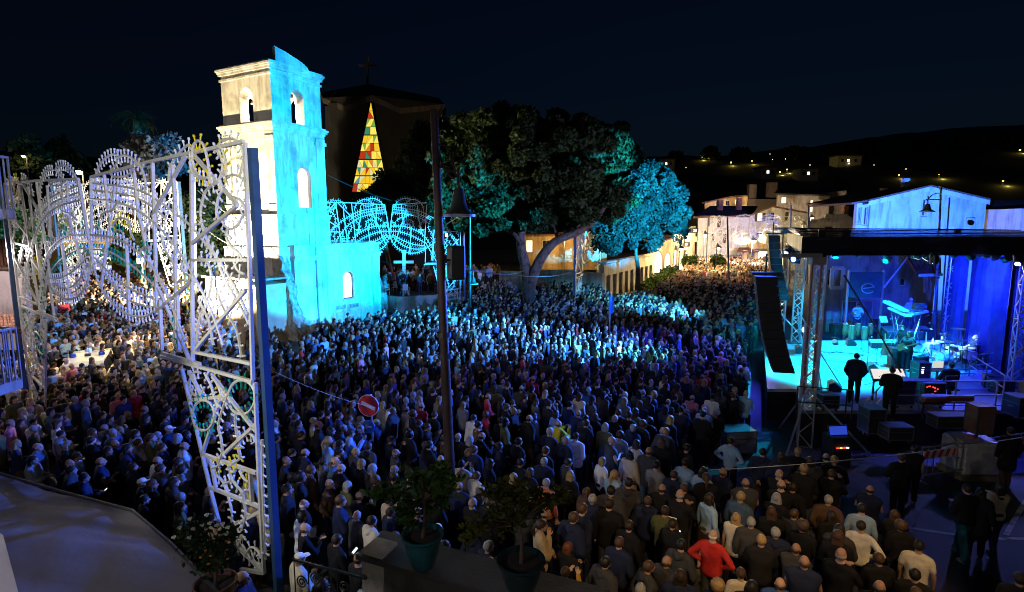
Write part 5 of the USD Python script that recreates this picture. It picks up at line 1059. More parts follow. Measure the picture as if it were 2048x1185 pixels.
def line_array(label, pts, Y, w, n, rot):
    P = smooth_line(np.array(pts, float), 6); d = np.r_[0, np.cumsum(np.linalg.norm(np.diff(P, axis=0), axis=1))]
    c0 = at(*pts[0], Y); T = Thing("line_array", label, "loudspeaker", c0); X = np.array([math.cos(rot), math.sin(rot), 0])
    pt = lambda s: at(np.interp(s * d[-1], d, P[:, 0]), np.interp(s * d[-1], d, P[:, 1]), Y)
    T.part("flying_frame", MB().obox(pt(0) + UZ * .08, X * w * 1.35, np.cross(UZ, X) * .5, UZ * .1), DARK_METAL); T.part("hanging_chain", MB().tube([pt(0), pt(0) + UZ * .75], .03, 5), DARK_METAL)
    for k in range(n):
        a, b = pt(k / n), pt((k + 1) / n); ax = unit(b - a); sd = X; dp = unit(np.cross(ax, sd)); c = (a + b) / 2
        if dp[1] < 0: dp = -dp
        bx = T.part("speaker_box", MB().add(*_hull([c + ax * i * np.linalg.norm(b - a) * .47 + sd * j * w / 2 + dp * (kk * .24) * (1 if kk < 0 else 1) for i in (-1, 1) for j in (-1, 1) for kk in (-1, 1)])), BLACK)
        T.part("rear_plate", MB().obox(c + sd * (w / 2 + .012), ax * np.linalg.norm(b - a) * .6, dp * .3, sd * .02), mat("grey_plate", (.3, .3, .32), .4), under=bx)
    return T
line_array("long black curved line array loudspeaker hanging at the stage's near front corner", [(1531, 552), (1537, 620), (1548, 685), (1566, 742)], 18.4, .68, 11, -.25)
line_array("smaller far line array loudspeaker hanging before the lit houses", [(1546, 470), (1549, 515), (1556, 560), (1566, 600)], 31.5, .62, 9, -.2)

# stage lamps
HEAD = mat("lamp_body", (.02, .02, .022), .4)
def stage_lamp(name, label, p, tgt, col, I, cone, soft=.35, disc_col=None, strength=0.0, group=None):
    p = np.asarray(p, float); d = unit(np.asarray(tgt, float) - p); T = Thing(name, label, "stage light", p, group)
    u = unit(np.cross(d, UZ)); w = np.cross(u, d); mb = MB(); g = np.linspace(0, 2 * math.pi, 14, endpoint=False)
    mb.prism([(.14 * math.cos(t), .14 * math.sin(t)) for t in g], p - d * .32, u, w, d * .3); T.part("housing", mb, HEAD)
    T.part("yoke", MB().tube([p - d * .16 + u * .17, p - d * .16 + u * .17 + UZ * .25, p - d * .16 - u * .17 + UZ * .25, p - d * .16 - u * .17], .02, 5), HEAD)
    T.part("lens", MB().prism([(.125 * math.cos(t), .125 * math.sin(t)) for t in g], p - d * .018, u, w, d * .012), glow("lens_" + name + "_%d" % int(strength * 10), disc_col or col, strength) if strength else GLASS)
    if I: lamp(T.path, p + d * .05, col, I, p + d * 5, cone, soft, .1)
    return T
CYA = (0.0, .44, 1.0); DB = (.02, .05, 1.0); WB_ = (.38, .62, 1.0)
fl = lambda a, z=6.15: S(a, -1.0, z)
tower_mid = TC + UR * 2 + UZ * 9  # the moving heads below are unseen, each placed for what it lights
stage_lamp("moving_head", "unseen moving head lamp on the stage's front truss turned to the bell tower", fl(1.2), tower_mid + UZ * .8, CYA, I_CYAN * .62, 17.5, .12)
stage_lamp("moving_head", "unseen moving head lamp on the front truss turned to the chapel front", fl(2.0), CO + UR * 4 + UZ * 3.5, CYA, I_CYAN * .36, 11, .3)
stage_lamp("moving_head", "unseen moving head lamp on the front truss turned to the cyan light arch", fl(2.8), at(785, 450, 39), CYA, I_CYAN * .8, 13, .3)
stage_lamp("moving_head", "unseen moving head lamp on the front truss turned to the smaller cyan pine", fl(5.5), at(1285, 420, 43), (.01, .42, 1), I_CYAN * 1.9, 15, .6)
stage_lamp("moving_head", "unseen moving head lamp on the front truss washing the umbrella pine's trunk", fl(4.6), at(1050, 560, 38), (.05, .25, 1), I_CYAN * .07, 16, .6)
stage_lamp("moving_head", "unseen moving head lamp on the front truss grazing the umbrella pine's right edge", fl(6.4), at(1235, 320, 37), (.01, .45, 1), I_CYAN * 1.0, 7.5, .6)
stage_lamp("moving_head", "unseen moving head lamp on the front truss with the narrow cyan crowd beam", fl(3.4), onground(1150, 770), (.05, .6, 1), I_CROWD * 6.0, 12, .8)
stage_lamp("moving_head", "unseen moving head lamp on the front truss sweeping the far crowd", fl(6.8), onground(1240, 640), (.06, .5, 1), I_CROWD * 4.5, 15, .8)
stage_lamp("moving_head", "unseen moving head lamp on the front truss flooding the middle crowd pale blue", fl(4.0, 6.2), onground(760, 720), (.06, .30, 1), I_CROWD * 9.0, 24, .9)
stage_lamp("moving_head", "unseen moving head lamp on the front truss, near end, flooding the near crowd", fl(.4, 6.2), [-3.5, 12.5, 1.5], (.05, .17, 1), I_CROWD * 3.2, 26, .8)
stage_lamp("moving_head", "unseen moving head lamp on the front truss raking the near arch from the side", fl(.9, 6.2), [-7.5, 12.0, 5.5], (.02, .10, 1), I_CROWD * 2.6, 19, .6)
stage_lamp("moving_head", "unseen moving head lamp on the front truss, brightening the pine crown dim violet", fl(5.0, 6.2), at(1090, 380, 38), (.24, .22, .42), I_CROWD * 3.4, 26, .8)  # brightens the crown, which stays too dark otherwise
stage_lamp("moving_head", "unseen moving head lamp on the front truss washing the front rows deep blue", fl(5.0, 6.2), S(4, -6, 1.5), (.05, .06, 1), I_WASH * 2.4, 42, .7)
stage_lamp("moving_head", "unseen moving head lamp above the near wing washing its deck deep blue", S(-1.0, 4, 6.1), S(-1.4, 4.2, DZ), (.03, .045, 1), I_WASH * .42, 40, .7)  # unseen, placed to light the wing deck and its cases
gl_t = at(1845, 425, 43)
stage_lamp("floodlight", "unseen blue floodlight behind the stage canopy lighting the gable house", S(9.9, 9.0, ZR + .75), gl_t + UZ * .5, (.035, .15, 1), I_CYAN * .34, 34, .5)  # unseen, placed for the blue light on the gable house
# deck wash from the roof trusses, lens discs seen in the photograph
for k, (px, py, Y) in enumerate(((1826, 513, 23.5), (1834, 516, 23), (1850, 519, 22.5), (1947, 508, 23), (1957, 510, 22.6), (1974, 513, 22.2), (1988, 516, 21.8), (2008, 520, 21.4))):
    p = at(px, py, Y); tgt = [D(1690, 690), D(1770, 720), D(1650, 720), D(1900, 690), D(1850, 650), D(1940, 650), D(1810, 620), D(1740, 650)][k]
    stage_lamp("par_can", "glowing stage lamp under the canopy, number %s counting from the left" % ["one", "two", "three", "four", "five", "six", "seven", "eight"][k], p, tgt, (.01, .04, 1) if k > 2 else (.01, .5, 1), I_WASH * (.4 if k > 2 else 1.0), 36, .5, (.7, .95, .75), 3.0, "stage lamps under the canopy")
stage_lamp("spotlight", "unseen bright cyan spotlight pouring straight down on the stage floor", S(3.2, 1.0, 6.1), S(2.6, .9), (.0, .7, .95), I_WASH * 2.4, 34, .5)  # this and the next four spotlights are unseen, placed by what they light
stage_lamp("spotlight", "unseen cyan spotlight on the keyboards from the far roof truss", S(7.5, .8, 6.1), S(7.8, 3.4), (.0, .5, 1), I_WASH * 1.6, 34, .5)
stage_lamp("spotlight", "unseen cool white spotlight over the drum kit", S(2.0, 3.0, 6.2), D(1925, 715), (.3, .85, 1), I_WASH * 4.5, 9, .6)
stage_lamp("spotlight", "unseen cyan spotlight raking the near front lattice column", S(2.5, 3.0, 6.0), S(0, 0, 3.2), (.0, .55, 1), I_WASH * 1.2, 9, .6)
stage_lamp("spotlight", "unseen cyan spotlight raking the far front lattice column", S(6.5, 2.5, 6.0), S(9, 0, 3.4), (.0, .5, 1), I_WASH * 1.0, 9, .6)
for k, a in enumerate((.8, 2.8, 5.0, 7.6)): stage_lamp("wash_lamp", "unseen deep blue wash lamp aimed at the curtains, %s along the middle truss" % ["first", "second", "third", "fourth"][k], S(a, 6.0, 6.2), S(a + .2, 8.2, 3.6), (.006, .012, 1), I_WASH * .4, 50, .7, group=None)  # unseen, placed to light the curtains
stage_lamp("backlight", "small dazzling lamp at the stage's far front corner facing the camera", at(1610, 660, 25.5), EYE + [3, 0, 0], (.5, .95, 1), 0, 10, .5, (.6, 1, 1), 30.0)

# things on the stage
ps = np.random.default_rng(5)
CASE = mat("flight_case", (.02, .02, .025), .45, .3); CHROME = mat("chrome", (.7, .7, .72), .15, .05, metal=1.0)
def case_box(name, label, c, size, rz, m=None, cat="flight case", edges=True, feet=True, group=None):
    """Road case: body, metal edges, corner balls, lid line, handles, castors. c: centre of the base."""
    c = np.asarray(c, float); T = Thing(name, label, cat, c, group); w, d, h = size; a, b = math.cos(rz), math.sin(rz); X, Y_ = np.array([a, b, 0]), np.array([-b, a, 0]); f = .1 if feet else 0
    T.part("body", MB().box(c + UZ * (f + (h - f) / 2), (w, d, h - f), rz, .012), m or CASE)
    if edges:
        mb = MB()
        for i in (-1, 1):
            for j in (-1, 1): mb.bar(c + X * i * w / 2 + Y_ * j * d / 2 + UZ * f, c + X * i * w / 2 + Y_ * j * d / 2 + UZ * h, .03)
            for z in (f + .012, h - .012): mb.bar(c + X * i * w / 2 - Y_ * d / 2 + UZ * z, c + X * i * w / 2 + Y_ * d / 2 + UZ * z, .03); mb.bar(c - X * w / 2 + Y_ * i * d / 2 + UZ * z, c + X * w / 2 + Y_ * i * d / 2 + UZ * z, .03)
        T.part("edging", mb, mat("case_edging", (.12, .12, .13), .45, .2, metal=.5))
        for i in (-1, 1): T.part("handle", MB().tube(smooth_line([c + X * i * (w / 2 + .01) - Y_ * .09 + UZ * h * .55, c + X * i * (w / 2 + .05) - Y_ * .05 + UZ * h * .55, c + X * i * (w / 2 + .05) + Y_ * .05 + UZ * h * .55, c + X * i * (w / 2 + .01) + Y_ * .09 + UZ * h * .55], 3), .012, 5), CHROME)
        T.part("lid_line", MB().box(c + UZ * (h * .7), (w + .012, d + .012, .02), rz), _mats["case_edging"])
    if feet:
        for i in (-1, 1):
            for j in (-1, 1): T.part("castor", MB().ball(c + X * i * w * .4 + Y_ * j * d * .4 + UZ * .05, .05, 1), BLACK)
    return T
def speaker_cab(label, c, size, rz, rows=1, tilt=False, group=None):
    c = np.asarray(c, float); T = Thing("speaker_cabinet", label, "loudspeaker", c, group); w, d, h = size; a, b = math.cos(rz), math.sin(rz); X, Y_ = np.array([a, b, 0]), np.array([-b, a, 0])
    T.part("cabinet", MB().box(c + UZ * h / 2, (w, d, h), rz, .02), BLACK); T.part("grille", MB().box(c - Y_ * (d / 2 + .008) + UZ * h / 2, (w * .9, .02, h * .88), rz), DARK_METAL)
    for k in range(rows):
        r = min(w, h / rows) * .36; cc = c - Y_ * (d / 2 + .02) + UZ * h * (k + .5) / rows; g = np.linspace(0, 2 * math.pi, 18, endpoint=False)
        T.part("cone", MB().prism([(r * math.cos(t), r * math.sin(t)) for t in g], cc, X, UZ, -Y_ * .012), mat("cone_black", (.03, .03, .033), .5))
    T.part("handle", MB().box(c + X * (w / 2 + .005) + UZ * h * .6, (.02, .2, .08), rz), CHROME); return T
RZ = math.atan2(DD[1], DD[0])
on = lambda px, py: D(px, py)
case_box("flight_case", "black flight case standing behind the rounded near railing on the stage", on(1652, 818), (.55, .5, .55), RZ)
case_box("flight_case", "tall black flight case beside the standing man on the stage's near wing", on(1741, 868), (.5, .5, .85), RZ)
case_box("drawer_rack", "rack of black drawers between the mixing desk and the red lit amplifiers", on(1800, 812), (.6, .5, .98), RZ, cat="rack")
case_box("flight_case", "wide low black flight case in front of the mixing desk", on(1790, 882), (.7, .45, .5), RZ)
case_box("flight_case", "long black flight case under the guitar case", on(1898, 858), (1.1, .45, .48), RZ)
case_box("flight_case", "upright brown wooden case right of the guitar case", on(1955, 870), (.5, .45, .95), RZ, mat("brown_ply", (.16, .085, .045), .6, .3))
case_box("flight_case", "small black case on the near wing by the right railing", on(2000, 785), (.6, .5, .5), RZ)
case_box("flight_case", "open framed cart at the right edge of the near wing", on(2040, 835), (.7, .6, .75), RZ)
for k, (px, py) in enumerate(((1982, 738), (1985, 775))): speaker_cab("bass cabinet stacked right of the drummer, %s one" % ["farther", "nearer"][k], on(px, py), (.62, .5, .72 if k == 0 else .5), RZ + 2.6, 1)
speaker_cab("black combo speaker at the back of the percussion", on(1672, 668), (.6, .5, .6), RZ + .2); speaker_cab("dark bass cabinet standing behind the guitarist", on(1795, 735), (.7, .5, .9), RZ + 2.9, 2)
# monitor wedges
for k, (px, py) in enumerate(((1600, 705), (1668, 780), (1702, 690), (1745, 742))):
    c = on(px, py); T = Thing("monitor_wedge", ["floor monitor wedge at the stage's left front edge", "floor monitor wedge by the near railing", "floor monitor wedge by the percussion", "floor monitor wedge at the guitarist's feet"][k], "loudspeaker", c)
    a_, b_ = DD, DF; T.part("cabinet", MB().add(*_hull([c + a_ * x + b_ * y + UZ * z for x, z in ((-.25, 0), (.22, 0), (.25, .1), (-.08, .36), (-.25, .3)) for y in (-.32, .32)])), BLACK)
    T.part("grille", MB().add(*_hull([c + a_ * x + b_ * y + UZ * z for x, z in ((.245, .12), (-.06, .365), (-.05, .38), (.26, .13)) for y in (-.29, .29)])), DARK_METAL)
# amp rack with red display
T = case_box("amplifier_rack", "open amplifier rack with glowing red displays", on(1853, 812), (.72, .6, .9), RZ, cat="rack")
c = on(1853, 812) - np.cross(UZ, DD) * .0
for k in range(9): T.part("led", MB().obox(c - DF * .325 + DD * ps.uniform(-.28, .22) + UZ * ps.uniform(.5, .8), DD * ps.uniform(.03, .09), DF * .02, UZ * .035), glow("led_red", (1, .03, .02), 5))
for k in range(4): T.part("led", MB().obox(c - DF * .325 + DD * (-.1 + .07 * k) + UZ * .32, DD * .03, DF * .02, UZ * .02), glow("led_orange", (1, .4, .05), 5))
T = case_box("patch_rack", "narrow rack with a column of small white lights on the near wing", on(1838, 770), (.45, .45, .95), RZ, cat="rack")
c = on(1838, 770)
for k in range(4): T.part("led", MB().obox(c - DF * .24 + DD * .02 + UZ * (.55 + .07 * k), DD * .09, DF * .02, UZ * .025), glow("led_white", (.8, .9, 1), 4))
# mixing desk with lit surface
c = on(1772, 800); T = Thing("mixing_desk", "mixing desk with a brightly lit white surface on the near wing", "mixing desk", c)
T.part("desk", MB().add(*_hull([c + DD * x + DF * y + UZ * z for x in (-.62, .62) for y, z in ((-.35, .78), (.35, .95), (-.35, .86), (.35, 1.06))])), BLACK); T.part("surface", MB().add(*_hull([c + DD * x + DF * y + UZ * z for x in (-.58, .58) for y, z in ((-.33, .872), (.33, 1.062), (-.33, .88), (.33, 1.07))])), glow("desk_surface_glow", (.95, .92, .85), .9))  # the white desk surface is made to glow
for k in range(16): T.part("fader", MB().obox(c + DD * (-.5 + k * .065) + DF * ps.uniform(-.25, -.05) + UZ * .93, DD * .02, DF * .05, UZ * .03), BLACK)
for x in (-.5, .5): T.part("leg", MB().bar(c + DD * x, c + DD * x + UZ * .8, .05), DARK_METAL)
# guitar case on a table
c = on(1890, 838); T = Thing("table", "low trestle table under the guitar case", "table", c)
T.part("top", MB().obox(c + UZ * .62, DD * 1.7, DF * .5, UZ * .04), CASE)
for x in (-.75, .75): T.part("leg", MB().bar(c + DD * x, c + DD * x + UZ * .6, .05), DARK_METAL)
gp = [(-.85, -.1), (-.85, .1), (-.75, .19), (-.55, .2), (-.4, .15), (-.28, .16), (-.12, .17), (.0, .1), (.15, .07), (.8, .09), (.86, .06), (.86, -.06), (.8, -.09), (.15, -.07), (0, -.1), (-.12, -.17), (-.28, -.16), (-.4, -.15), (-.55, -.2), (-.75, -.19)]
T = Thing("guitar_case", "violet blue guitar case with reddish rim lying on the trestle table", "guitar case", c + UZ * .64)
T.part("lower_shell", MB().prism(gp, c + UZ * .642, DD, DF, UZ * .09), mat("case_red", (.22, .05, .03), .5)); T.part("lid", MB().prism([(x * .985, y * .97) for x, y in gp], c + UZ * .734, DD, DF, UZ * .06), mat("case_blue", (.22, .22, .3), .5)); T.part("handle", MB().tube(smooth_line([c + UZ * .7 - DF * .16 + DD * x - DF * (.05 if abs(x + .35) < .06 else 0) for x in (-.45, -.4, -.3, -.25)], 3), .012, 5), BLACK)
# railings of the near wing
def railing(label, pts, h=1.0, mids=(.5,), m=ALU, r=.022, group=None):
    T = Thing("railing", label, "railing", pts[0], group); pts = [np.asarray(p, float) for p in pts]
    for z in (h,) + tuple(h * x for x in mids):
        for p, q in zip(pts[:-1], pts[1:]): T.part("rail", MB().tube([p + UZ * z, q + UZ * z], r, 7), m)
    for p, q in zip(pts[:-1], pts[1:]):
        n = max(1, int(round(np.linalg.norm(q - p) / 1.5)))
        for k in range(n + 1): T.part("post", MB().tube([p + (q - p) * k / n, p + (q - p) * k / n + UZ * h], r * 1.1, 7), m)
    return T
GREYT = mat("grey_tube", (.30, .29, .30), .45, .2, metal=.4)
railing("rounded steel railing at the stage's near front corner", [on(1592, 828), on(1690, 836), on(1702, 838)], .95, (.45,), DARK_METAL)
railing("long steel railing along the near wing's outer edge", [on(1726, 868), S(-2.8, 2.2), S(-2.8, 4.6), S(-2.8, 8.8)], 1.0, (.5, .15), GREYT)
railing("short steel railing crossing the near wing beside the bass cabinets", [on(2005, 800), on(1938, 752), on(2048, 742)], .9, (.5,), GREYT)
# drum kit
DRM = mat("drum_shell", (.35, .36, .38), .3, .1); SKIN_ = mat("drum_skin", (.7, .7, .68), .5, .05); BRASS = mat("cymbal_brass", (.75, .62, .32), .22, .1, metal=1.0)
dk = on(1917, 728); KT = Thing("drum_kit", "drum kit with pale cymbals and many chrome stands, right side of the stage", "drum kit", dk)
def drum(c, r, h, ax=UZ, m=DRM):
    ax = unit(ax); u = unit(np.cross(ax, DF if abs(ax @ DF) < .9 else DD)); w = np.cross(ax, u); g = np.linspace(0, 2 * math.pi, 20, endpoint=False)
    p = KT.part("drum", MB().prism([(r * math.cos(t), r * math.sin(t)) for t in g], c, u, w, ax * h), m); KT.part("drum_head", MB().prism([(r * .97 * math.cos(t), r * .97 * math.sin(t)) for t in g], c + ax * (h + .002), u, w, ax * .008), SKIN_, under=p); KT.part("hoop", MB().tube([c + ax * h + (u * math.cos(t) + w * math.sin(t)) * r * 1.02 for t in g], .012, 4, closed=True), CHROME, under=p)
def cym(c, r, base):
    st = KT.part("stand", MB().tube([base, c + UZ * .03], .014, 5), CHROME)
    for a in (0, 2.1, 4.2): KT.part("stand_leg", MB().tube([base + UZ * .28, base + np.array([math.cos(a), math.sin(a), 0]) * .28], .011, 4), CHROME, under=st)
    KT.part("cymbal", MB().lathe([(.0, .035), (.05, .03), (.07, .012), (r, -.012), (r, -.018), (.06, .004), (0, .02)], c, 22), BRASS)
drum(dk - DD * .45 + UZ * .28 - DF * .0, .28, .42, -DD * 1.0); KT.part("spur", MB().tube([dk + UZ * .3, dk - DD * .3 - DF * .35], .012, 4), CHROME)
for x, y, z, r, h in ((-.35, .32, .62, .17, .2), (-.35, -.1, .62, .18, .2), (.25, -.55, .35, .23, .36), (.18, .45, .58, .19, .14), (-.1, .7, .55, .16, .18)): drum(dk + DD * x + DF * y + UZ * z, r, h, UZ + DD * .15); KT.part("tom_stand", MB().tube([dk + DD * x + DF * y, dk + DD * x + DF * y + UZ * z], .02, 5), CHROME)
for x, y, z, r in ((-.5, .75, 1.25, .24), (-.65, .3, 1.05, .2), (-.6, -.3, 1.1, .22), (-.2, -.75, 1.25, .26), (.3, .8, .9, .18), (.55, -.5, 1.0, .2), (-.1, .2, 1.6, .28)): cym(dk + DD * x + DF * y + UZ * z, r, dk + DD * (x + .05) + DF * y)
rs = Thing("drum_riser", "low platform under the drum kit", "platform", dk - UZ * 0); rs.part("top", MB().obox(dk + UZ * .015 + DD * .2, DD * 2.3, DF * 2.2, UZ * .03), mat("rug_dark", (.08, .06, .07), .95, .4, 6)); 
# keyboards on their riser
kr = on(1812, 672); T = Thing("keyboard_riser", "black riser carrying the keyboard player at the back of the stage", "platform", kr)
T.part("platform", MB().obox(kr + UZ * .2, DD * 2.6, DF * 2.0, UZ * .4), mat("riser_black", (.05, .05, .06), .6)); T.part("edge", MB().obox(kr + UZ * .41, DD * 2.62, DF * 2.02, UZ * .015), ALU)
def keyboard(label, p, q, wdt=.32):
    p, q = np.asarray(p), np.asarray(q); d = unit(q - p); n = np.cross(UZ, d); L = np.linalg.norm(q - p); T = Thing("keyboard", label, "keyboard", (p + q) / 2)
    T.part("body", MB().obox((p + q) / 2, d * L, n * wdt, UZ * .1), mat("key_body", (.25, .26, .28), .4)); T.part("keys", MB().obox((p + q) / 2 + UZ * .052 - n * wdt * .2, d * L * .92, n * wdt * .45, UZ * .012), WHITE)
    for k in range(12): T.part("black_key", MB().obox(p + d * L * (.08 + k * .072) + UZ * .065 - n * wdt * .1, d * .018, n * wdt * .24, UZ * .014), BLACK)
    for s in (-1, 1): T.part("stand_leg", MB().tube([(p + q) / 2 + d * s * L * .3 - UZ * .05, (p + q) / 2 - d * s * L * .3 - UZ * (p[2] - DZ - .42)], .018, 5), CHROME)
    return T
keyboard("long upper keyboard in front of the keyboard player", at(1772, 603, 27.2), at(1812, 622, 25.8)); keyboard("lower keyboard left of the keyboard player", at(1782, 616, 27.0), at(1818, 632, 25.6)); keyboard("keyboard with a small screen right of the keyboard player", at(1822, 628, 26), at(1850, 622, 26.6))
c = at(1838, 613, 26.2); T = Thing("laptop_case", "small white framed box on the right keyboard", "equipment box", c); T.part("body", MB().box(c, (.5, .3, .3), RZ, .01), BLACK); T.part("frame", MB().box(c - [0, .155, 0], (.52, .02, .04), RZ), WHITE); T.part("screen", MB().box(c - [0, .16, -.02], (.4, .01, .2), RZ), mat("screen_dark", (.03, .03, .05), .2))
# acoustic screens, percussion, white covered table, stands
for k, (x0, x1, y0, y1) in enumerate(((1682, 1709, 604, 655), (1714, 1741, 603, 653))):
    c = on((x0 + x1) / 2, y1); w = (x1 - x0) / FPX * c[1]; h = (y1 - y0) / FPX * c[1] * 1.05; T = Thing("acoustic_screen", ["left", "right"][k] + " clear acoustic screen in a metal frame behind the percussion", "acoustic screen", c)
    X = np.array([1, -.12, 0]); T.part("panel", MB().obox(c + UZ * h / 2, X * w, np.array([0, .02, 0]), UZ * h), usdkit.material(stage, "/World/Looks/acrylic_%d" % k, {"f": ("fresnel", {"IOR": 1.45}), "t": ("transparent_bsdf", {"color": (.8, .85, .95)}), "g": ("glossy_bsdf", {"roughness": .1}), "m": ("mix_closure", {})}, [("f.fac", "m.fac"), ("t.BSDF", "m.closure1"), ("g.BSDF", "m.closure2")], surface="m.closure"))
    for s in (-1, 1): T.part("frame", MB().bar(c + X * s * w / 2, c + X * s * w / 2 + UZ * h, .05), ALU)
    T.part("frame", MB().bar(c - X * w / 2 + UZ * h, c + X * w / 2 + UZ * h, .05), ALU)
pcn = [(1690, 672), (1702, 680), (1715, 672), (1728, 680), (1740, 670), (1700, 660)]
PRC = Thing("percussion_set", "percussion set of congas, small drums and cymbals behind the white covered riser", "percussion", on(1715, 676))
for k, (x, y) in enumerate(pcn):
    c = on(x, y); h = ps.uniform(.6, .85); p = PRC.part("conga", MB().lathe([(.1, 0), (.14, .1), (.17, h * .55), (.13, h), (.0, h)], c, 16), mat("conga_red", (.3, .12, .06), .35), smooth=40); PRC.part("skin", MB().lathe([(.13, h + .005), (0, h + .01)], c, 16), SKIN_, under=p)
    if k % 2: PRC.part("stand", MB().tube([c + DD * .25, c + DD * .25 + UZ * 1.25], .014, 5), CHROME); PRC.part("cymbal", MB().lathe([(0, .03), (.05, .02), (.2, 0), (.2, -.005), (0, .015)], c + DD * .25 + UZ * 1.25, 18), BRASS)
c = on(1772, 693); T = Thing("low_riser", "low riser covered with a bright white cloth in the middle of the stage", "platform", c)
T.part("box", MB().obox(c + UZ * .14, DD * 1.7, DF * .9, UZ * .28), CASE); T.part("cloth", MB().obox(c + UZ * .29, DD * 1.74, DF * .94, UZ * .02), mat("cloth_white", (.78, .78, .78), .8))
def mic_stand(label, c, h, boom):
    T = Thing("microphone_stand", label, "microphone stand", c); c = np.asarray(c, float)
    for a in (0.3, 2.4, 4.5): T.part("leg", MB().tube([c + UZ * .08, c + np.array([math.cos(a), math.sin(a), 0]) * .3], .012, 5), BLACK)
    T.part("tube", MB().tube([c, c + UZ * h], .013, 5), BLACK); e = c + UZ * h + np.asarray(boom, float); T.part("boom", MB().tube([c + UZ * h - np.asarray(boom) * .3, e], .01, 5), BLACK)
    T.part("microphone", MB().ball(e, .035, 1), STEEL)
mic_stand("thin microphone stand near the front of the stage", on(1733, 745), 1.45, DD * .1 + UZ * .1); mic_stand("microphone stand with slanted boom before the white riser", on(1752, 728), .75, DD * .4 + UZ * .35); mic_stand("microphone stand with long boom beside the drum kit", on(1887, 712), 1.85, -DD * .75 + UZ * .25); mic_stand("overhead microphone stand on the drum kit's far side", on(1910, 690), 1.6, DD * .9 + UZ * .2)
c = on(1763, 690) ; T = Thing("music_stand", "music stand holding a glowing white sheet behind the guitarist", "music stand", c); T.part("tube", MB().tube([c, c + UZ * 1.2], .014, 5), BLACK)
for a in (0.3, 2.4, 4.5): T.part("leg", MB().tube([c + UZ * .12, c + np.array([math.cos(a), math.sin(a), 0]) * .28], .012, 5), BLACK)
T.part("sheet", MB().obox(c + UZ * 1.36, np.array([.42, .06, 0]), np.array([0, .01, 0]), np.array([-.05, .12, .32])), mat("paper", (.8, .8, .76), .8)); 
c = on(1872, 770); T = Thing("laptop", "small lit white screen beside the seated technician", "laptop", c); T.part("table", MB().obox(c + UZ * .62, DD * .8, DF * .5, UZ * .04), CASE); T.part("screen", MB().obox(c + UZ * .83, DD * .42, DF * .02 + UZ * .0, UZ * .28), glow("laptop_glow", (.9, .92, .85), .7)); T.part("leg", MB().bar(c, c + UZ * .6, .06), DARK_METAL)
# guitars are held by the players and added with them; behind the stage: banner, small house
c = at(1731, 570, 31.5); T = Thing("backdrop_banner", "dark banner with a round swirl emblem on a frame behind the stage", "banner", c)
w = 66 / FPX * 31.5; h = 52 / FPX * 31.5; T.part("cloth", MB().obox(c, (w, 0, 0), (0, .03, 0), UZ * h), mat("banner_blue_black", (.04, .045, .075), .7))
T.part("emblem", MB().tube([c + [.55 * r * math.cos(t) + .15, -.03, .4 * r * math.sin(t) - .18] for t, r in zip(np.linspace(.4, 5.6, 26), np.linspace(.62, .75, 26))], .035, 5), mat("emblem_grey", (.3, .3, .36), .6)); T.part("emblem_bar", MB().tube([c + [-.15, -.03, -.2], c + [.15, -.03, -.16], c + [.5, -.03, -.1]], .035, 5), mat("emblem_grey", (0, 0, 0)))
for s in (-1, 1): T.part("post", MB().bar(c + [s * (w / 2 + .06), 0, h / 2 + .1], [c[0] + s * (w / 2 + .06), c[1], .5], .09), ALU)
BH = Thing("tiled_house", "small rendered house with a dark tiled roof right behind the stage, tinted blue", "house", (*at(1800, 640, 35)[:2], .5))
RBH = weathered("back_house_render", (.38, .36, .35), (.26, .25, .24), .7)
facade(BH, 1640, 1882, 500, 680, 35.5, [(1664, 1678, 538, 572, "dark"), (1811, 1823, 556, 572, "shut", False, True)], RBH, gable=[(1882, 470), (1640, 470)])
fr = MB(); X0, X1, Z0, Z1 = at(1660, 575, 35.2)[0], at(1682, 575, 35.2)[0], at(1660, 575, 35.2)[2], at(1660, 536, 35.2)[2]
for a, b in (((X0, Z0), (X1, Z0)), ((X1, Z0), (X1, Z1)), ((X1, Z1), (X0, Z1)), ((X0, Z1), (X0, Z0))): fr.bar([a[0], 35.1, a[1]], [b[0], 35.1, b[1]], .22, .1, up=(0, 1, 0))
BH.part("window_surround", fr, WHITE)
tile_roof(BH, at(1832, 549, 31.8), at(1882, 546, 31.8), at(1798, 500, 35.4), at(1882, 496, 35.4), 11, 8)
BH.part("gutter", MB().tube([at(1838, 551, 31.6), at(1884, 549, 31.6)], .09, 8), WHITE)
for x, y1 in ((1851, 585), (1860, 600)): BH.part("brick_pillar", MB().bar(at(x, 553, 32), at(x, y1, 32), .16), mat("brick_red", (0, 0, 0)))
BH.part("roof_brace", MB().tube([at(1768, 575, 32), at(1815, 515, 32)], .05, 6), ALU)
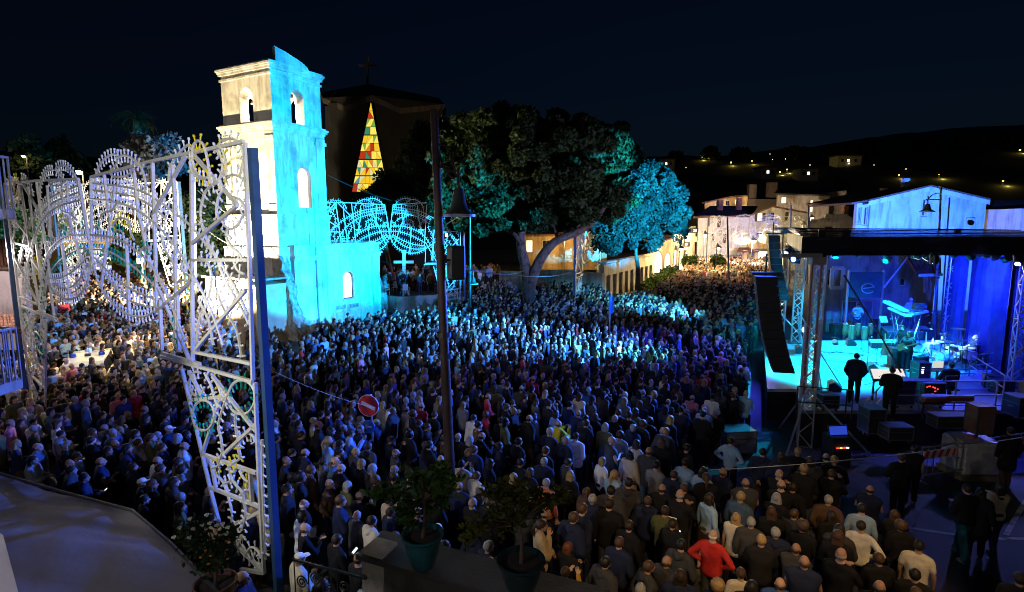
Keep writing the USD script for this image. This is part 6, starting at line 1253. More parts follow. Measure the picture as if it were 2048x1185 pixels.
# yard beside the stage: tank, barriers, monitor rack, stacked boards
ib = onground(1936, 948); T = Thing("water_tank", "white plastic water tank in a wire cage behind the striped barrier", "tank", ib); rz = RZ
T.part("pallet", MB().box(ib + UZ * .07, (1.2, 1.0, .14), rz), mat("pallet_wood", (.3, .22, .13), .9)); T.part("bottle", MB().box(ib + UZ * .66, (1.14, .94, 1.0), rz, .06), mat("tank_plastic", (.5, .48, .45), .5)); T.part("cap", MB().lathe([(.12, 0), (.12, .06), (0, .06)], ib + UZ * 1.16, 14), mat("cap_red", (.4, .03, .02), .5))
for k in range(9):
    for s in (-1, 1): T.part("cage_bar", MB().bar(ib + DD * (-.57 + k * .143) + DF * s * .49 + UZ * .14, ib + DD * (-.57 + k * .143) + DF * s * .49 + UZ * 1.17, .02), STEEL)
for z in (.35, .7, 1.05, 1.16):
    for s in (-1, 1): T.part("cage_bar", MB().bar(ib - DD * .59 + DF * s * .49 + UZ * z, ib + DD * .59 + DF * s * .49 + UZ * z, .022), STEEL); T.part("cage_bar", MB().bar(ib - DF * .49 + DD * s * .59 + UZ * z, ib + DF * .49 + DD * s * .59 + UZ * z, .022), STEEL)
f0, f1, f2 = onground(1838, 962), onground(1950, 944), onground(2075, 922)
for k, (p, q) in enumerate(((f0, f1), (f1 + (f2 - f1) * .02, f2))):
    T = Thing("crowd_barrier", ["left", "right"][k] + " crowd barrier with a striped board, beside the water tank", "barrier", p); d = q - p; n = 9
    for z in (.15, 1.02): T.part("rail", MB().tube([p + UZ * z, q + UZ * z], .02, 6), STEEL)
    for i in range(n + 1): T.part("bar", MB().tube([p + d * i / n + UZ * .15, p + d * i / n + UZ * 1.02], .011, 5), STEEL)
    for i in (0, n): T.part("foot", MB().bar(p + d * i / n + np.cross(unit(d), UZ) * .25 + UZ * .02, p + d * i / n - np.cross(unit(d), UZ) * .25 + UZ * .02, .04), STEEL)
    nrm = np.cross(unit(d), UZ); bd = T.part("board", MB().obox((p + q) / 2 + UZ * .8 + nrm * .035, d * .98, nrm * .02, UZ * .24), WHITE); m = 8
    for i in range(m):
        u = unit(d); w = np.linalg.norm(d) * .98 / m; o = p + d * .01 + u * i * w + UZ * .8 + nrm * .047
        T.part("stripe", MB().prism([(0, -.115), (w * .5, -.115), (w * .85, .115), (w * .35, .115)], o, u, UZ, nrm * .003), RED, under=bd)
c = onground(1670, 930); T = Thing("monitor_rack", "black equipment rack with bright blue top screen and a row of red and green lights", "rack", c)
T.part("body", MB().box(c + UZ * .5, (.62, .55, 1.0), .1, .015), CASE); X = np.array([1, .1, 0]); T.part("screen", MB().obox(c + UZ * 1.14, X * .64, np.array([0, .05, .0]), np.array([0, .1, .3])), mat("screen_shell", (.05, .05, .06), .5)); T.part("display", MB().obox(c + UZ * 1.145 - [0, .032, 0], X * .57, np.array([0, .01, 0]), np.array([0, .09, .24])), glow("blue_display", (.05, .12, 1), .5))
for k, col in enumerate(("led_red", "led_orange", "led_red", "led_white")): T.part("led", MB().obox(c + X * (-.15 + .11 * k) + UZ * .68 - [0, .3, 0], X * .07, np.array([0, .02, 0]), UZ * .03), _mats[col])
case_box("flight_case", "long low case with shiny top at the stage's front left, edge of the crowd", onground(1470, 905), (1.05, .7, .85), .12, mat("case_grey", (.3, .3, .32), .35, .2))
bs = onground(1520, 640); case_box("barrier_case", "low dark case at the far end of the stage front", bs, (1.2, .6, .9), .3)
# fence in front of the stage
fp = [S(-1.5, -2.6, 0), S(3, -2.6, 0), S(9, -2.6, 0)]
for k, (p, q) in enumerate(zip(fp[:-1], fp[1:])):
    p = p + UZ * float(gz(0, p[1])); q = q + UZ * float(gz(0, q[1])); T = Thing("front_barrier", ["near", "far"][k] + " stretch of the dark steel barrier before the stage front", "barrier", p); d = q - p; n = 14
    for z in (.12, 1.1): T.part("rail", MB().tube([p + UZ * z, q + UZ * z], .022, 6), DARK_METAL)
    for i in range(n + 1): T.part("bar", MB().tube([p + d * i / n + UZ * .12, p + d * i / n + UZ * 1.1], .013, 5), DARK_METAL)
c = S(-2.9, 7.2, .6); T = Thing("hung_cloth", "pale cloth draped over the near wing's railing", "cloth", c); T.part("cloth", wavy(S(-2.96, 6.6, 0), S(-2.96, 7.4, 0), 1.0, 2.26, 24, .05, 3, 12), mat("pale_cloth", (.5, .5, .54), .9))

# unseen floodlights at the tower, out-of-view lamps near the camera
def flood(label, p, tgt, col, I, cone, soft, zb, rad=.12):
    p = np.asarray(p, float); T = Thing("floodlight", label, "floodlight", (p[0], p[1], zb)); d = unit(np.asarray(tgt) - p); u = unit(np.cross(d, UZ)); w = np.cross(u, d)
    T.part("post", MB().tube([[p[0], p[1], zb], p - UZ * .1], .035, 7), DARK_METAL); T.part("housing", MB().obox(p - d * .12, u * .42, w * .3, d * .16), DARK_METAL); T.part("glass", MB().obox(p - d * .035, u * .36, w * .24, d * .01), glow("flood_glass", col, 6)); lamp(T.path, p + d * .05, col, I, tgt, cone, soft, rad)
fc = TC + UL * 2.6 - UR * 5.0
flood("unseen warm floodlight on a short post left of the bell tower, aimed up its left face", fc + UZ * 2.9 + UL * .6, TC + UL * 2.3 + UZ * 7.5, (1, .8, .45), I_FLOOD, 64, .35, .4)  # unseen flood, placed for the warm light up the left face
flood("unseen second warm floodlight lighting the white arch and the kiosk", at(395, 585, 36.5), at(300, 450, 41), (1, .88, .66), I_FLOOD * .9, 60, .6, .5)  # unseen, placed to brighten the white arch and kiosk
T = Thing("belfry_lamp", "unseen small warm lamp inside the belfry, lighting its interior", "lamp", bc + UZ * (zb0 + .1)); T.part("base", MB().lathe([(0, 0), (.12, 0), (.1, .1), (0, .1)], bc + UZ * (zb0 + .1), 10), DARK_METAL); T.part("bulb", MB().ball(bc + UZ * (zb0 + .28) , .09, 2), glow("belfry_bulb", (1, .86, .6), 20)); lamp(T.path, bc + UZ * (zb0 + .55), (1, .86, .62), 480, rad=.15)  # unseen, placed for the bright belfry interior
def wall_lamp(label, wl, tgt, I, cone, soft):
    T = Thing("wall_lamp", label, "lamp", wl); T.part("arm", MB().tube([wl + [-.6, -.1, .3], wl + [0, 0, .3], wl + UZ * .12], .03, 6), DARK_METAL); d = unit(np.asarray(tgt) - wl); u = unit(np.cross(d, UZ)); w = np.cross(u, d); g = np.linspace(0, 2 * math.pi, 14, endpoint=False)
    T.part("housing", MB().prism([(.13 * math.cos(t), .13 * math.sin(t)) for t in g], wl - d * .2, u, w, d * .17), DARK_METAL); T.part("glass", MB().prism([(.11 * math.cos(t), .11 * math.sin(t)) for t in g], wl - d * .028, u, w, d * .01), glow("white_bulb", (1, .95, .85), 12)); lamp(T.path, wl + d * .03, (1, .95, .80), I, tgt, cone, soft, .08)
wall_lamp("unseen white lamp facing the near arch's leg, just outside the picture", np.array([-7.8, 6.5, 6.3]), [-4.4, 9.9, 4.6], I_NEAR * 1.0, 37, .5)  # out of view, placed to light the arch leg
wall_lamp("unseen white lamp high behind the camera, aimed at the near arch", np.array([-.8, -2.4, 10.2]), [-8.5, 13.0, 8.6], I_NEAR * 8.5, 14.5, .4)  # out of view, placed to light the upper part of the arch
for k, (am, tg) in enumerate((([3.5, 3.2, 9.3], [2.7, 9.5, .8]), ([7.0, 4.0, 9.3], [6.2, 9.9, .8]))):  # unseen amber lamps above the view, lighting the lower right onlookers
    am = np.array(am); bp = am * [1, 1, 0] + [0, -.6, 0]
    T = bell_post(["left", "right"][k] + " one of two unseen amber street lamps out of the picture, lighting the lower right crowd", bp, bp + UZ * 10.3, .1, .07, am + UZ * .1, [[bp + UZ * 10.1, am + UZ * .85]], .34, .5)
    T.part("bulb", MB().ball(am + UZ * .1, .08, 1), glow("amber_bulb", (1, .55, .16), 30)); lamp(T.path, am - UZ * .02, (1, .60, .24), I_AMBER, tg, 17, .8, .1)
pl2 = np.array([-6.2, 1.2, 6.9])
T = Thing("wall_lamp", "unseen dim lamp lighting the grey awning, out of the picture on the left", "lamp", pl2); T.part("bracket", MB().tube([pl2 + [-.5, 0, .2], pl2 + [0, 0, .22], pl2 + [0, 0, .1]], .025, 6), DARK_METAL); T.part("globe", MB().ball(pl2, .09, 2), glow("awning_lamp_glow", (.9, .88, 1), 5), smooth=True); lamp(T.path, pl2 + np.array([0, .1, -.15]), (.92, .86, 1), I_NEAR * .42, rad=.15)  # out of view, placed to light the awning and pale ledge
pl3 = np.array([-20.2, 20.5, 6.6])
T = Thing("wall_lamp", "unseen lamp lighting the pink house from outside the picture", "lamp", pl3); T.part("bracket", MB().tube([pl3 + [-.6, 0, .2], pl3 + [0, 0, .22], pl3 + [0, 0, .1]], .025, 6), DARK_METAL); T.part("globe", MB().ball(pl3, .09, 2), glow("awning_lamp_glow", (.9, .88, 1), 5), smooth=True); lamp(T.path, pl3 + np.array([.1, .1, -.15]), (1, .9, .9), I_NEAR * 1.0, rad=.15)  # out of view, placed to light the pink wall
pl_ = np.array([1.2, -2.2, 6.6])
T = Thing("wall_lamp", "unseen dim warm lamp behind the camera, lighting the terrace plants", "lamp", pl_); T.part("bracket", MB().tube([pl_ + [0, -.5, .2], pl_ + [0, 0, .22], pl_ + [0, 0, .1]], .025, 6), DARK_METAL); T.part("globe", MB().ball(pl_, .09, 2), glow("unseen_lamp_glow", (1, .84, .66), 5), smooth=True); lamp(T.path, pl_ + np.array([0, .2, -.15]), (1, .93, .85), I_NEAR * .26, rad=.15)  # unseen, a weak general light on plants, pots and awning

cab = np.random.default_rng(91)
for k in range(14):
    a0, b0 = cab.uniform(.3, 7.5), cab.uniform(.2, 6.5); pts = [S(a0, b0, DZ + .012)]
    for _ in range(5): pts.append(pts[-1] + np.array([cab.uniform(-.7, .9), cab.uniform(-.6, .6), 0]))
    single("stage_cable", MB().tube(smooth_line(pts, 5), .012, 4), BLACK, "black cable lying on the stage floor, " + ["near the front", "by the white riser", "under the keyboards", "by the drums", "by the congas", "near the guitarist", "behind the wedge", "at the left edge", "beside the screens", "under the banner", "by the mixing desk", "near the curtain", "in the middle", "by the bass cabinets"][k], "cable", "cables on the stage floor")
for k, (px, py, h) in enumerate(((1700, 690, 1.3), (1722, 700, 1.1), (1790, 705, 1.5), (1838, 690, 1.4), (1868, 700, 1.2), (1930, 745, 1.3))): mic_stand("slim microphone stand " + ["by the congas", "before the congas", "left of the guitarist", "right of the guitarist", "left of the drum kit", "in front of the drum kit"][k], D(px, py), h, DD * (.35 if k % 2 else -.35) + UZ * .18)
for k, (px, py) in enumerate(((1862, 716), (1880, 712))):
    c = D(px, py); T = Thing("side_table", ["left", "right"][k] + " small cyan lit table between guitarist and drums", "table", c); T.part("top", MB().obox(c + UZ * .72, DD * .5, DF * .4, UZ * .03), mat("table_grey", (.4, .42, .45), .5)); T.part("leg", MB().tube([c, c + UZ * .72], .025, 6), CHROME); T.part("foot", MB().lathe([(.2, 0), (.2, .02), (0, .03)], c, 14), BLACK)
    b_ = Thing("bottle", ["left", "right"][k] + " clear bottle on the small stage tables", "bottle", c + UZ * .735); b_.part("glass", MB().lathe([(0, .0), (.035, 0), (.035, .16), (.014, .2), (.014, .24), (0, .24)], c + UZ * .737, 12), mat("bottle_clear", (.5, .55, .6), .1))

for k, (px, py) in enumerate(((1668, 690), (1690, 655), (1760, 662), (1800, 660), (1860, 668), (1890, 700))):
    p = D(px, py) + UZ * .22; stage_lamp("floor_light", "added small floor lamp standing on the stage deck, %s from the left" % ["first", "second", "third", "fourth", "fifth", "sixth"][k], p, p + np.array([-.6, -.5, .75]), (.05, .7, 1), 0, 10, .5, (.25, .85, 1), 2.5 if k in (1, 4) else .6, "added floor lamps on the stage")  # floor lamps added to fill the stage; only their lenses glow
for k, (px, py) in enumerate(((1690, 640), (1750, 655), (1855, 678), (1965, 712), (1840, 735))): speaker_cab("guitar amplifier " + ["behind the congas", "under the banner", "right of the keyboards", "by the curtain behind the drums", "beside the guitarist"][k], D(px, py), (.66, .32, .52), RZ + [.1, 0, -.2, 2.8, .4][k], 1)
for k, (px, py) in enumerate(((1768, 715), (1850, 712))):
    c = D(px, py); T = Thing("guitar_on_stand", ["reddish", "pale"][k] + " guitar resting on a stand on the stage", "guitar", c); u = unit(DD * .9 + UZ * .05); w = unit(UZ + DF * .18)
    T.part("body", MB().prism([(-.17, .0), (-.2, .12), (-.14, .26), (-.16, .4), (-.08, .48), (.08, .48), (.15, .38), (.13, .26), (.2, .12), (.16, 0), (0, -.04)], c + UZ * .15, u, w, np.cross(u, w) * .05), mat("guitar_%d" % k, [(.28, .05, .03), (.5, .42, .3)][k], .2)); T.part("neck", MB().prism([(-.022, .46), (-.02, 1.0), (.02, 1.0), (.022, .46)], c + UZ * .15, u, w, np.cross(u, w) * .03), _mats["maple"] if "maple" in _mats else mat("maple", (.35, .2, .09), .4))
    for s_ in (-1, 1): T.part("stand_leg", MB().tube([c + UZ * .45, c + u * s_ * .22 - DF * .1], .012, 5), BLACK)

# two more unseen moving heads: pools of light broken over the middle crowd
stage_lamp("moving_head", "unseen moving head lamp throwing a pale pool left of the tall lamp post", fl(4.3), onground(800, 690), (.12, .5, 1), I_CROWD * 4.0, 8, .9)
stage_lamp("moving_head", "unseen moving head lamp throwing a pale pool right of the tall lamp post", fl(3.1), onground(1010, 740), (.10, .5, 1), I_CROWD * 4.0, 7.5, .9)

stage_lamp("moving_head", "unseen moving head lamp at the near wing's outer end lighting the open asphalt", S(-1.0, 7, 6.1), S(-6.5, 3.5, 0), (.14, .15, .6), I_WASH * .3, 50, .8)  # unseen, placed to light the dark open asphalt
# ================================================================== people
GARM = {"black": (.012, .012, .014), "navy": (.016, .022, .055), "charcoal": (.05, .05, .055), "grey": (.2, .2, .21), "white": (.7, .69, .66), "beige": (.48, .38, .26), "brown": (.10, .055, .03), "red": (.5, .03, .03), "orange": (.55, .17, .06),
        "olive": (.09, .09, .035), "light blue": (.28, .42, .62), "blue": (.04, .09, .3), "yellow": (.68, .56, .03), "pink": (.6, .2, .28), "green": (.03, .22, .1), "cream": (.62, .56, .44), "denim blue": (.06, .1, .17), "mustard": (.42, .24, .04), "teal": (.03, .16, .18)}
HAIRC = {"black": (.012, .010, .009), "dark brown": (.03, .018, .011), "brown": (.075, .04, .022), "blond": (.34, .23, .10), "grey": (.30, .30, .30), "white": (.62, .61, .58), "reddish": (.16, .05, .02)}
SKINC = [(.46, .27, .19), (.52, .33, .24), (.38, .22, .15)]
def cloth(c):
    if c == "striped":
        if "cloth_striped" not in _mats: _mats["cloth_striped"] = usdkit.material(stage, "/World/Looks/cloth_striped", {"g": ("texture_coordinate", {}), "w": ("wave_texture", {"scale": 4.5, "bands_direction": "z", "distortion": .3}), "r": ("rgb_ramp", {"ramp": [(.75, (.016, .02, .05)), (.82, (.6, .6, .58))]}), "p": ("principled_bsdf", {"roughness": .85})}, [("g.object", "w.vector"), ("w.fac", "r.fac"), ("r.color", "p.base_color")], surface="p.BSDF")
        return _mats["cloth_striped"]
    return mat("cloth_" + c.replace(" ", "_"), GARM[c], .85, .16, 9, bump=.12, spec=.2)
def hairm(c): return mat("hair_" + c.replace(" ", "_"), HAIRC[c], .55, .3, 30, spec=.4)
SKIN = [tinted("skin_%d" % k, .55) for k in range(3)]
SHOE = mat("shoe_dark", (.03, .025, .022), .5); SHOEW = mat("shoe_pale", (.5, .5, .48), .6)
LEN = {}
def sphere(c, r, n=12):
    key = n
    if key not in LEN: LEN[key] = m3.Manifold.sphere(1.0, n)
    return LEN[key].scale(tuple(np.broadcast_to(np.asarray(r, float), 3))).translate(tuple(map(float, c)))
def bone(p, rp, q, rq, n=12): return m3.Manifold.batch_hull([sphere(p, rp, n), sphere(q, rq, n)])
def chain(js, n=12): return m3.Manifold.batch_boolean([bone(*a, *b, n) for a, b in zip(js[:-1], js[1:])], m3.OpType.Add)
def joints(pose="down", woman=False, lean=0.0, step=0.0, head=(0, 0), wide=1.0):
    """Joints of a 1.72 m figure facing +y: name -> (x, y, z)."""
    sw = (.165 if woman else .185) * wide; hw = .095 if not woman else .098
    J = {"head": np.array([0, .025, 1.605]), "neck": np.array([0, -.005, 1.47]), "chest": np.array([0, .0, 1.27]), "waist": np.array([0, .0, 1.06]), "pelvis": np.array([0, -.01, .93])}
    for s, k in ((-1, "l"), (1, "r")):
        J["sh" + k] = np.array([s * sw, -.012, 1.395]); J["hip" + k] = np.array([s * hw, 0, .9]); J["knee" + k] = np.array([s * (hw + .008), .02 + step * s * .12, .49]); J["ank" + k] = np.array([s * (hw + .015), -.02 + step * s * .2, .085]); J["toe" + k] = J["ank" + k] + [s * .025, .155, -.05]
        E, Wr = {"down": ((.255, -.03, 1.12), (.255, .05, .88)), "crossed": ((.255, .07, 1.14), (-.07, .2, 1.17 + .03 * s)), "clasped": ((.245, .02, 1.12), (.05, .2, 1.0)), "pockets": ((.285, -.06, 1.13), (.2, .05, .94)), "akimbo": ((.39, -.07, 1.17), (.17, .03, 1.02)),
                 "phone": ((.26, .17, 1.2), (.10, .34, 1.42)), "chin": ((.24, .1, 1.13), (.03, .15, 1.42) if s > 0 else (-.02, .2, 1.13)), "clap": ((.25, .14, 1.17), (.03, .3, 1.3)), "look": ((.25, .06, 1.12), (.06, .27, 1.18)), "back": ((.27, -.12, 1.13), (.05, -.16, .95)), "keys": ((.25, .14, 1.12), (.16, .4, 1.04)), "guitar": ((.33, -.02, 1.15), (-.02, .2, 1.05)) if s > 0 else ((.3, .12, 1.15), (.48, .3, 1.28)), "up": ((.3, .05, 1.5), (.22, .12, 1.75)), "drum": ((.28, .1, 1.14), (.14, .36, 1.12))}[pose]
        J["el" + k] = np.array([s * E[0] * (sw / .185 if abs(E[0]) > .2 else 1), E[1], E[2]]); J["wr" + k] = np.array([s * Wr[0], Wr[1], Wr[2]])
        if pose == "crossed": J["wr" + k][1] += .03 * (s + 1)
    if pose == "chin": J["wrl"] = np.array([.12, .2, 1.15])
    for k in ("head", "neck", "chest", "shl", "shr", "ell", "elr", "wrl", "wrr"): J[k] = J[k] + [0, lean * (J[k][2] - .95), 0]
    J["head"] = J["head"] + [0, head[1] * .03, -abs(head[1]) * .01]
    return J
def seat(J):
    """Folds standing joints onto a stool 0.5 m high."""
    d = np.array([0, 0, -.38])
    for k in J:
        if not k.startswith(("knee", "ank", "toe")): J[k] = J[k] + d
    for s, k in ((-1, "l"), (1, "r")):
        J["knee" + k] = np.array([s * .15, .42, .50]); J["ank" + k] = np.array([s * .17, .36, .085]); J["toe" + k] = J["ank" + k] + [s * .03, .15, -.05]
    return J
def hand(J, k, curl=.5):
    w, e = J["wr" + k], J["el" + k]; d = unit(w - e); s = 1 if k == "r" else -1; side = unit(np.cross(d, [0, 0, 1]) if abs(d[2]) < .9 else np.array([0, s, 0.])); nn = np.cross(d, side)
    parts = [m3.Manifold.batch_hull([sphere(w, .026, 8), sphere(w + d * .075 + side * .03, .013, 8), sphere(w + d * .08 - side * .03, .013, 8)])]
    for i, L in enumerate((.062, .074, .07, .055)):
        b = w + d * .08 + side * (.03 - .02 * i); m_ = b + d * L * .55 + nn * L * .12 * curl; t = m_ + d * L * .4 + nn * L * .38 * curl
        parts += [bone(b, .0095, m_, .0085, 6), bone(m_, .0085, t, .007, 6)]
    tb = w + d * .025 + side * .03; tm = tb + d * .03 + side * .03; parts += [bone(tb, .012, tm, .0105, 6), bone(tm, .0105, tm + d * .03 + side * .004, .0085, 6)]
    return parts
def refine(man, length, it=6):
    q = man.refine_to_length(length).to_mesh() if length else man.to_mesh(); t = trimesh.Trimesh(q.vert_properties[:, :3], q.tri_verts, process=False)
    if it: trimesh.smoothing.filter_taubin(t, .5, .53, iterations=it)
    return np.array(t.vertices), np.array(t.faces)
def head_parts(J, n=14):
    h = J["head"]
    P = [sphere(h + [0, -.012, .022], (.076, .094, .092), n), m3.Manifold.batch_hull([sphere(h + [0, .02, -.01], (.066, .07, .07), n), sphere(h + [0, .055, -.085], (.03, .03, .022), 10)]),
         m3.Manifold.batch_hull([sphere(h + [0, .086, .02], .008, 6), sphere(h + [0, .108, -.022], .012, 8), sphere(h + [.014, .09, -.028], .008, 6), sphere(h + [-.014, .09, -.028], .008, 6)]),
         m3.Manifold.batch_hull([sphere(h + [-.016, .084, -.058], .008, 6), sphere(h + [.016, .084, -.058], .008, 6)]), bone(h + [-.035, .076, .034], .009, h + [.035, .076, .034], .009, 6)]
    for s in (-1, 1): P.append(sphere(h + [s * .076, -.012, -.004], (.011, .021, .033), 8))
    return P
def body_mesh(J, woman, seated=False, fat=1.0):
    r = (lambda m, w: w if woman else m)
    P = head_parts(J) + [bone(J["neck"] + [0, -.012, -.02], .054 if not woman else .046, J["head"] + [0, -.012, -.03], .05 if not woman else .043)]
    tor = [sphere(J["shl"], .055), sphere(J["shr"], .055), sphere(J["chest"] + [-.085, .012, 0], r(.115, .098) * fat), sphere(J["chest"] + [.085, .012, 0], r(.115, .098) * fat)]
    P.append(m3.Manifold.batch_hull(tor)); P.append(m3.Manifold.batch_hull(tor[2:] + [sphere(J["waist"] + [-.05, .01, 0], r(.105, .085) * fat), sphere(J["waist"] + [.05, .01, 0], r(.105, .085) * fat)]))
    P.append(m3.Manifold.batch_hull([sphere(J["waist"] + [-.05, .01, 0], r(.105, .085) * fat), sphere(J["waist"] + [.05, .01, 0], r(.105, .085) * fat), sphere(J["hipl"], .1), sphere(J["hipr"], .1)]))
    P.append(m3.Manifold.batch_hull([sphere(J["shl"] * .5 + J["neck"] * .5, .05), sphere(J["shr"] * .5 + J["neck"] * .5, .05), sphere(J["shl"], .05), sphere(J["shr"], .05), sphere(J["neck"], .05)]))
    for k in "lr":
        P.append(chain([(J["sh" + k], .056), (J["el" + k], .041), (J["wr" + k], .029)])); P += hand(J, k)
        P.append(chain([(J["hip" + k], .092), (J["knee" + k], .058), (J["ank" + k], .041)])); P.append(bone(J["ank" + k] + [0, -.02, -.04], .036, J["toe" + k], .03, 8))
    v, f = refine(m3.Manifold.batch_boolean(P, m3.OpType.Add), .055, 3)
    return v, f
def skin_tint(v, J, base):
    c = np.tile(np.array(base), (len(v), 1)); h = J["head"]
    for s in (-1, 1):
        d = np.linalg.norm((v - (h + [s * .03, .082, .016])) / [1, 1, .7], axis=1); c[d < .017] *= .25
    d = np.linalg.norm((v - (h + [0, .088, -.058])) / [1.6, 1, .7], axis=1); c[d < .02] = c[d < .02] * [.8, .45, .45]
    return c
def torso_cloth(J, woman, extra, sleeves, length=.0, fat=1.0, hood=False):
    r = (lambda m, w: w if woman else m); e = extra
    A = [sphere(J["shl"], .058 + e), sphere(J["shr"], .058 + e)]; B = [sphere(J["chest"] + [x, .012, 0], r(.115, .1) * fat + e) for x in (-.085, .085)]; C = [sphere(J["waist"] + [x, .01, 0], r(.108, .09) * fat + e) for x in (-.055, .055)]
    Hh = [sphere(J["pelvis"] + [x, .012, -length], (.118 if length < .2 else .13) * fat + e * .8) for x in (-.07, .07)]
    P = [m3.Manifold.batch_hull(A + B), m3.Manifold.batch_hull(B + C), m3.Manifold.batch_hull(C + Hh), m3.Manifold.batch_hull([sphere(J["shl"] * .55 + J["neck"] * .45, .052 + e), sphere(J["shr"] * .55 + J["neck"] * .45, .052 + e)] + A + [sphere(J["neck"] + [0, -.01, -.035], .058 + e)])]
    for k in "lr":
        if sleeves == "long": P.append(chain([(J["sh" + k], .06 + e), (J["el" + k], .047 + e), (J["wr" + k] * .93 + J["el" + k] * .07, .036 + e * .8)]))
        elif sleeves == "short": P.append(bone(J["sh" + k], .061 + e, J["el" + k] * .62 + J["sh" + k] * .38, .053 + e))
    if hood: P.append(m3.Manifold.batch_hull([sphere(J["neck"] + [-.07, -.07, -.0], .045), sphere(J["neck"] + [.07, -.07, 0], .045), sphere(J["neck"] + [0, -.1, -.06], .05)]))
    M = m3.Manifold.batch_boolean(P, m3.OpType.Add)
    M = M.trim_by_plane((0, 0, 1), float(J["pelvis"][2] - length - .1))
    v, f = refine(M, .055, 3); v = v + (meshkit.noise(v * 14, 3)[:, None] - .5) * np.array([.01, .01, .004]); return v, f
def legs_cloth(J, kind="trousers", e=.012):
    hips = m3.Manifold.batch_hull([sphere(J["hipl"], .104 + e), sphere(J["hipr"], .104 + e), sphere(J["pelvis"] + [0, .005, .07], (.145, .11, .05))])
    if kind == "skirt": M = hips + m3.Manifold.batch_hull([sphere(J["hipl"] + [-.01, 0, 0], .105 + e), sphere(J["hipr"] + [.01, 0, 0], .105 + e), sphere(J["kneel"] + [-.02, 0, .02], .1), sphere(J["kneer"] + [.02, 0, .02], .1)])
    else:
        end = {"trousers": .92, "wide": .95, "shorts": -1}[kind]; P = [hips]
        for k in "lr":
            if end < 0: P.append(bone(J["hip" + k], .095 + e, J["knee" + k], .08))
            else: P.append(chain([(J["hip" + k], .094 + e), (J["knee" + k], .063 + e + (.02 if kind == "wide" else 0)), (J["ank" + k] * end + J["knee" + k] * (1 - end), .05 + e + (.03 if kind == "wide" else 0))]))
        M = m3.Manifold.batch_boolean(P, m3.OpType.Add)
    v, f = refine(M, .07, 2); return v + (meshkit.noise(v * 11, 5)[:, None] - .5) * np.array([.014, .014, .004]), f
def shoes(J):
    return refine(m3.Manifold.batch_boolean([m3.Manifold.batch_hull([sphere(J["ank" + k] + [0, -.03, -.035], .045, 8), sphere(J["toe" + k], .042, 8), sphere(J["toe" + k] * .5 + J["ank" + k] * .5, .045, 8)]) for k in "lr"], m3.OpType.Add).trim_by_plane((0, 0, 1), .003), .06, 1)
def hair_mesh(J, style, rng):
    h = J["head"]; inner = sphere(h + [0, .03, -.02], (.066, .075, .1), 12)
    if style == "bald": M = sphere(h + [0, -.026, -.012], (.0805, .086, .058), 14).trim_by_plane((0, -.5, -.87), float(np.dot([0, -.5, -.87], h + [0, -.02, .012]))) - sphere(h + [0, .05, -.02], (.074, .09, .09), 12)
    elif style == "cap":
        M = sphere(h + [0, -.008, .035], (.088, .105, .09), 14).trim_by_plane((0, -.15, .99), float(np.dot([0, -.15, .99], h + [0, 0, .035]))) + m3.Manifold.batch_hull([sphere(h + [x, y, .04 + .0 * y], (.012, .012, .006), 6) for x, y in ((-.06, .08), (.06, .08), (-.045, .17), (.045, .17))])
    else:
        M = sphere(h + [0, -.014, .026], (.089, .105, .104), 14).trim_by_plane((0, -.62, .78), float(np.dot([0, -.62, .78], h + [0, .028, .012])))
        if style == "long": M = M + m3.Manifold.batch_hull([sphere(h + [x, -.04, .02], .05, 10) for x in (-.045, .045)] + [sphere(h + [x, -.085, -.26], (.045, .03, .05), 10) for x in (-.055, .055)]) + chain([(h + [-.078, -.01, .0], .024), (h + [-.09, -.01, -.15], .025)], 8) + chain([(h + [.078, -.01, .0], .024), (h + [.09, -.01, -.15], .025)], 8)
        elif style == "bob": M = M + m3.Manifold.batch_hull([sphere(h + [x, -.035, .02], .055, 10) for x in (-.045, .045)] + [sphere(h + [x, -.05, -.09], .045, 10) for x in (-.055, .055)])
        elif style == "ponytail": M = M + chain([(h + [0, -.11, .03], .03), (h + [0, -.15, -.04], .033), (h + [0, -.125, -.2], .018)], 8)
        elif style == "bun": M = M + sphere(h + [0, -.11, .05], .045, 10)
        elif style == "curly": M = sphere(h + [0, -.03, .035], (.115, .12, .12), 14).trim_by_plane((0, -.75, .66), float(np.dot([0, -.75, .66], h + [0, .03, .0])))
        M = M - inner
    v, f = refine(M, .035, 1)
    amp = .03 if style == "curly" else .012
    return v + unit_rows(v - h) * (meshkit.noise(v * (40 if style == "curly" else 26), 7)[:, None] - .5) * amp, f
def unit_rows(v): return v / (np.linalg.norm(v, axis=1, keepdims=True) + 1e-9)
def primvar(path, c, interp="vertex"):
    UsdGeom.PrimvarsAPI(stage.GetPrimAtPath(path)).CreatePrimvar("tint", Sdf.ValueTypeNames.Color3fArray, interp).Set(Vt.Vec3fArray.FromNumpy(np.asarray(c, np.float32)))
_shape = {}
def shape(pose, woman, hair, garment, legs, seated=False, fat=1.0, lean=0.0, step=.3, head=(0, 0)):
    key = (pose, woman, hair, garment, legs, seated, fat, lean, step)
    if key not in _shape:
        J = joints(pose, woman, lean, step, head); J = seat(J) if seated else J
        e, sl, ln, hood = {"shirt": (.012, "long", .02, 0), "tee": (.012, "short", .03, 0), "jacket": (.03, "long", .05, 0), "hoodie": (.026, "long", .04, 1), "coat": (.034, "long", .34, 0), "vest": (.034, "none", .05, 0), "puffer": (.045, "long", .06, 1), "dress": (.014, "short", .40, 0)}[garment]
        if seated: ln = 0
        b = body_mesh(J, woman, seated, fat)
        _shape[key] = (J, b, torso_cloth(J, woman, e, sl, ln, fat, hood), legs_cloth(J, legs), shoes(J), hair_mesh(J, hair, RNG))
    return _shape[key]
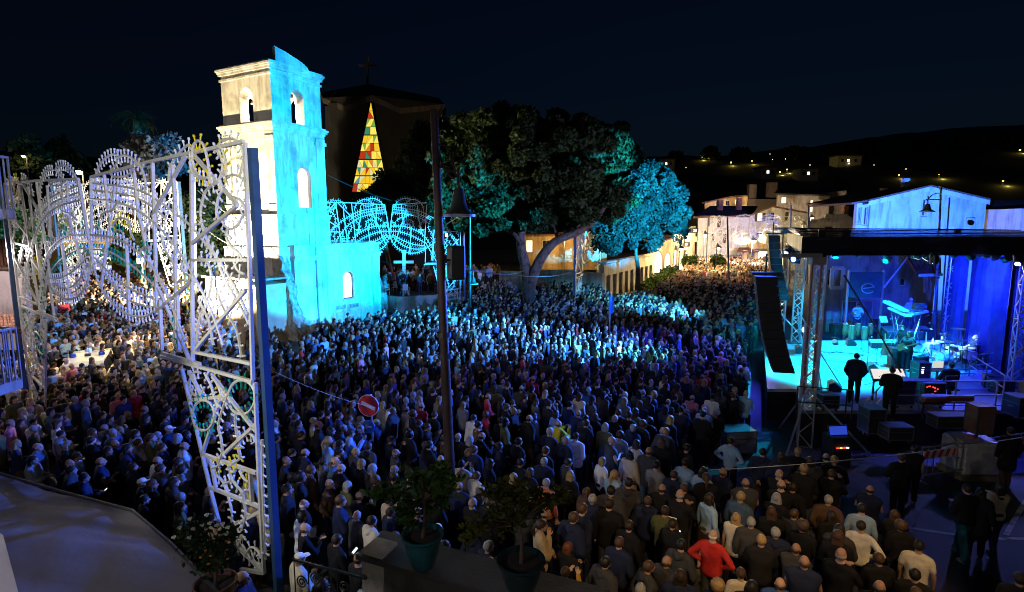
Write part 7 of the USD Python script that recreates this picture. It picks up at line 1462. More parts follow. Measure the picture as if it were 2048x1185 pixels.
def build_person(T, shp, top, hairc, legc, skin, hair_style, shoe=None, capc="white"):
    J, b, tp, lg, sh_, hr = shp; p = T.part("body", b, SKIN[skin], smooth=True); primvar(p, skin_tint(b[0], J, SKINC[skin]))
    T.part("top", tp, cloth(top), smooth=True); T.part("trousers", lg, cloth(legc), smooth=True); T.part("shoes", sh_, shoe or SHOE)
    if hair_style == "cap": T.part("cap", hr, cloth(capc), smooth=True)
    else: T.part("hair", hr, hairm(hairc), smooth=True)
def place(path, p, face, s):
    x = UsdGeom.Xformable(stage.GetPrimAtPath(path)); x.ClearXformOpOrder()
STAGE_AIM = S(4, 1.5, 0)
def heading_to(p, tgt): d = np.asarray(tgt) - np.asarray(p); return math.atan2(d[1], d[0]) - math.pi / 2
hp_rng = np.random.default_rng(33)
taken = []
def put_person(label, hx, hy, pose="down", woman=False, hair="short", hairc="dark brown", garment="jacket", top="black", legs="trousers", legc="black", height=1.72, face=None, group=None, foot_z=None, seated=False, fat=1.0, skin=None, lean=0.0, p=None, shoe=None, capc="white", step=.3):
    """A person whose head is seen at (hx, hy)."""
    eff = height - (.38 if seated else 0) - .1
    if p is None: p = onground(hx, hy, eff) - UZ * eff if foot_z is None else onplane(hx, hy, [0, 0, foot_z + eff], UZ) - UZ * eff
    face = STAGE_AIM if face is None else face; rz = face if isinstance(face, float) else heading_to(p, face) + hp_rng.uniform(-.25, .25)
    path = fresh("/World", "person"); x = UsdGeom.Xform.Define(stage, path); x.AddTranslateOp().Set(Gf.Vec3d(*map(float, p))); x.AddRotateZOp().Set(math.degrees(rz)); x.AddScaleOp().Set(Gf.Vec3f(height / 1.72, height / 1.72, height / 1.72))
    tag(path, label, "person", group); T = Thing.__new__(Thing); T.path = path; T.loc = np.zeros(3)
    build_person(T, shape(pose, woman, hair, garment, legs, seated, fat, lean, step), top, hairc, legc, int(hp_rng.integers(0, 3)) if skin is None else skin, hair, shoe, capc)
    taken.append((p[0], p[1], .5)); return T, p, rz
def local(p, rz, q, s=1.0):
    a, b = math.cos(rz), math.sin(rz); return np.asarray(p) + np.array([a * q[0] - b * q[1], b * q[0] + a * q[1], q[2]]) * s
PHONE_ON = glow("phone_screen", (.8, .9, 1.0), 1.6)
def phone(label, p, rz, pose="look", s=1.0, lit=True):
    c = local(p, rz, {"phone": (0, .42, 1.50), "look": (0, .37, 1.22), "up": (.0, .18, 1.85)}[pose], s); d = np.array([-math.sin(rz), math.cos(rz), 0]); u = np.array([math.cos(rz), math.sin(rz), 0]); up = unit(UZ * (1 if pose != "look" else .5) + d * (.0 if pose != "look" else .7)); n = np.cross(u, up)
    T = Thing("phone", label, "phone", c); T.part("case", MB().obox(c, u * .08, up * .155, n * .01), BLACK)
    T.part("screen", MB().obox(c - n * .0062 if n @ d > 0 else c + n * .0062, u * .07, up * .14, n * .002), PHONE_ON if lit else GLASS)
def sheet(label, p, rz):
    c = local(p, rz, (0, .38, 1.2)); d = np.array([-math.sin(rz), math.cos(rz), 0]); u = np.array([math.cos(rz), math.sin(rz), 0]); up = unit(UZ * .5 + d * .8); n = np.cross(u, up)
    T = Thing("paper_sheet", label, "paper", c); T.part("sheet", MB().obox(c, u * .21, up * .29, n * .004), mat("paper", (.8, .8, .76), .8))
# people that can be told apart in the photograph: (label, head x, head y, options)
FOL = "foreground onlookers"
P = lambda *a, **k: put_person(*a, **k)
P("person in a bright red top seen from behind, hands on hips, pale bald head", 1426, 1070, "akimbo", hair="bald", hairc="white", garment="shirt", top="red", legc="charcoal", height=1.75, fat=1.12)
P("person in a cream sweater with dark bun at the lower edge below the red top", 1482, 1148, "down", True, "bun", "brown", "shirt", "cream", legc="brown", height=1.64)
P("person in a charcoal hooded jacket and olive trousers left of the red top", 1362, 1090, "pockets", False, "short", "black", "hoodie", "charcoal", legc="olive", height=1.74)
P("person with long blond hair and cream sleeveless jacket above the red top", 1472, 1036, "down", True, "long", "blond", "vest", "cream", legc="black", height=1.66)
P("person with grey hair in a charcoal jacket right of the cream sleeveless jacket", 1502, 1045, "down", False, "short", "grey", "jacket", "charcoal", height=1.72)
P("person in a white shirt with hands on hips seen from behind, lower right", 1722, 1052, "akimbo", False, "short", "dark brown", "shirt", "white", legc="black", height=1.73)
P("person in a pale blue shirt standing just behind the white shirt", 1724, 1017, "down", False, "short", "black", "shirt", "light blue", legc="charcoal", height=1.76)
P("person in a cream t-shirt with short black hair near the bottom right", 1838, 1092, "down", False, "short", "black", "tee", "cream", legc="olive", height=1.74, skin=2)
P("person in black jacket turning left beside the white shirt, lower right", 1758, 1118, "look", False, "short", "brown", "jacket", "black", height=1.75, face=onground(1500, 1000))
P("person in black jacket at the bottom edge just below the cream t-shirt", 1830, 1150, "look", False, "short", "black", "jacket", "black", height=1.75)
P("person with balding head and bright blue jacket at the bottom edge", 1560, 1168, "down", False, "bald", "brown", "puffer", "blue", height=1.75, skin=1)
P("person in a dark coat and blue-green wide jeans walking over the open asphalt", 1936, 978, "look", False, "short", "black", "jacket", "black", "wide", "teal", 1.76, face=onground(1750, 985), shoe=SHOEW, step=1.0)
P("person in black standing just right of the blue-green jeans", 1962, 985, "down", True, "long", "black", "coat", "black", "trousers", "black", 1.68, face=onground(1800, 900))
P("person in a beige top with long dark hair walking left by the white line", 2000, 975, "clap", True, "long", "dark brown", "shirt", "beige", "trousers", "navy", 1.66, face=onground(1850, 985), step=1.0)
P("person in black coat and brown trousers by the striped barrier's right end", 2022, 862, "down", False, "short", "black", "coat", "black", "trousers", "brown", 1.78)
P("person in black with short brown hair by the striped barrier's left end", 1803, 915, "look", False, "short", "brown", "jacket", "black", height=1.75)
P("person with hair bun and sleeveless black top beside the barrier's left end", 1829, 898, "down", True, "bun", "dark brown", "vest", "black", legc="black", height=1.66)
P("person with grey hair and brown jacket standing apart right of the crowd", 1657, 1000, "pockets", False, "short", "grey", "jacket", "brown", legc="black", height=1.74)
P("person in dark jacket and loose hair at the right margin of the foreground crowd", 1790, 1030, "crossed", True, "bob", "brown", "jacket", "black", height=1.66)
P("person at the extreme lower right corner, only head and dark shoulders showing", 2040, 1158, "down", False, "short", "dark brown", "jacket", "black", height=1.74)
T_, p_, r_ = P("person in a mustard yellow top raising a phone at the bottom of the picture", 1130, 1146, "phone", True, "bun", "dark brown", "shirt", "mustard", legc="black", height=1.64); phone("dark phone raised at the bottom of the picture", p_, r_, "phone", lit=False)
P("person with a bright yellow top beside the raised phone at the bottom", 1098, 1172, "down", True, "bob", "brown", "tee", "yellow", legc="navy", height=1.6)
T_, p_, r_ = P("person with bobbed auburn hair and black jacket near the raised phone", 1135, 1095, "look", True, "bob", "reddish", "jacket", "black", height=1.64)
P("person in a navy jacket with short brown hair, left of the charcoal hooded jacket", 1238, 1085, "down", False, "short", "brown", "jacket", "navy", height=1.76)
T_, p_, r_ = P("person with short dark hair holding a pale sheet, upper right of the potted trees", 1330, 1022, "look", False, "short", "dark brown", "jacket", "olive", height=1.74); sheet("pale sheet of paper held upper right of the potted trees", p_, r_)
P("person with long blond hair and black top right of the yellowing potted tree", 1140, 950, "down", True, "long", "blond", "jacket", "black", height=1.64)
P("person in a rust orange jacket with grey hair behind the yellowing potted tree", 1092, 966, "down", False, "short", "grey", "jacket", "orange", height=1.72)
P("person in a cream jacket with brown hair between the two potted trees", 952, 952, "look", False, "short", "brown", "jacket", "cream", legc="charcoal", height=1.75)
P("person in a vivid yellow jacket standing out of the dark centre crowd", 1117, 848, "phone", False, "bald", "brown", "jacket", "yellow", legc="charcoal", height=1.75)
P("person in a white shirt bending left of the vivid yellow jacket, by the lamp post", 938, 838, "look", False, "short", "dark brown", "shirt", "white", legc="black", height=1.74, lean=.25)
P("person with red curly hair and red top right of the lamp post", 972, 830, "down", True, "curly", "reddish", "tee", "red", legc="black", height=1.64)
P("person in a pale sweatshirt with cropped hair left of the teal glazed pot", 742, 1042, "crossed", False, "short", "dark brown", "hoodie", "cream", legc="brown", height=1.76)
P("person with striped navy top and brown hair right beside the teal glazed pot", 789, 1074, "down", True, "bob", "brown", "shirt", "striped", legc="black", height=1.62)
P("person with cropped grey hair and pale shirt close by the lamp post's foot", 873, 1058, "down", False, "short", "white", "shirt", "light blue", legc="charcoal", height=1.72)
T_, p_, r_ = P("person with white hair holding a pale sheet above the small citrus tree", 787, 938, "look", False, "bald", "white", "jacket", "black", height=1.72); sheet("pale sheet of paper held above the small citrus tree", p_, r_)
T_, p_, r_ = P("person in dark blue reading a white sheet beside the terrace railing", 800, 1140, "look", False, "short", "brown", "jacket", "navy", height=1.75, face=onground(760, 1150)); sheet("white sheet of paper held beside the terrace railing", p_, r_)
P("person in a white cap and cream jacket right of the near arch's blue pole", 596, 1118, "crossed", False, "cap", "grey", "jacket", "cream", legc="charcoal", height=1.75)
P("person with white hair in black beside the near arch's blue pole, upper one", 606, 1008, "down", False, "bald", "white", "jacket", "black", height=1.7)
P("person in a white cap and dark jacket left of the near arch's leg, upper one", 336, 858, "pockets", False, "cap", "grey", "jacket", "navy", height=1.76)
P("person in a white peaked cap and dark jacket above the awning", 282, 965, "down", False, "cap", "brown", "jacket", "black", height=1.74)
T_, p_, r_ = P("person in navy jacket reading a bright phone above the awning", 166, 955, "look", False, "short", "black", "jacket", "navy", height=1.76); phone("bright phone read above the awning", p_, r_, "look")
P("person in a white t-shirt above the awning, left of centre", 152, 912, "down", False, "short", "dark brown", "tee", "white", legc="denim blue", height=1.74)
P("person in a grey hooded top, left edge of the crowd above the awning", 120, 868, "crossed", False, "short", "black", "hoodie", "grey", legc="navy", height=1.75)
P("person in a bright red jacket in the left crowd, by the dark car", 155, 652, "down", False, "short", "white", "jacket", "red", legc="black", height=1.72)
P("person in an orange top in the left crowd, near the arch leg's upper end", 287, 820, "clasped", True, "bob", "brown", "tee", "orange", legc="black", height=1.64)
P("person in a fluorescent yellow jacket standing by the beige kiosk", 432, 628, "pockets", False, "short", "dark brown", "jacket", "yellow", legc="charcoal", height=1.8)
P("person in a pale blue denim shirt and white hat by the beige kiosk", 466, 645, "down", False, "cap", "grey", "jacket", "light blue", legc="charcoal", height=1.78)
P("person with bald head and blue lit back, right of the no entry sign's post", 790, 905, "down", False, "bald", "grey", "jacket", "charcoal", height=1.72)
P("person in a grey shirt at the centre right, halfway to the stage", 1312, 930, "crossed", False, "short", "black", "shirt", "grey", legc="charcoal", height=1.76)
P("person in a lilac shirt beside the grey shirt halfway to the stage", 1370, 925, "down", False, "short", "dark brown", "shirt", "light blue", legc="black", height=1.74)
P("person in a white shirt with bobbed fair hair, seen from behind at centre right", 1204, 922, "down", True, "bob", "blond", "shirt", "white", legc="black", height=1.66)
P("person in a blue shirt leaning on the low case at the stage's front left", 1462, 882, "akimbo", False, "short", "dark brown", "shirt", "light blue", legc="navy", height=1.74)
P("person with long brown hair and brown jacket below the fair haired white shirt", 1172, 985, "down", True, "long", "brown", "jacket", "brown", height=1.64)
# phones and papers held in the crowd
for (label, hx, hy, top) in (("bright phone held up in the dark crowd left of the stage", 1278, 760, "black"), ("glowing phone left of the red top", 1345, 1048, "black"), ("phone shining in the crowd beside the arch pole", 582, 905, "navy"), ("small bright phone beneath the yellowing tree", 1040, 925, "black"), ("phone glowing red-white near the bottom left of the pots", 672, 1080, "black"), ("phone lit in the left crowd below the white car", 205, 830, "navy")):
    T_, p_, r_ = P("person in dark jacket holding the %s" % label.replace("held up ", ""), hx, hy, "look", bool(hp_rng.random() < .5), "short", "dark brown", "jacket", top, height=1.7); phone(label, p_, r_, "look")
# performers and crew on the stage
onst = dict(foot_z=DZ)
sb = lambda px, py: D(px, py)
P("person in dark clothes standing at the stage's near front corner, watching the band", 0, 0, "pockets", False, "short", "black", "jacket", "navy", height=1.8, p=sb(1706, 806), face=D(1800, 700), legc="black")
P("person in black working at the white lit mixing desk, seen from behind", 0, 0, "keys", False, "short", "black", "jacket", "black", height=1.78, p=sb(1776, 842), face=D(1766, 770), legc="black")
P("person sitting in dark clothes beside the small lit laptop on the near wing", 0, 0, "keys", False, "short", "black", "jacket", "black", height=1.76, p=sb(1896, 800), face=D(1870, 760), seated=True)
T_, pg, rg = P("person playing an electric guitar on the middle of the stage", 0, 0, "guitar", False, "long", "brown", "shirt", "charcoal", height=1.76, p=sb(1812, 742), face=D(1600, 760), legc="navy")
P("person with shining white hair standing at the keyboards at the back of the stage", 0, 0, "keys", False, "short", "white", "shirt", "light blue", height=1.76, p=sb(1816, 672) + UZ * .41, face=D(1760, 690), legc="navy")
T_, pd, rd = P("person seated playing the drum kit", 0, 0, "drum", False, "bald", "white", "tee", "navy", height=1.74, p=sb(1946, 728), face=D(1890, 728), seated=True)
P("person playing percussion among the congas and acoustic screens", 0, 0, "drum", False, "short", "black", "tee", "light blue", height=1.74, p=sb(1712, 666), face=D(1690, 700), legc="navy")
P("person in black standing behind the guitarist's stand near the curtains", 0, 0, "down", True, "long", "black", "dress", "black", height=1.68, p=sb(1800, 722), face=D(1600, 760))
st = Thing("stool", "round stool under the seated drummer", "stool", pd); st.part("seat", MB().lathe([(0, .44), (.17, .44), (.18, .47), (.17, .5), (0, .5)], pd - UZ * .03, 16), BLACK); st.part("leg", MB().tube([pd, pd + UZ * .44], .03, 6), CHROME)
for a in (0.2, 2.3, 4.4): st.part("foot", MB().tube([pd + UZ * .2, pd + np.array([math.cos(a), math.sin(a), .02]) * .25], .014, 5), CHROME)
stc = sb(1896, 800); st = Thing("chair", "plain dark chair of the seated technician", "chair", stc); st.part("seat", MB().box(stc + UZ * .42, (.44, .44, .06), RZ, .015), BLACK); st.part("backrest", MB().obox(stc + UZ * .75 + (stc - D(1870, 760)) / np.linalg.norm(stc - D(1870, 760)) * .24, DD * .42, DF * .04, UZ * .4), BLACK)
for i in (-1, 1):
    for j in (-1, 1): st.part("leg", MB().bar(stc + DD * i * .19 + DF * j * .19, stc + DD * i * .19 + DF * j * .19 + UZ * .4, .03), CHROME)
gl = lambda x, y, z: local(pg, rg, (x, y, z), 1.76 / 1.72)
gu = Thing("electric_guitar", "electric guitar held by the player in the middle of the stage", "guitar", gl(0, .22, 1.05)); gx, gy, gn = unit(gl(-.48, .3, 1.28) - gl(.12, .19, 1.02)), None, None
gn = unit(gl(0, 1, 1) - gl(0, 0, 1)); gy = np.cross(gn, gx); g0 = gl(.12, .21, 1.02)
gu.part("body", MB().prism([(-.2, -.12), (-.22, 0), (-.2, .13), (-.1, .16), (0, .12), (.1, .15), (.2, .13), (.14, .05), (.14, -.05), (.19, -.12), (.1, -.14), (0, -.11), (-.1, -.15)], g0, gx, gy, gn * .045), mat("guitar_sunburst", (.3, .1, .03), .2, .3)); gu.part("neck", MB().prism([(.1, -.022), (.72, -.018), (.72, .018), (.1, .022)], g0 + gn * .02, gx, gy, gn * .03), mat("maple", (.35, .2, .09), .4)); gu.part("headstock", MB().prism([(.72, -.02), (.78, -.05), (.9, -.04), (.9, .04), (.72, .02)], g0 + gn * .02, gx, gy, gn * .02), mat("maple", (0, 0, 0)))

# ------------------------------------------------------------------ the crowd
crng = np.random.default_rng(101)
shapes = [("down", False, "short", "jacket", "trousers"), ("crossed", False, "short", "jacket", "trousers"), ("clasped", True, "long", "jacket", "trousers"), ("pockets", False, "bald", "jacket", "trousers"), ("crossed", True, "bob", "puffer", "trousers"), ("down", True, "long", "coat", "trousers"),
          ("clasped", False, "short", "shirt", "trousers"), ("back", False, "short", "hoodie", "trousers"), ("chin", True, "ponytail", "jacket", "trousers"), ("down", True, "bob", "shirt", "skirt"), ("pockets", False, "short", "puffer", "trousers"), ("look", True, "long", "hoodie", "trousers"), ("clap", False, "bald", "shirt", "trousers"), ("crossed", False, "bald", "vest", "trousers"), ("clasped", True, "curly", "jacket", "trousers"), ("phone", False, "short", "jacket", "trousers")]
tops = ["black", "navy", "charcoal", "black", "grey", "navy", "brown", "black", "white", "denim blue", "olive", "charcoal", "black", "light blue", "navy", "charcoal", "beige", "black", "navy"]
hairs = ["dark brown", "black", "brown", "grey", "dark brown", "brown", "black", "blond"]
legsC = ["black", "navy", "charcoal", "denim blue", "black", "brown"]
GW = {"jacket": "jacket", "puffer": "padded jacket", "coat": "long coat", "shirt": "shirt", "hoodie": "hooded top", "vest": "sleeveless jacket", "tee": "t-shirt"}
HW = {"short": "short %s hair", "bald": "balding head", "long": "long %s hair", "bob": "bobbed %s hair", "ponytail": "%s ponytail", "curly": "curly %s hair"}
classes = []
for i, (pose, w, hr, g, lg) in enumerate(shapes):
    for j in range(6):
        top = tops[(i * 5 + j * 3 + (i // 3)) % len(tops)]; hc = hairs[(i * 3 + j * 5) % len(hairs)] if hr != "bald" else ["grey", "brown", "dark brown"][j % 3]; lc = legsC[(i + 2 * j) % len(legsC)]
        path = f"/World/Protos/person_{i:02d}_{j}"; T = LocalThing(path); build_person(T, shape(pose, w, hr, g, lg, fat=[1.0, 1.08, .97][i % 3]), top, hc, lc, (i + j) % 3, hr)
        ht = HW[hr] % hc if "%s" in HW[hr] else HW[hr]
        classes.append((path, f"{top} {GW[g]}", ht, pose))
# simplified far figures, one mesh each with its own colours
far_protos = []
pi_path = "/World/crowd"; PI = UsdGeom.PointInstancer.Define(stage, pi_path); tag(pi_path, kind="stuff", label="dense crowd filling the square and the street beyond")
UsdGeom.Scope.Define(stage, pi_path + "/figures")
fartop = ["black", "navy", "charcoal", "grey", "black", "white", "brown", "light blue", "red", "cream", "black", "navy", "olive", "beige", "charcoal", "denim blue", "black", "grey", "pink", "navy", "black", "navy", "charcoal", "black"]
for k in range(24):
    pose, w = ["down", "crossed", "clasped", "pockets", "chin", "look"][k % 6], k % 2 == 1; J = joints(pose, w, 0, .2); hs = ["short", "long", "bald", "bob"][(k * 3 + k // 4) % 4]
    sk, tc, hc, lc = SKINC[k % 3], GARM[fartop[k]], HAIRC[hairs[(k * 5) % 8]], GARM[legsC[k % 6]]; n = 8; V, F, C, o = [], [], [], 0
    def put(man, col):
        global V, F, C, o
        q = man.to_mesh(); v = q.vert_properties[:, :3]; V.append(v); F.append(q.tri_verts + o); C.append(np.tile(col, (len(v), 1))); o += len(v)
    V, F, C, o = [], [], [], 0
    h = J["head"]
    put(m3.Manifold.batch_hull([sphere(h + [0, -.01, .02], (.078, .095, .095), n), sphere(h + [0, .05, -.08], .032, 6)]), sk); put(bone(J["neck"], .055, h, .05, 6), sk)
    put((sphere(h + [0, -.02, .03], (.09, .104, .104), n).trim_by_plane((0, -.62, .78), float(np.dot([0, -.62, .78], h + [0, .028, .012]))) if hs != "bald" else sphere(h + [0, -.035, -.005], (.084, .08, .06), n)), hc)
    if hs in ("long", "bob"): put(m3.Manifold.batch_hull([sphere(h + [x, -.045, .02], .05, 6) for x in (-.045, .045)] + [sphere(h + [x, -.07, -.22 if hs == "long" else -.1], .05, 6) for x in (-.05, .05)]), hc)
    e = .035; put(m3.Manifold.batch_hull([sphere(J["shl"], .06 + e, n), sphere(J["shr"], .06 + e, n), sphere(J["waist"] + [-.06, 0, 0], .12, n), sphere(J["waist"] + [.06, 0, 0], .12, n)]), tc)
    put(m3.Manifold.batch_hull([sphere(J["waist"] + [x, 0, 0], .12, n) for x in (-.06, .06)] + [sphere(J["pelvis"] + [x, 0, -.06], .125, n) for x in (-.06, .06)]), tc)
    for kk in "lr":
        put(chain([(J["sh" + kk], .066), (J["el" + kk], .056), (J["wr" + kk], .045)], 6), tc); put(sphere(J["wr" + kk] + unit(J["wr" + kk] - J["el" + kk]) * .07, (.035, .045, .045), 6), sk)
        put(chain([(J["hip" + kk], .1), (J["knee" + kk], .075), (J["ank" + kk], .06)], 6), lc); put(bone(J["ank" + kk] + [0, -.02, -.03], .045, J["toe" + kk], .04, 6), (.03, .03, .03))
    fp = f"{pi_path}/figures/person_{k:02d}"; usdkit.mesh(stage, fp, (np.vstack(V), np.vstack(F)), tinted("far_clothes", .85), smooth=40)
    mv = np.array(stage.GetPrimAtPath(fp).GetAttribute("points").Get()); allv, allc = np.vstack(V), np.vstack(C)
    from scipy.spatial import cKDTree
    d_, idx = cKDTree(allv).query(mv); fpts = idx; primvar(fp, allc[fpts]); far_protos.append(fp)
# where people stand: outlines in the photograph of the heads' area
HEADS = [[(-40, 655), (60, 640), (100, 585), (140, 545), (330, 545), (395, 560), (410, 640), (470, 668), (560, 675), (600, 685), (640, 650), (700, 632), (760, 628), (800, 625), (870, 612), (930, 600), (960, 570), (1010, 560), (1040, 580), (1100, 560), (1190, 565), (1225, 590), (1290, 580),
          (1345, 553), (1372, 530), (1410, 515), (1540, 518), (1555, 545), (1538, 600), (1520, 660), (1508, 720), (1500, 800), (1440, 826), (1440, 880), (1500, 895), (1600, 900), (1690, 925), (1770, 950), (1790, 1010), (1820, 1100), (1850, 1190), (1850, 1290), (480, 1290), (480, 1130), (350, 1030), (250, 985), (-60, 900)],
         [(1380, 520), (1395, 500), (1425, 490), (1440, 505), (1545, 505), (1545, 520)]]
polys = [Polygon([tuple(onground(x, y, 1.6)[:2]) for x, y in h]).buffer(0) for h in HEADS]
area = unary_union(polys)
from shapely.prepared import prep
bad = [Polygon([(TC + UR * a + UL * b)[:2] for a, b in ((-.7, -.9), (-.7, WL + 3), (WR + 9, WL + 3), (WR + 9, -1.0))]), Polygon([S(a, b)[:2] for a, b in ((-3.3, -2.2), (9.8, -3.0), (9.8, 9), (-3.3, 9))]), Polygon([p[:2] for p in gt]).buffer(.3)]
for c0, r in ((at(172, 716, 24)[:2], 1.5), (at(126, 636, 35)[:2], 1.9), (base[:2], .9), (at(1670, 900, 17)[:2], .8), (onground(1470, 905)[:2], .85), (R0[:2], .45), (R1[:2], .5), (at(285, 640, 46)[:2], .7), (b1[:2], 1.2), (at(906, 1000, 12.5)[:2], .45), (at(1275, 580, 44)[:2], .6), (WA[:2] * .5 + WB[:2] * .5, 0.1)):
    from shapely.geometry import Point
    bad.append(Point(*c0).buffer(r))
bad.append(Polygon([(O_ := at(416, 640, 33.0))[:2], at(520, 640, 31.0)[:2], at(560, 640, 34)[:2], at(430, 640, 38)[:2]]).buffer(.2))
from shapely.geometry import LineString
bad.append(LineString([WA[:2], WB[:2]]).buffer(.75)); bad.append(LineString([AA[:2], AB[:2]]).buffer(.8)); bad.append(LineString([p[:2] for p in cw]).buffer(.6))
badu = prep(unary_union(bad)); pa_ = prep(area)
minx, miny, maxx, maxy = area.bounds; sp_ = .64; spots = []
rows_y = np.arange(miny, maxy, sp_ * .92)
for r, y in enumerate(rows_y):
    s_ = sp_ * (1.0 + .15 * max(0, (y - 45) / 40)); xs = np.arange(minx, maxx, s_) + (r % 2) * s_ * .5
    q = np.stack([xs + crng.normal(0, .11, len(xs)), np.full(len(xs), y) + crng.normal(0, .1, len(xs))], 1)
    dens = .93
    keep = crng.random(len(q)) < dens - .35 * (meshkit.fbm(np.c_[q * .35, np.zeros(len(q))], 2, 6) < .36); q = q[keep]
    spots += [tuple(p) for p in q]
near = np.array([t[:2] for t in taken])
tree_near = cKDTree(near)
spots = [p for p in spots if pa_.contains(Point(*p)) and not badu.contains(Point(*p)) and tree_near.query(p)[0] > .5]
spots = np.array(sorted(spots, key=lambda p: p[1] ** 2 + p[0] ** 2 * .6))
def visible(p):
    x, y = topx([p[0], p[1], float(gz(0, p[1])) + 1.6]); return -15 < x < 2063 and y < 1215
vis = [p for p in spots if visible(p)]
individuals = vis[:300 - 62]; rest = vis[len(individuals):]
# landmarks that a label may name, with their place in the photograph
LM = [("the near arch's leg", 455, 900), ("the near arch's blue pole", 530, 1000), ("the no entry sign", 738, 815), ("the tall lamp post", 893, 800), ("the small citrus tree", 840, 960), ("the yellowing potted tree", 1045, 990), ("the vivid yellow jacket", 1117, 850), ("the red haired person", 972, 830), ("the rust orange jacket", 1092, 966), ("the cream jacket", 952, 952),
      ("the cream sleeveless jacket", 1472, 1036), ("the grey awning", 150, 975), ("the white rose bush", 415, 1060), ("the low case by the stage", 1470, 880), ("the lilac shirt", 1370, 925), ("the fair haired shirt", 1204, 922), ("the teal glazed pot", 845, 1085), ("the charcoal hooded jacket", 1362, 1100), ("the white cap", 336, 858), ("the white peaked cap", 282, 965), ("the left edge of the picture", 0, 850), ("the monitor rack", 1670, 900), ("the red top", 1426, 1090),
      ("the pale sheet holder", 1330, 1022), ("the white hair above the citrus tree", 787, 938), ("the pale sweatshirt", 742, 1042), ("the white cap by the pole", 596, 1118), ("the white haired person in black", 606, 1008), ("the orange top", 287, 820), ("the white t-shirt", 152, 912), ("the cream sweater", 482 + 1000, 1148), ("the phone screen", 582, 905)]
used_labels = {}
def where(x, y):
    nm, lx, ly = min(LM, key=lambda m: (m[1] - x) ** 2 + 1.6 * (m[2] - y) ** 2); dx, dy = x - lx, y - ly
    a = math.degrees(math.atan2(-dy, dx)) % 360; r = math.hypot(dx, dy)
    side = ["right of", "upper right of", "above", "upper left of", "left of", "lower left of", "below", "lower right of"][int(((a + 22.5) % 360) // 45)]
    return side + " " + nm.replace("the ", "").replace("near arch's blue pole", "blue arch pole").replace("near arch's leg", "arch leg").replace("left edge of the picture", "picture's left edge").replace("white haired person in black", "white haired person").replace("white hair above citrus tree", "citrus white head").replace("low case by the stage", "low stage case").replace("white cap by the pole", "cream jacketed cap")
def label_for(c, x, y):
    k = f"person in {c[1]}, {c[2]}, {where(x, y)}"
    return k
PW = {"down": "arms hanging", "crossed": "arms crossed", "clasped": "hands clasped", "pockets": "hands in pockets", "back": "hands behind back", "chin": "hand at chin", "look": "hands forward", "clap": "hands together", "phone": "hands raised"}
last = []
for p in individuals:
    for _ in range(40):
        c = classes[int(crng.integers(0, len(classes)))]; x, y = topx([p[0], p[1], float(gz(0, p[1])) + 1.6]); lb = label_for(c, x, y)
        if x > 700 and y > 830 and c[1].split()[0] not in ("black", "navy", "charcoal") and crng.random() < .85: continue
        if lb not in used_labels and c[0] not in last[-14:]: break
    used_labels[lb] = used_labels.get(lb, 0) + 1; last.append(c[0]); P3 = np.array([p[0], p[1], float(gz(0, p[1]))])
    copy_of(c[0], "person", lb, "person", P3, rz=heading_to(P3, STAGE_AIM + DF * crng.uniform(-3, 4)) + crng.normal(0, .28), scale=crng.uniform(.98, 1.12), group="people packed in the square")
# the far crowd, the raised garden's guests among them
pos, ori, idx, scl = [], [], [], []
def far(p, z=None, aim=None, tall=None):
    z = float(gz(0, p[1])) if z is None else z; P3 = np.array([p[0], p[1], z]); rz = heading_to(P3, STAGE_AIM + DF * crng.uniform(-2, 5)) + crng.normal(0, .3) if aim is None else aim
    pos.append(P3); ori.append(Gf.Quath(math.cos(rz / 2), 0, 0, math.sin(rz / 2))); scl.append(crng.uniform(.99, 1.12)); 
    k = int(crng.integers(0, 24))
    if p[1] < 45 and p[0] > -18 and crng.random() < .6: k = int(crng.choice([0, 1, 2, 3, 6, 10, 11, 12, 14, 15, 20, 21]))
    if p[1] > 46 and crng.random() < .75: k = int(crng.choice([3, 5, 7, 13, 17, 5, 6, 18, 13, 3, 5]))
    if p[0] < -15 and p[1] > 22 and crng.random() < .45: k = int(crng.choice([3, 5, 6, 7, 13, 17, 13, 5]))
    idx.append(k)
for p in rest: far(p)
gpoly = Polygon([p[:2] for p in gt]).buffer(-.6); gb = gpoly.bounds; n = 0
while n < 90:
    p = (crng.uniform(gb[0], gb[2]), crng.uniform(gb[1], gb[3]))
    if gpoly.contains(Point(*p)): far(p, zgd); n += 1
PI.CreatePrototypesRel().SetTargets([Sdf.Path(x) for x in far_protos]); PI.CreateProtoIndicesAttr(Vt.IntArray(idx)); PI.CreatePositionsAttr(Vt.Vec3fArray.FromNumpy(np.array(pos, np.float32))); PI.CreateOrientationsAttr(Vt.QuathArray(ori)); PI.CreateScalesAttr(Vt.Vec3fArray.FromNumpy(np.repeat(np.array(scl, np.float32)[:, None], 3, 1)))
print("individuals", len(individuals), "far", len(pos), "dup labels", sum(1 for v in used_labels.values() if v > 1))
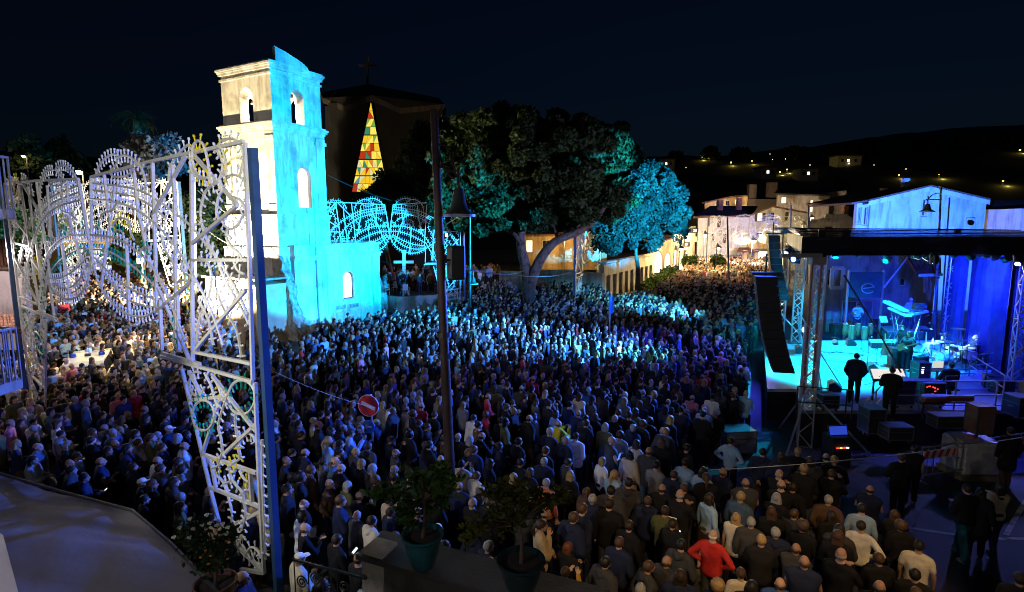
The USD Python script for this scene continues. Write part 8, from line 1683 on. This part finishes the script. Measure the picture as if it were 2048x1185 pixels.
# white plastic chairs in the raised garden
for k, (x, y) in enumerate(((772, 590), (806, 588), (812, 592), (840, 578), (790, 585))):
    c = onplane(x, y, [0, 0, zgd], UZ); T = Thing("garden_chair", "white plastic chair in the raised garden, %s from the chapel" % ["first", "third", "fourth", "fifth", "second"][k], "chair", c); a = crng.uniform(-.6, .6); X, Y_ = np.array([math.cos(a), math.sin(a), 0]), np.array([-math.sin(a), math.cos(a), 0])
    T.part("seat", MB().obox(c + UZ * .43, X * .45, Y_ * .45, UZ * .03), WHITE); T.part("backrest", MB().obox(c + UZ * .68 + Y_ * .22, X * .44, Y_ * .03, UZ * .45), WHITE)
    for i in (-1, 1):
        for j in (-1, 1): T.part("leg", MB().bar(c + X * i * .2 + Y_ * j * .2, c + X * i * .2 + Y_ * j * .2 + UZ * .42, .035), WHITE)
        T.part("armrest", MB().obox(c + UZ * .64 + X * i * .22, X * .05, Y_ * .42, UZ * .03), WHITE)

# ================================================================== cables, far lights, hillside houses and trees
WIRE = mat("cable_black", (.02, .02, .02), .6); WIREP = mat("cable_pale", (.45, .45, .45), .5)
def cable(label, p, q, sag, r=.012, m=None, n=14):
    t = np.linspace(0, 1, n)[:, None]; pts = np.asarray(p) * (1 - t) + np.asarray(q) * t - np.array([0, 0, 4 * sag]) * t * (1 - t)
    single("cable", MB().tube(pts, r, 5), m or WIRE, label, "cable")
cable("pale cable sagging across the crowd to the right edge over the barrier", at(1420, 940, 12.5), at(2060, 872, 12.5), .12, .009, WIREP)
cable("cable strung from the near arch's pole across the blue crowd", at(520, 730, 10), at(750, 815, 15), .1, .004, WIREP)
cable("thin cable from the lamp post to the umbrella pine", at(880, 525, 12.5), at(1050, 540, 38), .3, .012)
cable("second thin cable from the lamp post to the arches under the pine", at(880, 528, 12.5), at(1140, 545, 40), .3, .012)
cable("upper cable fanning from the pale pole to the bell tower", at(395, 380, 36), at(452, 425, 33), .1, .02, WIREP); cable("lower cable fanning from the pale pole to the bell tower", at(395, 440, 36), at(452, 485, 33), .15, .02, WIREP)
cable("cable running from the bell tower over the church trees", at(655, 350, 38), at(880, 420, 40), .4, .018); cable("cable from the chapel roof to the garden", at(755, 520, 42), at(900, 535, 42), .3, .015)
cable("cable across the night street at far left", at(47, 345, 80), at(290, 318, 60), 1.0, .03)
pp = at(390, 640, 36); single("utility_pole", MB().tube([[pp[0], 36, .5], at(388, 330, 36)], [.12, .09], 8), mat("pole_pale", (.42, .38, .3), .8), "pale utility pole between the near arch and the bell tower, holding cables", "utility pole")
lrng = np.random.default_rng(77)
def hillpt(px, py):
    d = ray(px, py)
    for Y in np.arange(112, 700, 2.0):
        p = EYE + d * (Y / d[1])
        if p[2] <= hill_z(p[0], p[1]) + 1.5: return p
    return None
HL = [(1318, 321, 2, "row"), (1466, 312, 2, ""), (1462, 325, 3, "y"), (1504, 322, 2.4, "y"), (1545, 319, 1.4, ""), (1571, 318, 1.4, ""), (1592, 315, 1.2, ""), (1560, 344, 3.2, "y"), (1574, 339, 2.4, "y"), (1602, 342, 2, "y"), (1620, 330, 1.6, "row"), (1698, 327, 2.6, ""), (1748, 330, 1.4, ""), (1798, 350, 2.6, "y"), (1812, 338, 1.8, "row"), (1878, 349, 1.6, "y"), (2006, 362, 3, "y"), (2040, 300, 3, "y"), (1372, 335, 1.5, ""), (1405, 315, 1.6, "y"), (1540, 308, 1.2, "")]
ordn = ["first", "second", "third", "fourth", "fifth", "sixth", "seventh", "eighth", "ninth", "tenth", "eleventh", "twelfth", "thirteenth", "fourteenth", "fifteenth", "sixteenth", "seventeenth", "eighteenth", "nineteenth", "twentieth", "twenty-first"]
order = np.argsort([h[0] for h in HL])
for rk, k in enumerate(order):
    px, py, r, kind = HL[k]; p = hillpt(px, py)
    if p is None: p = at(px, py, 420)
    R = r / FPX * p[1] * .55; T = Thing("hill_lamp", f"tiny glowing street lamp on the dark hillside, {ordn[rk]} from the left", "street lamp", p - UZ * 4, "lamps on the hillside")
    T.part("post", MB().tube([p - UZ * 5, p], .12, 5), DARK_METAL); T.part("globe", MB().ball(p, (R * (2.2 if kind == "row" else 1), R, R * (.5 if kind == "row" else 1)), 1), glow("hill_glow_y" if kind == "y" else "hill_glow", (1, .72, .12) if kind == "y" else (1, .78, .42), 2.2), smooth=True)
    if kind == "y": lamp(T.path, p - UZ * 1.5 - np.array([0, 2.5, 0]), (1, .75, .15), 160, rad=.3)
for k, (px, py, w, lb) in enumerate(((1330, 328, 30, "long pale house on the hill just right of the pines"), (1690, 322, 46, "pale flat villa high on the hillside"), (1530, 345, 30, "dim house on the hillside below the lamps"), (1610, 348, 34, "second dim house on the hillside further right"))):
    p = hillpt(px, py + 4)
    if p is None: p = at(px, py, 430)
    s = p[1] / FPX; T = Thing("hill_house", lb, "house", p - UZ * 3); T.part("wall", MB().box(p, (w * s, 7, 7 * s + 4)), RENDER_W); T.part("roof", MB().box(p + UZ * (3.5 * s + 2.2), (w * s + 1, 8, .5)), TILE)
    for q in (-.3, -.05, .25): T.part("window", MB().box(p + [q * w * s, -3.52, .8], (1.1, .05, 1.3)), LITW if q == -.05 else GLASS)
for k, (px, py, w, h) in enumerate(((1420, 300, 26, 16), (1480, 303, 30, 12), (1590, 300, 30, 16), (1680, 298, 40, 18), (1740, 292, 30, 14), (1850, 285, 40, 16), (1940, 278, 50, 16), (2020, 270, 50, 18), (1350, 312, 20, 14), (340, 330, 40, 18), (20, 318, 50, 20))):
    p = hillpt(px, py + h); p = at(px, py + h, 420) if p is None else p; s = p[1] / FPX; c = p + UZ * h * s * .55
    T = Thing("hill_tree", "dark tree clump on the hill skyline, %s from the left" % ordn[[2, 3, 4, 5, 6, 7, 8, 9, 10, 1, 0][k] if k < 9 else [1, 0][k - 9]], "tree", p); cs = crown_clumps(lrng, c, (w * s * .5, 5, h * s * .55), 26); T.part("crown", leaves(lrng, cs, [2.6] * len(cs), 26, 1.6), LEAF_DARK, kind="stuff"); T.part("trunk", MB().tube([p - UZ * 3, c], .5, 6), BARK)
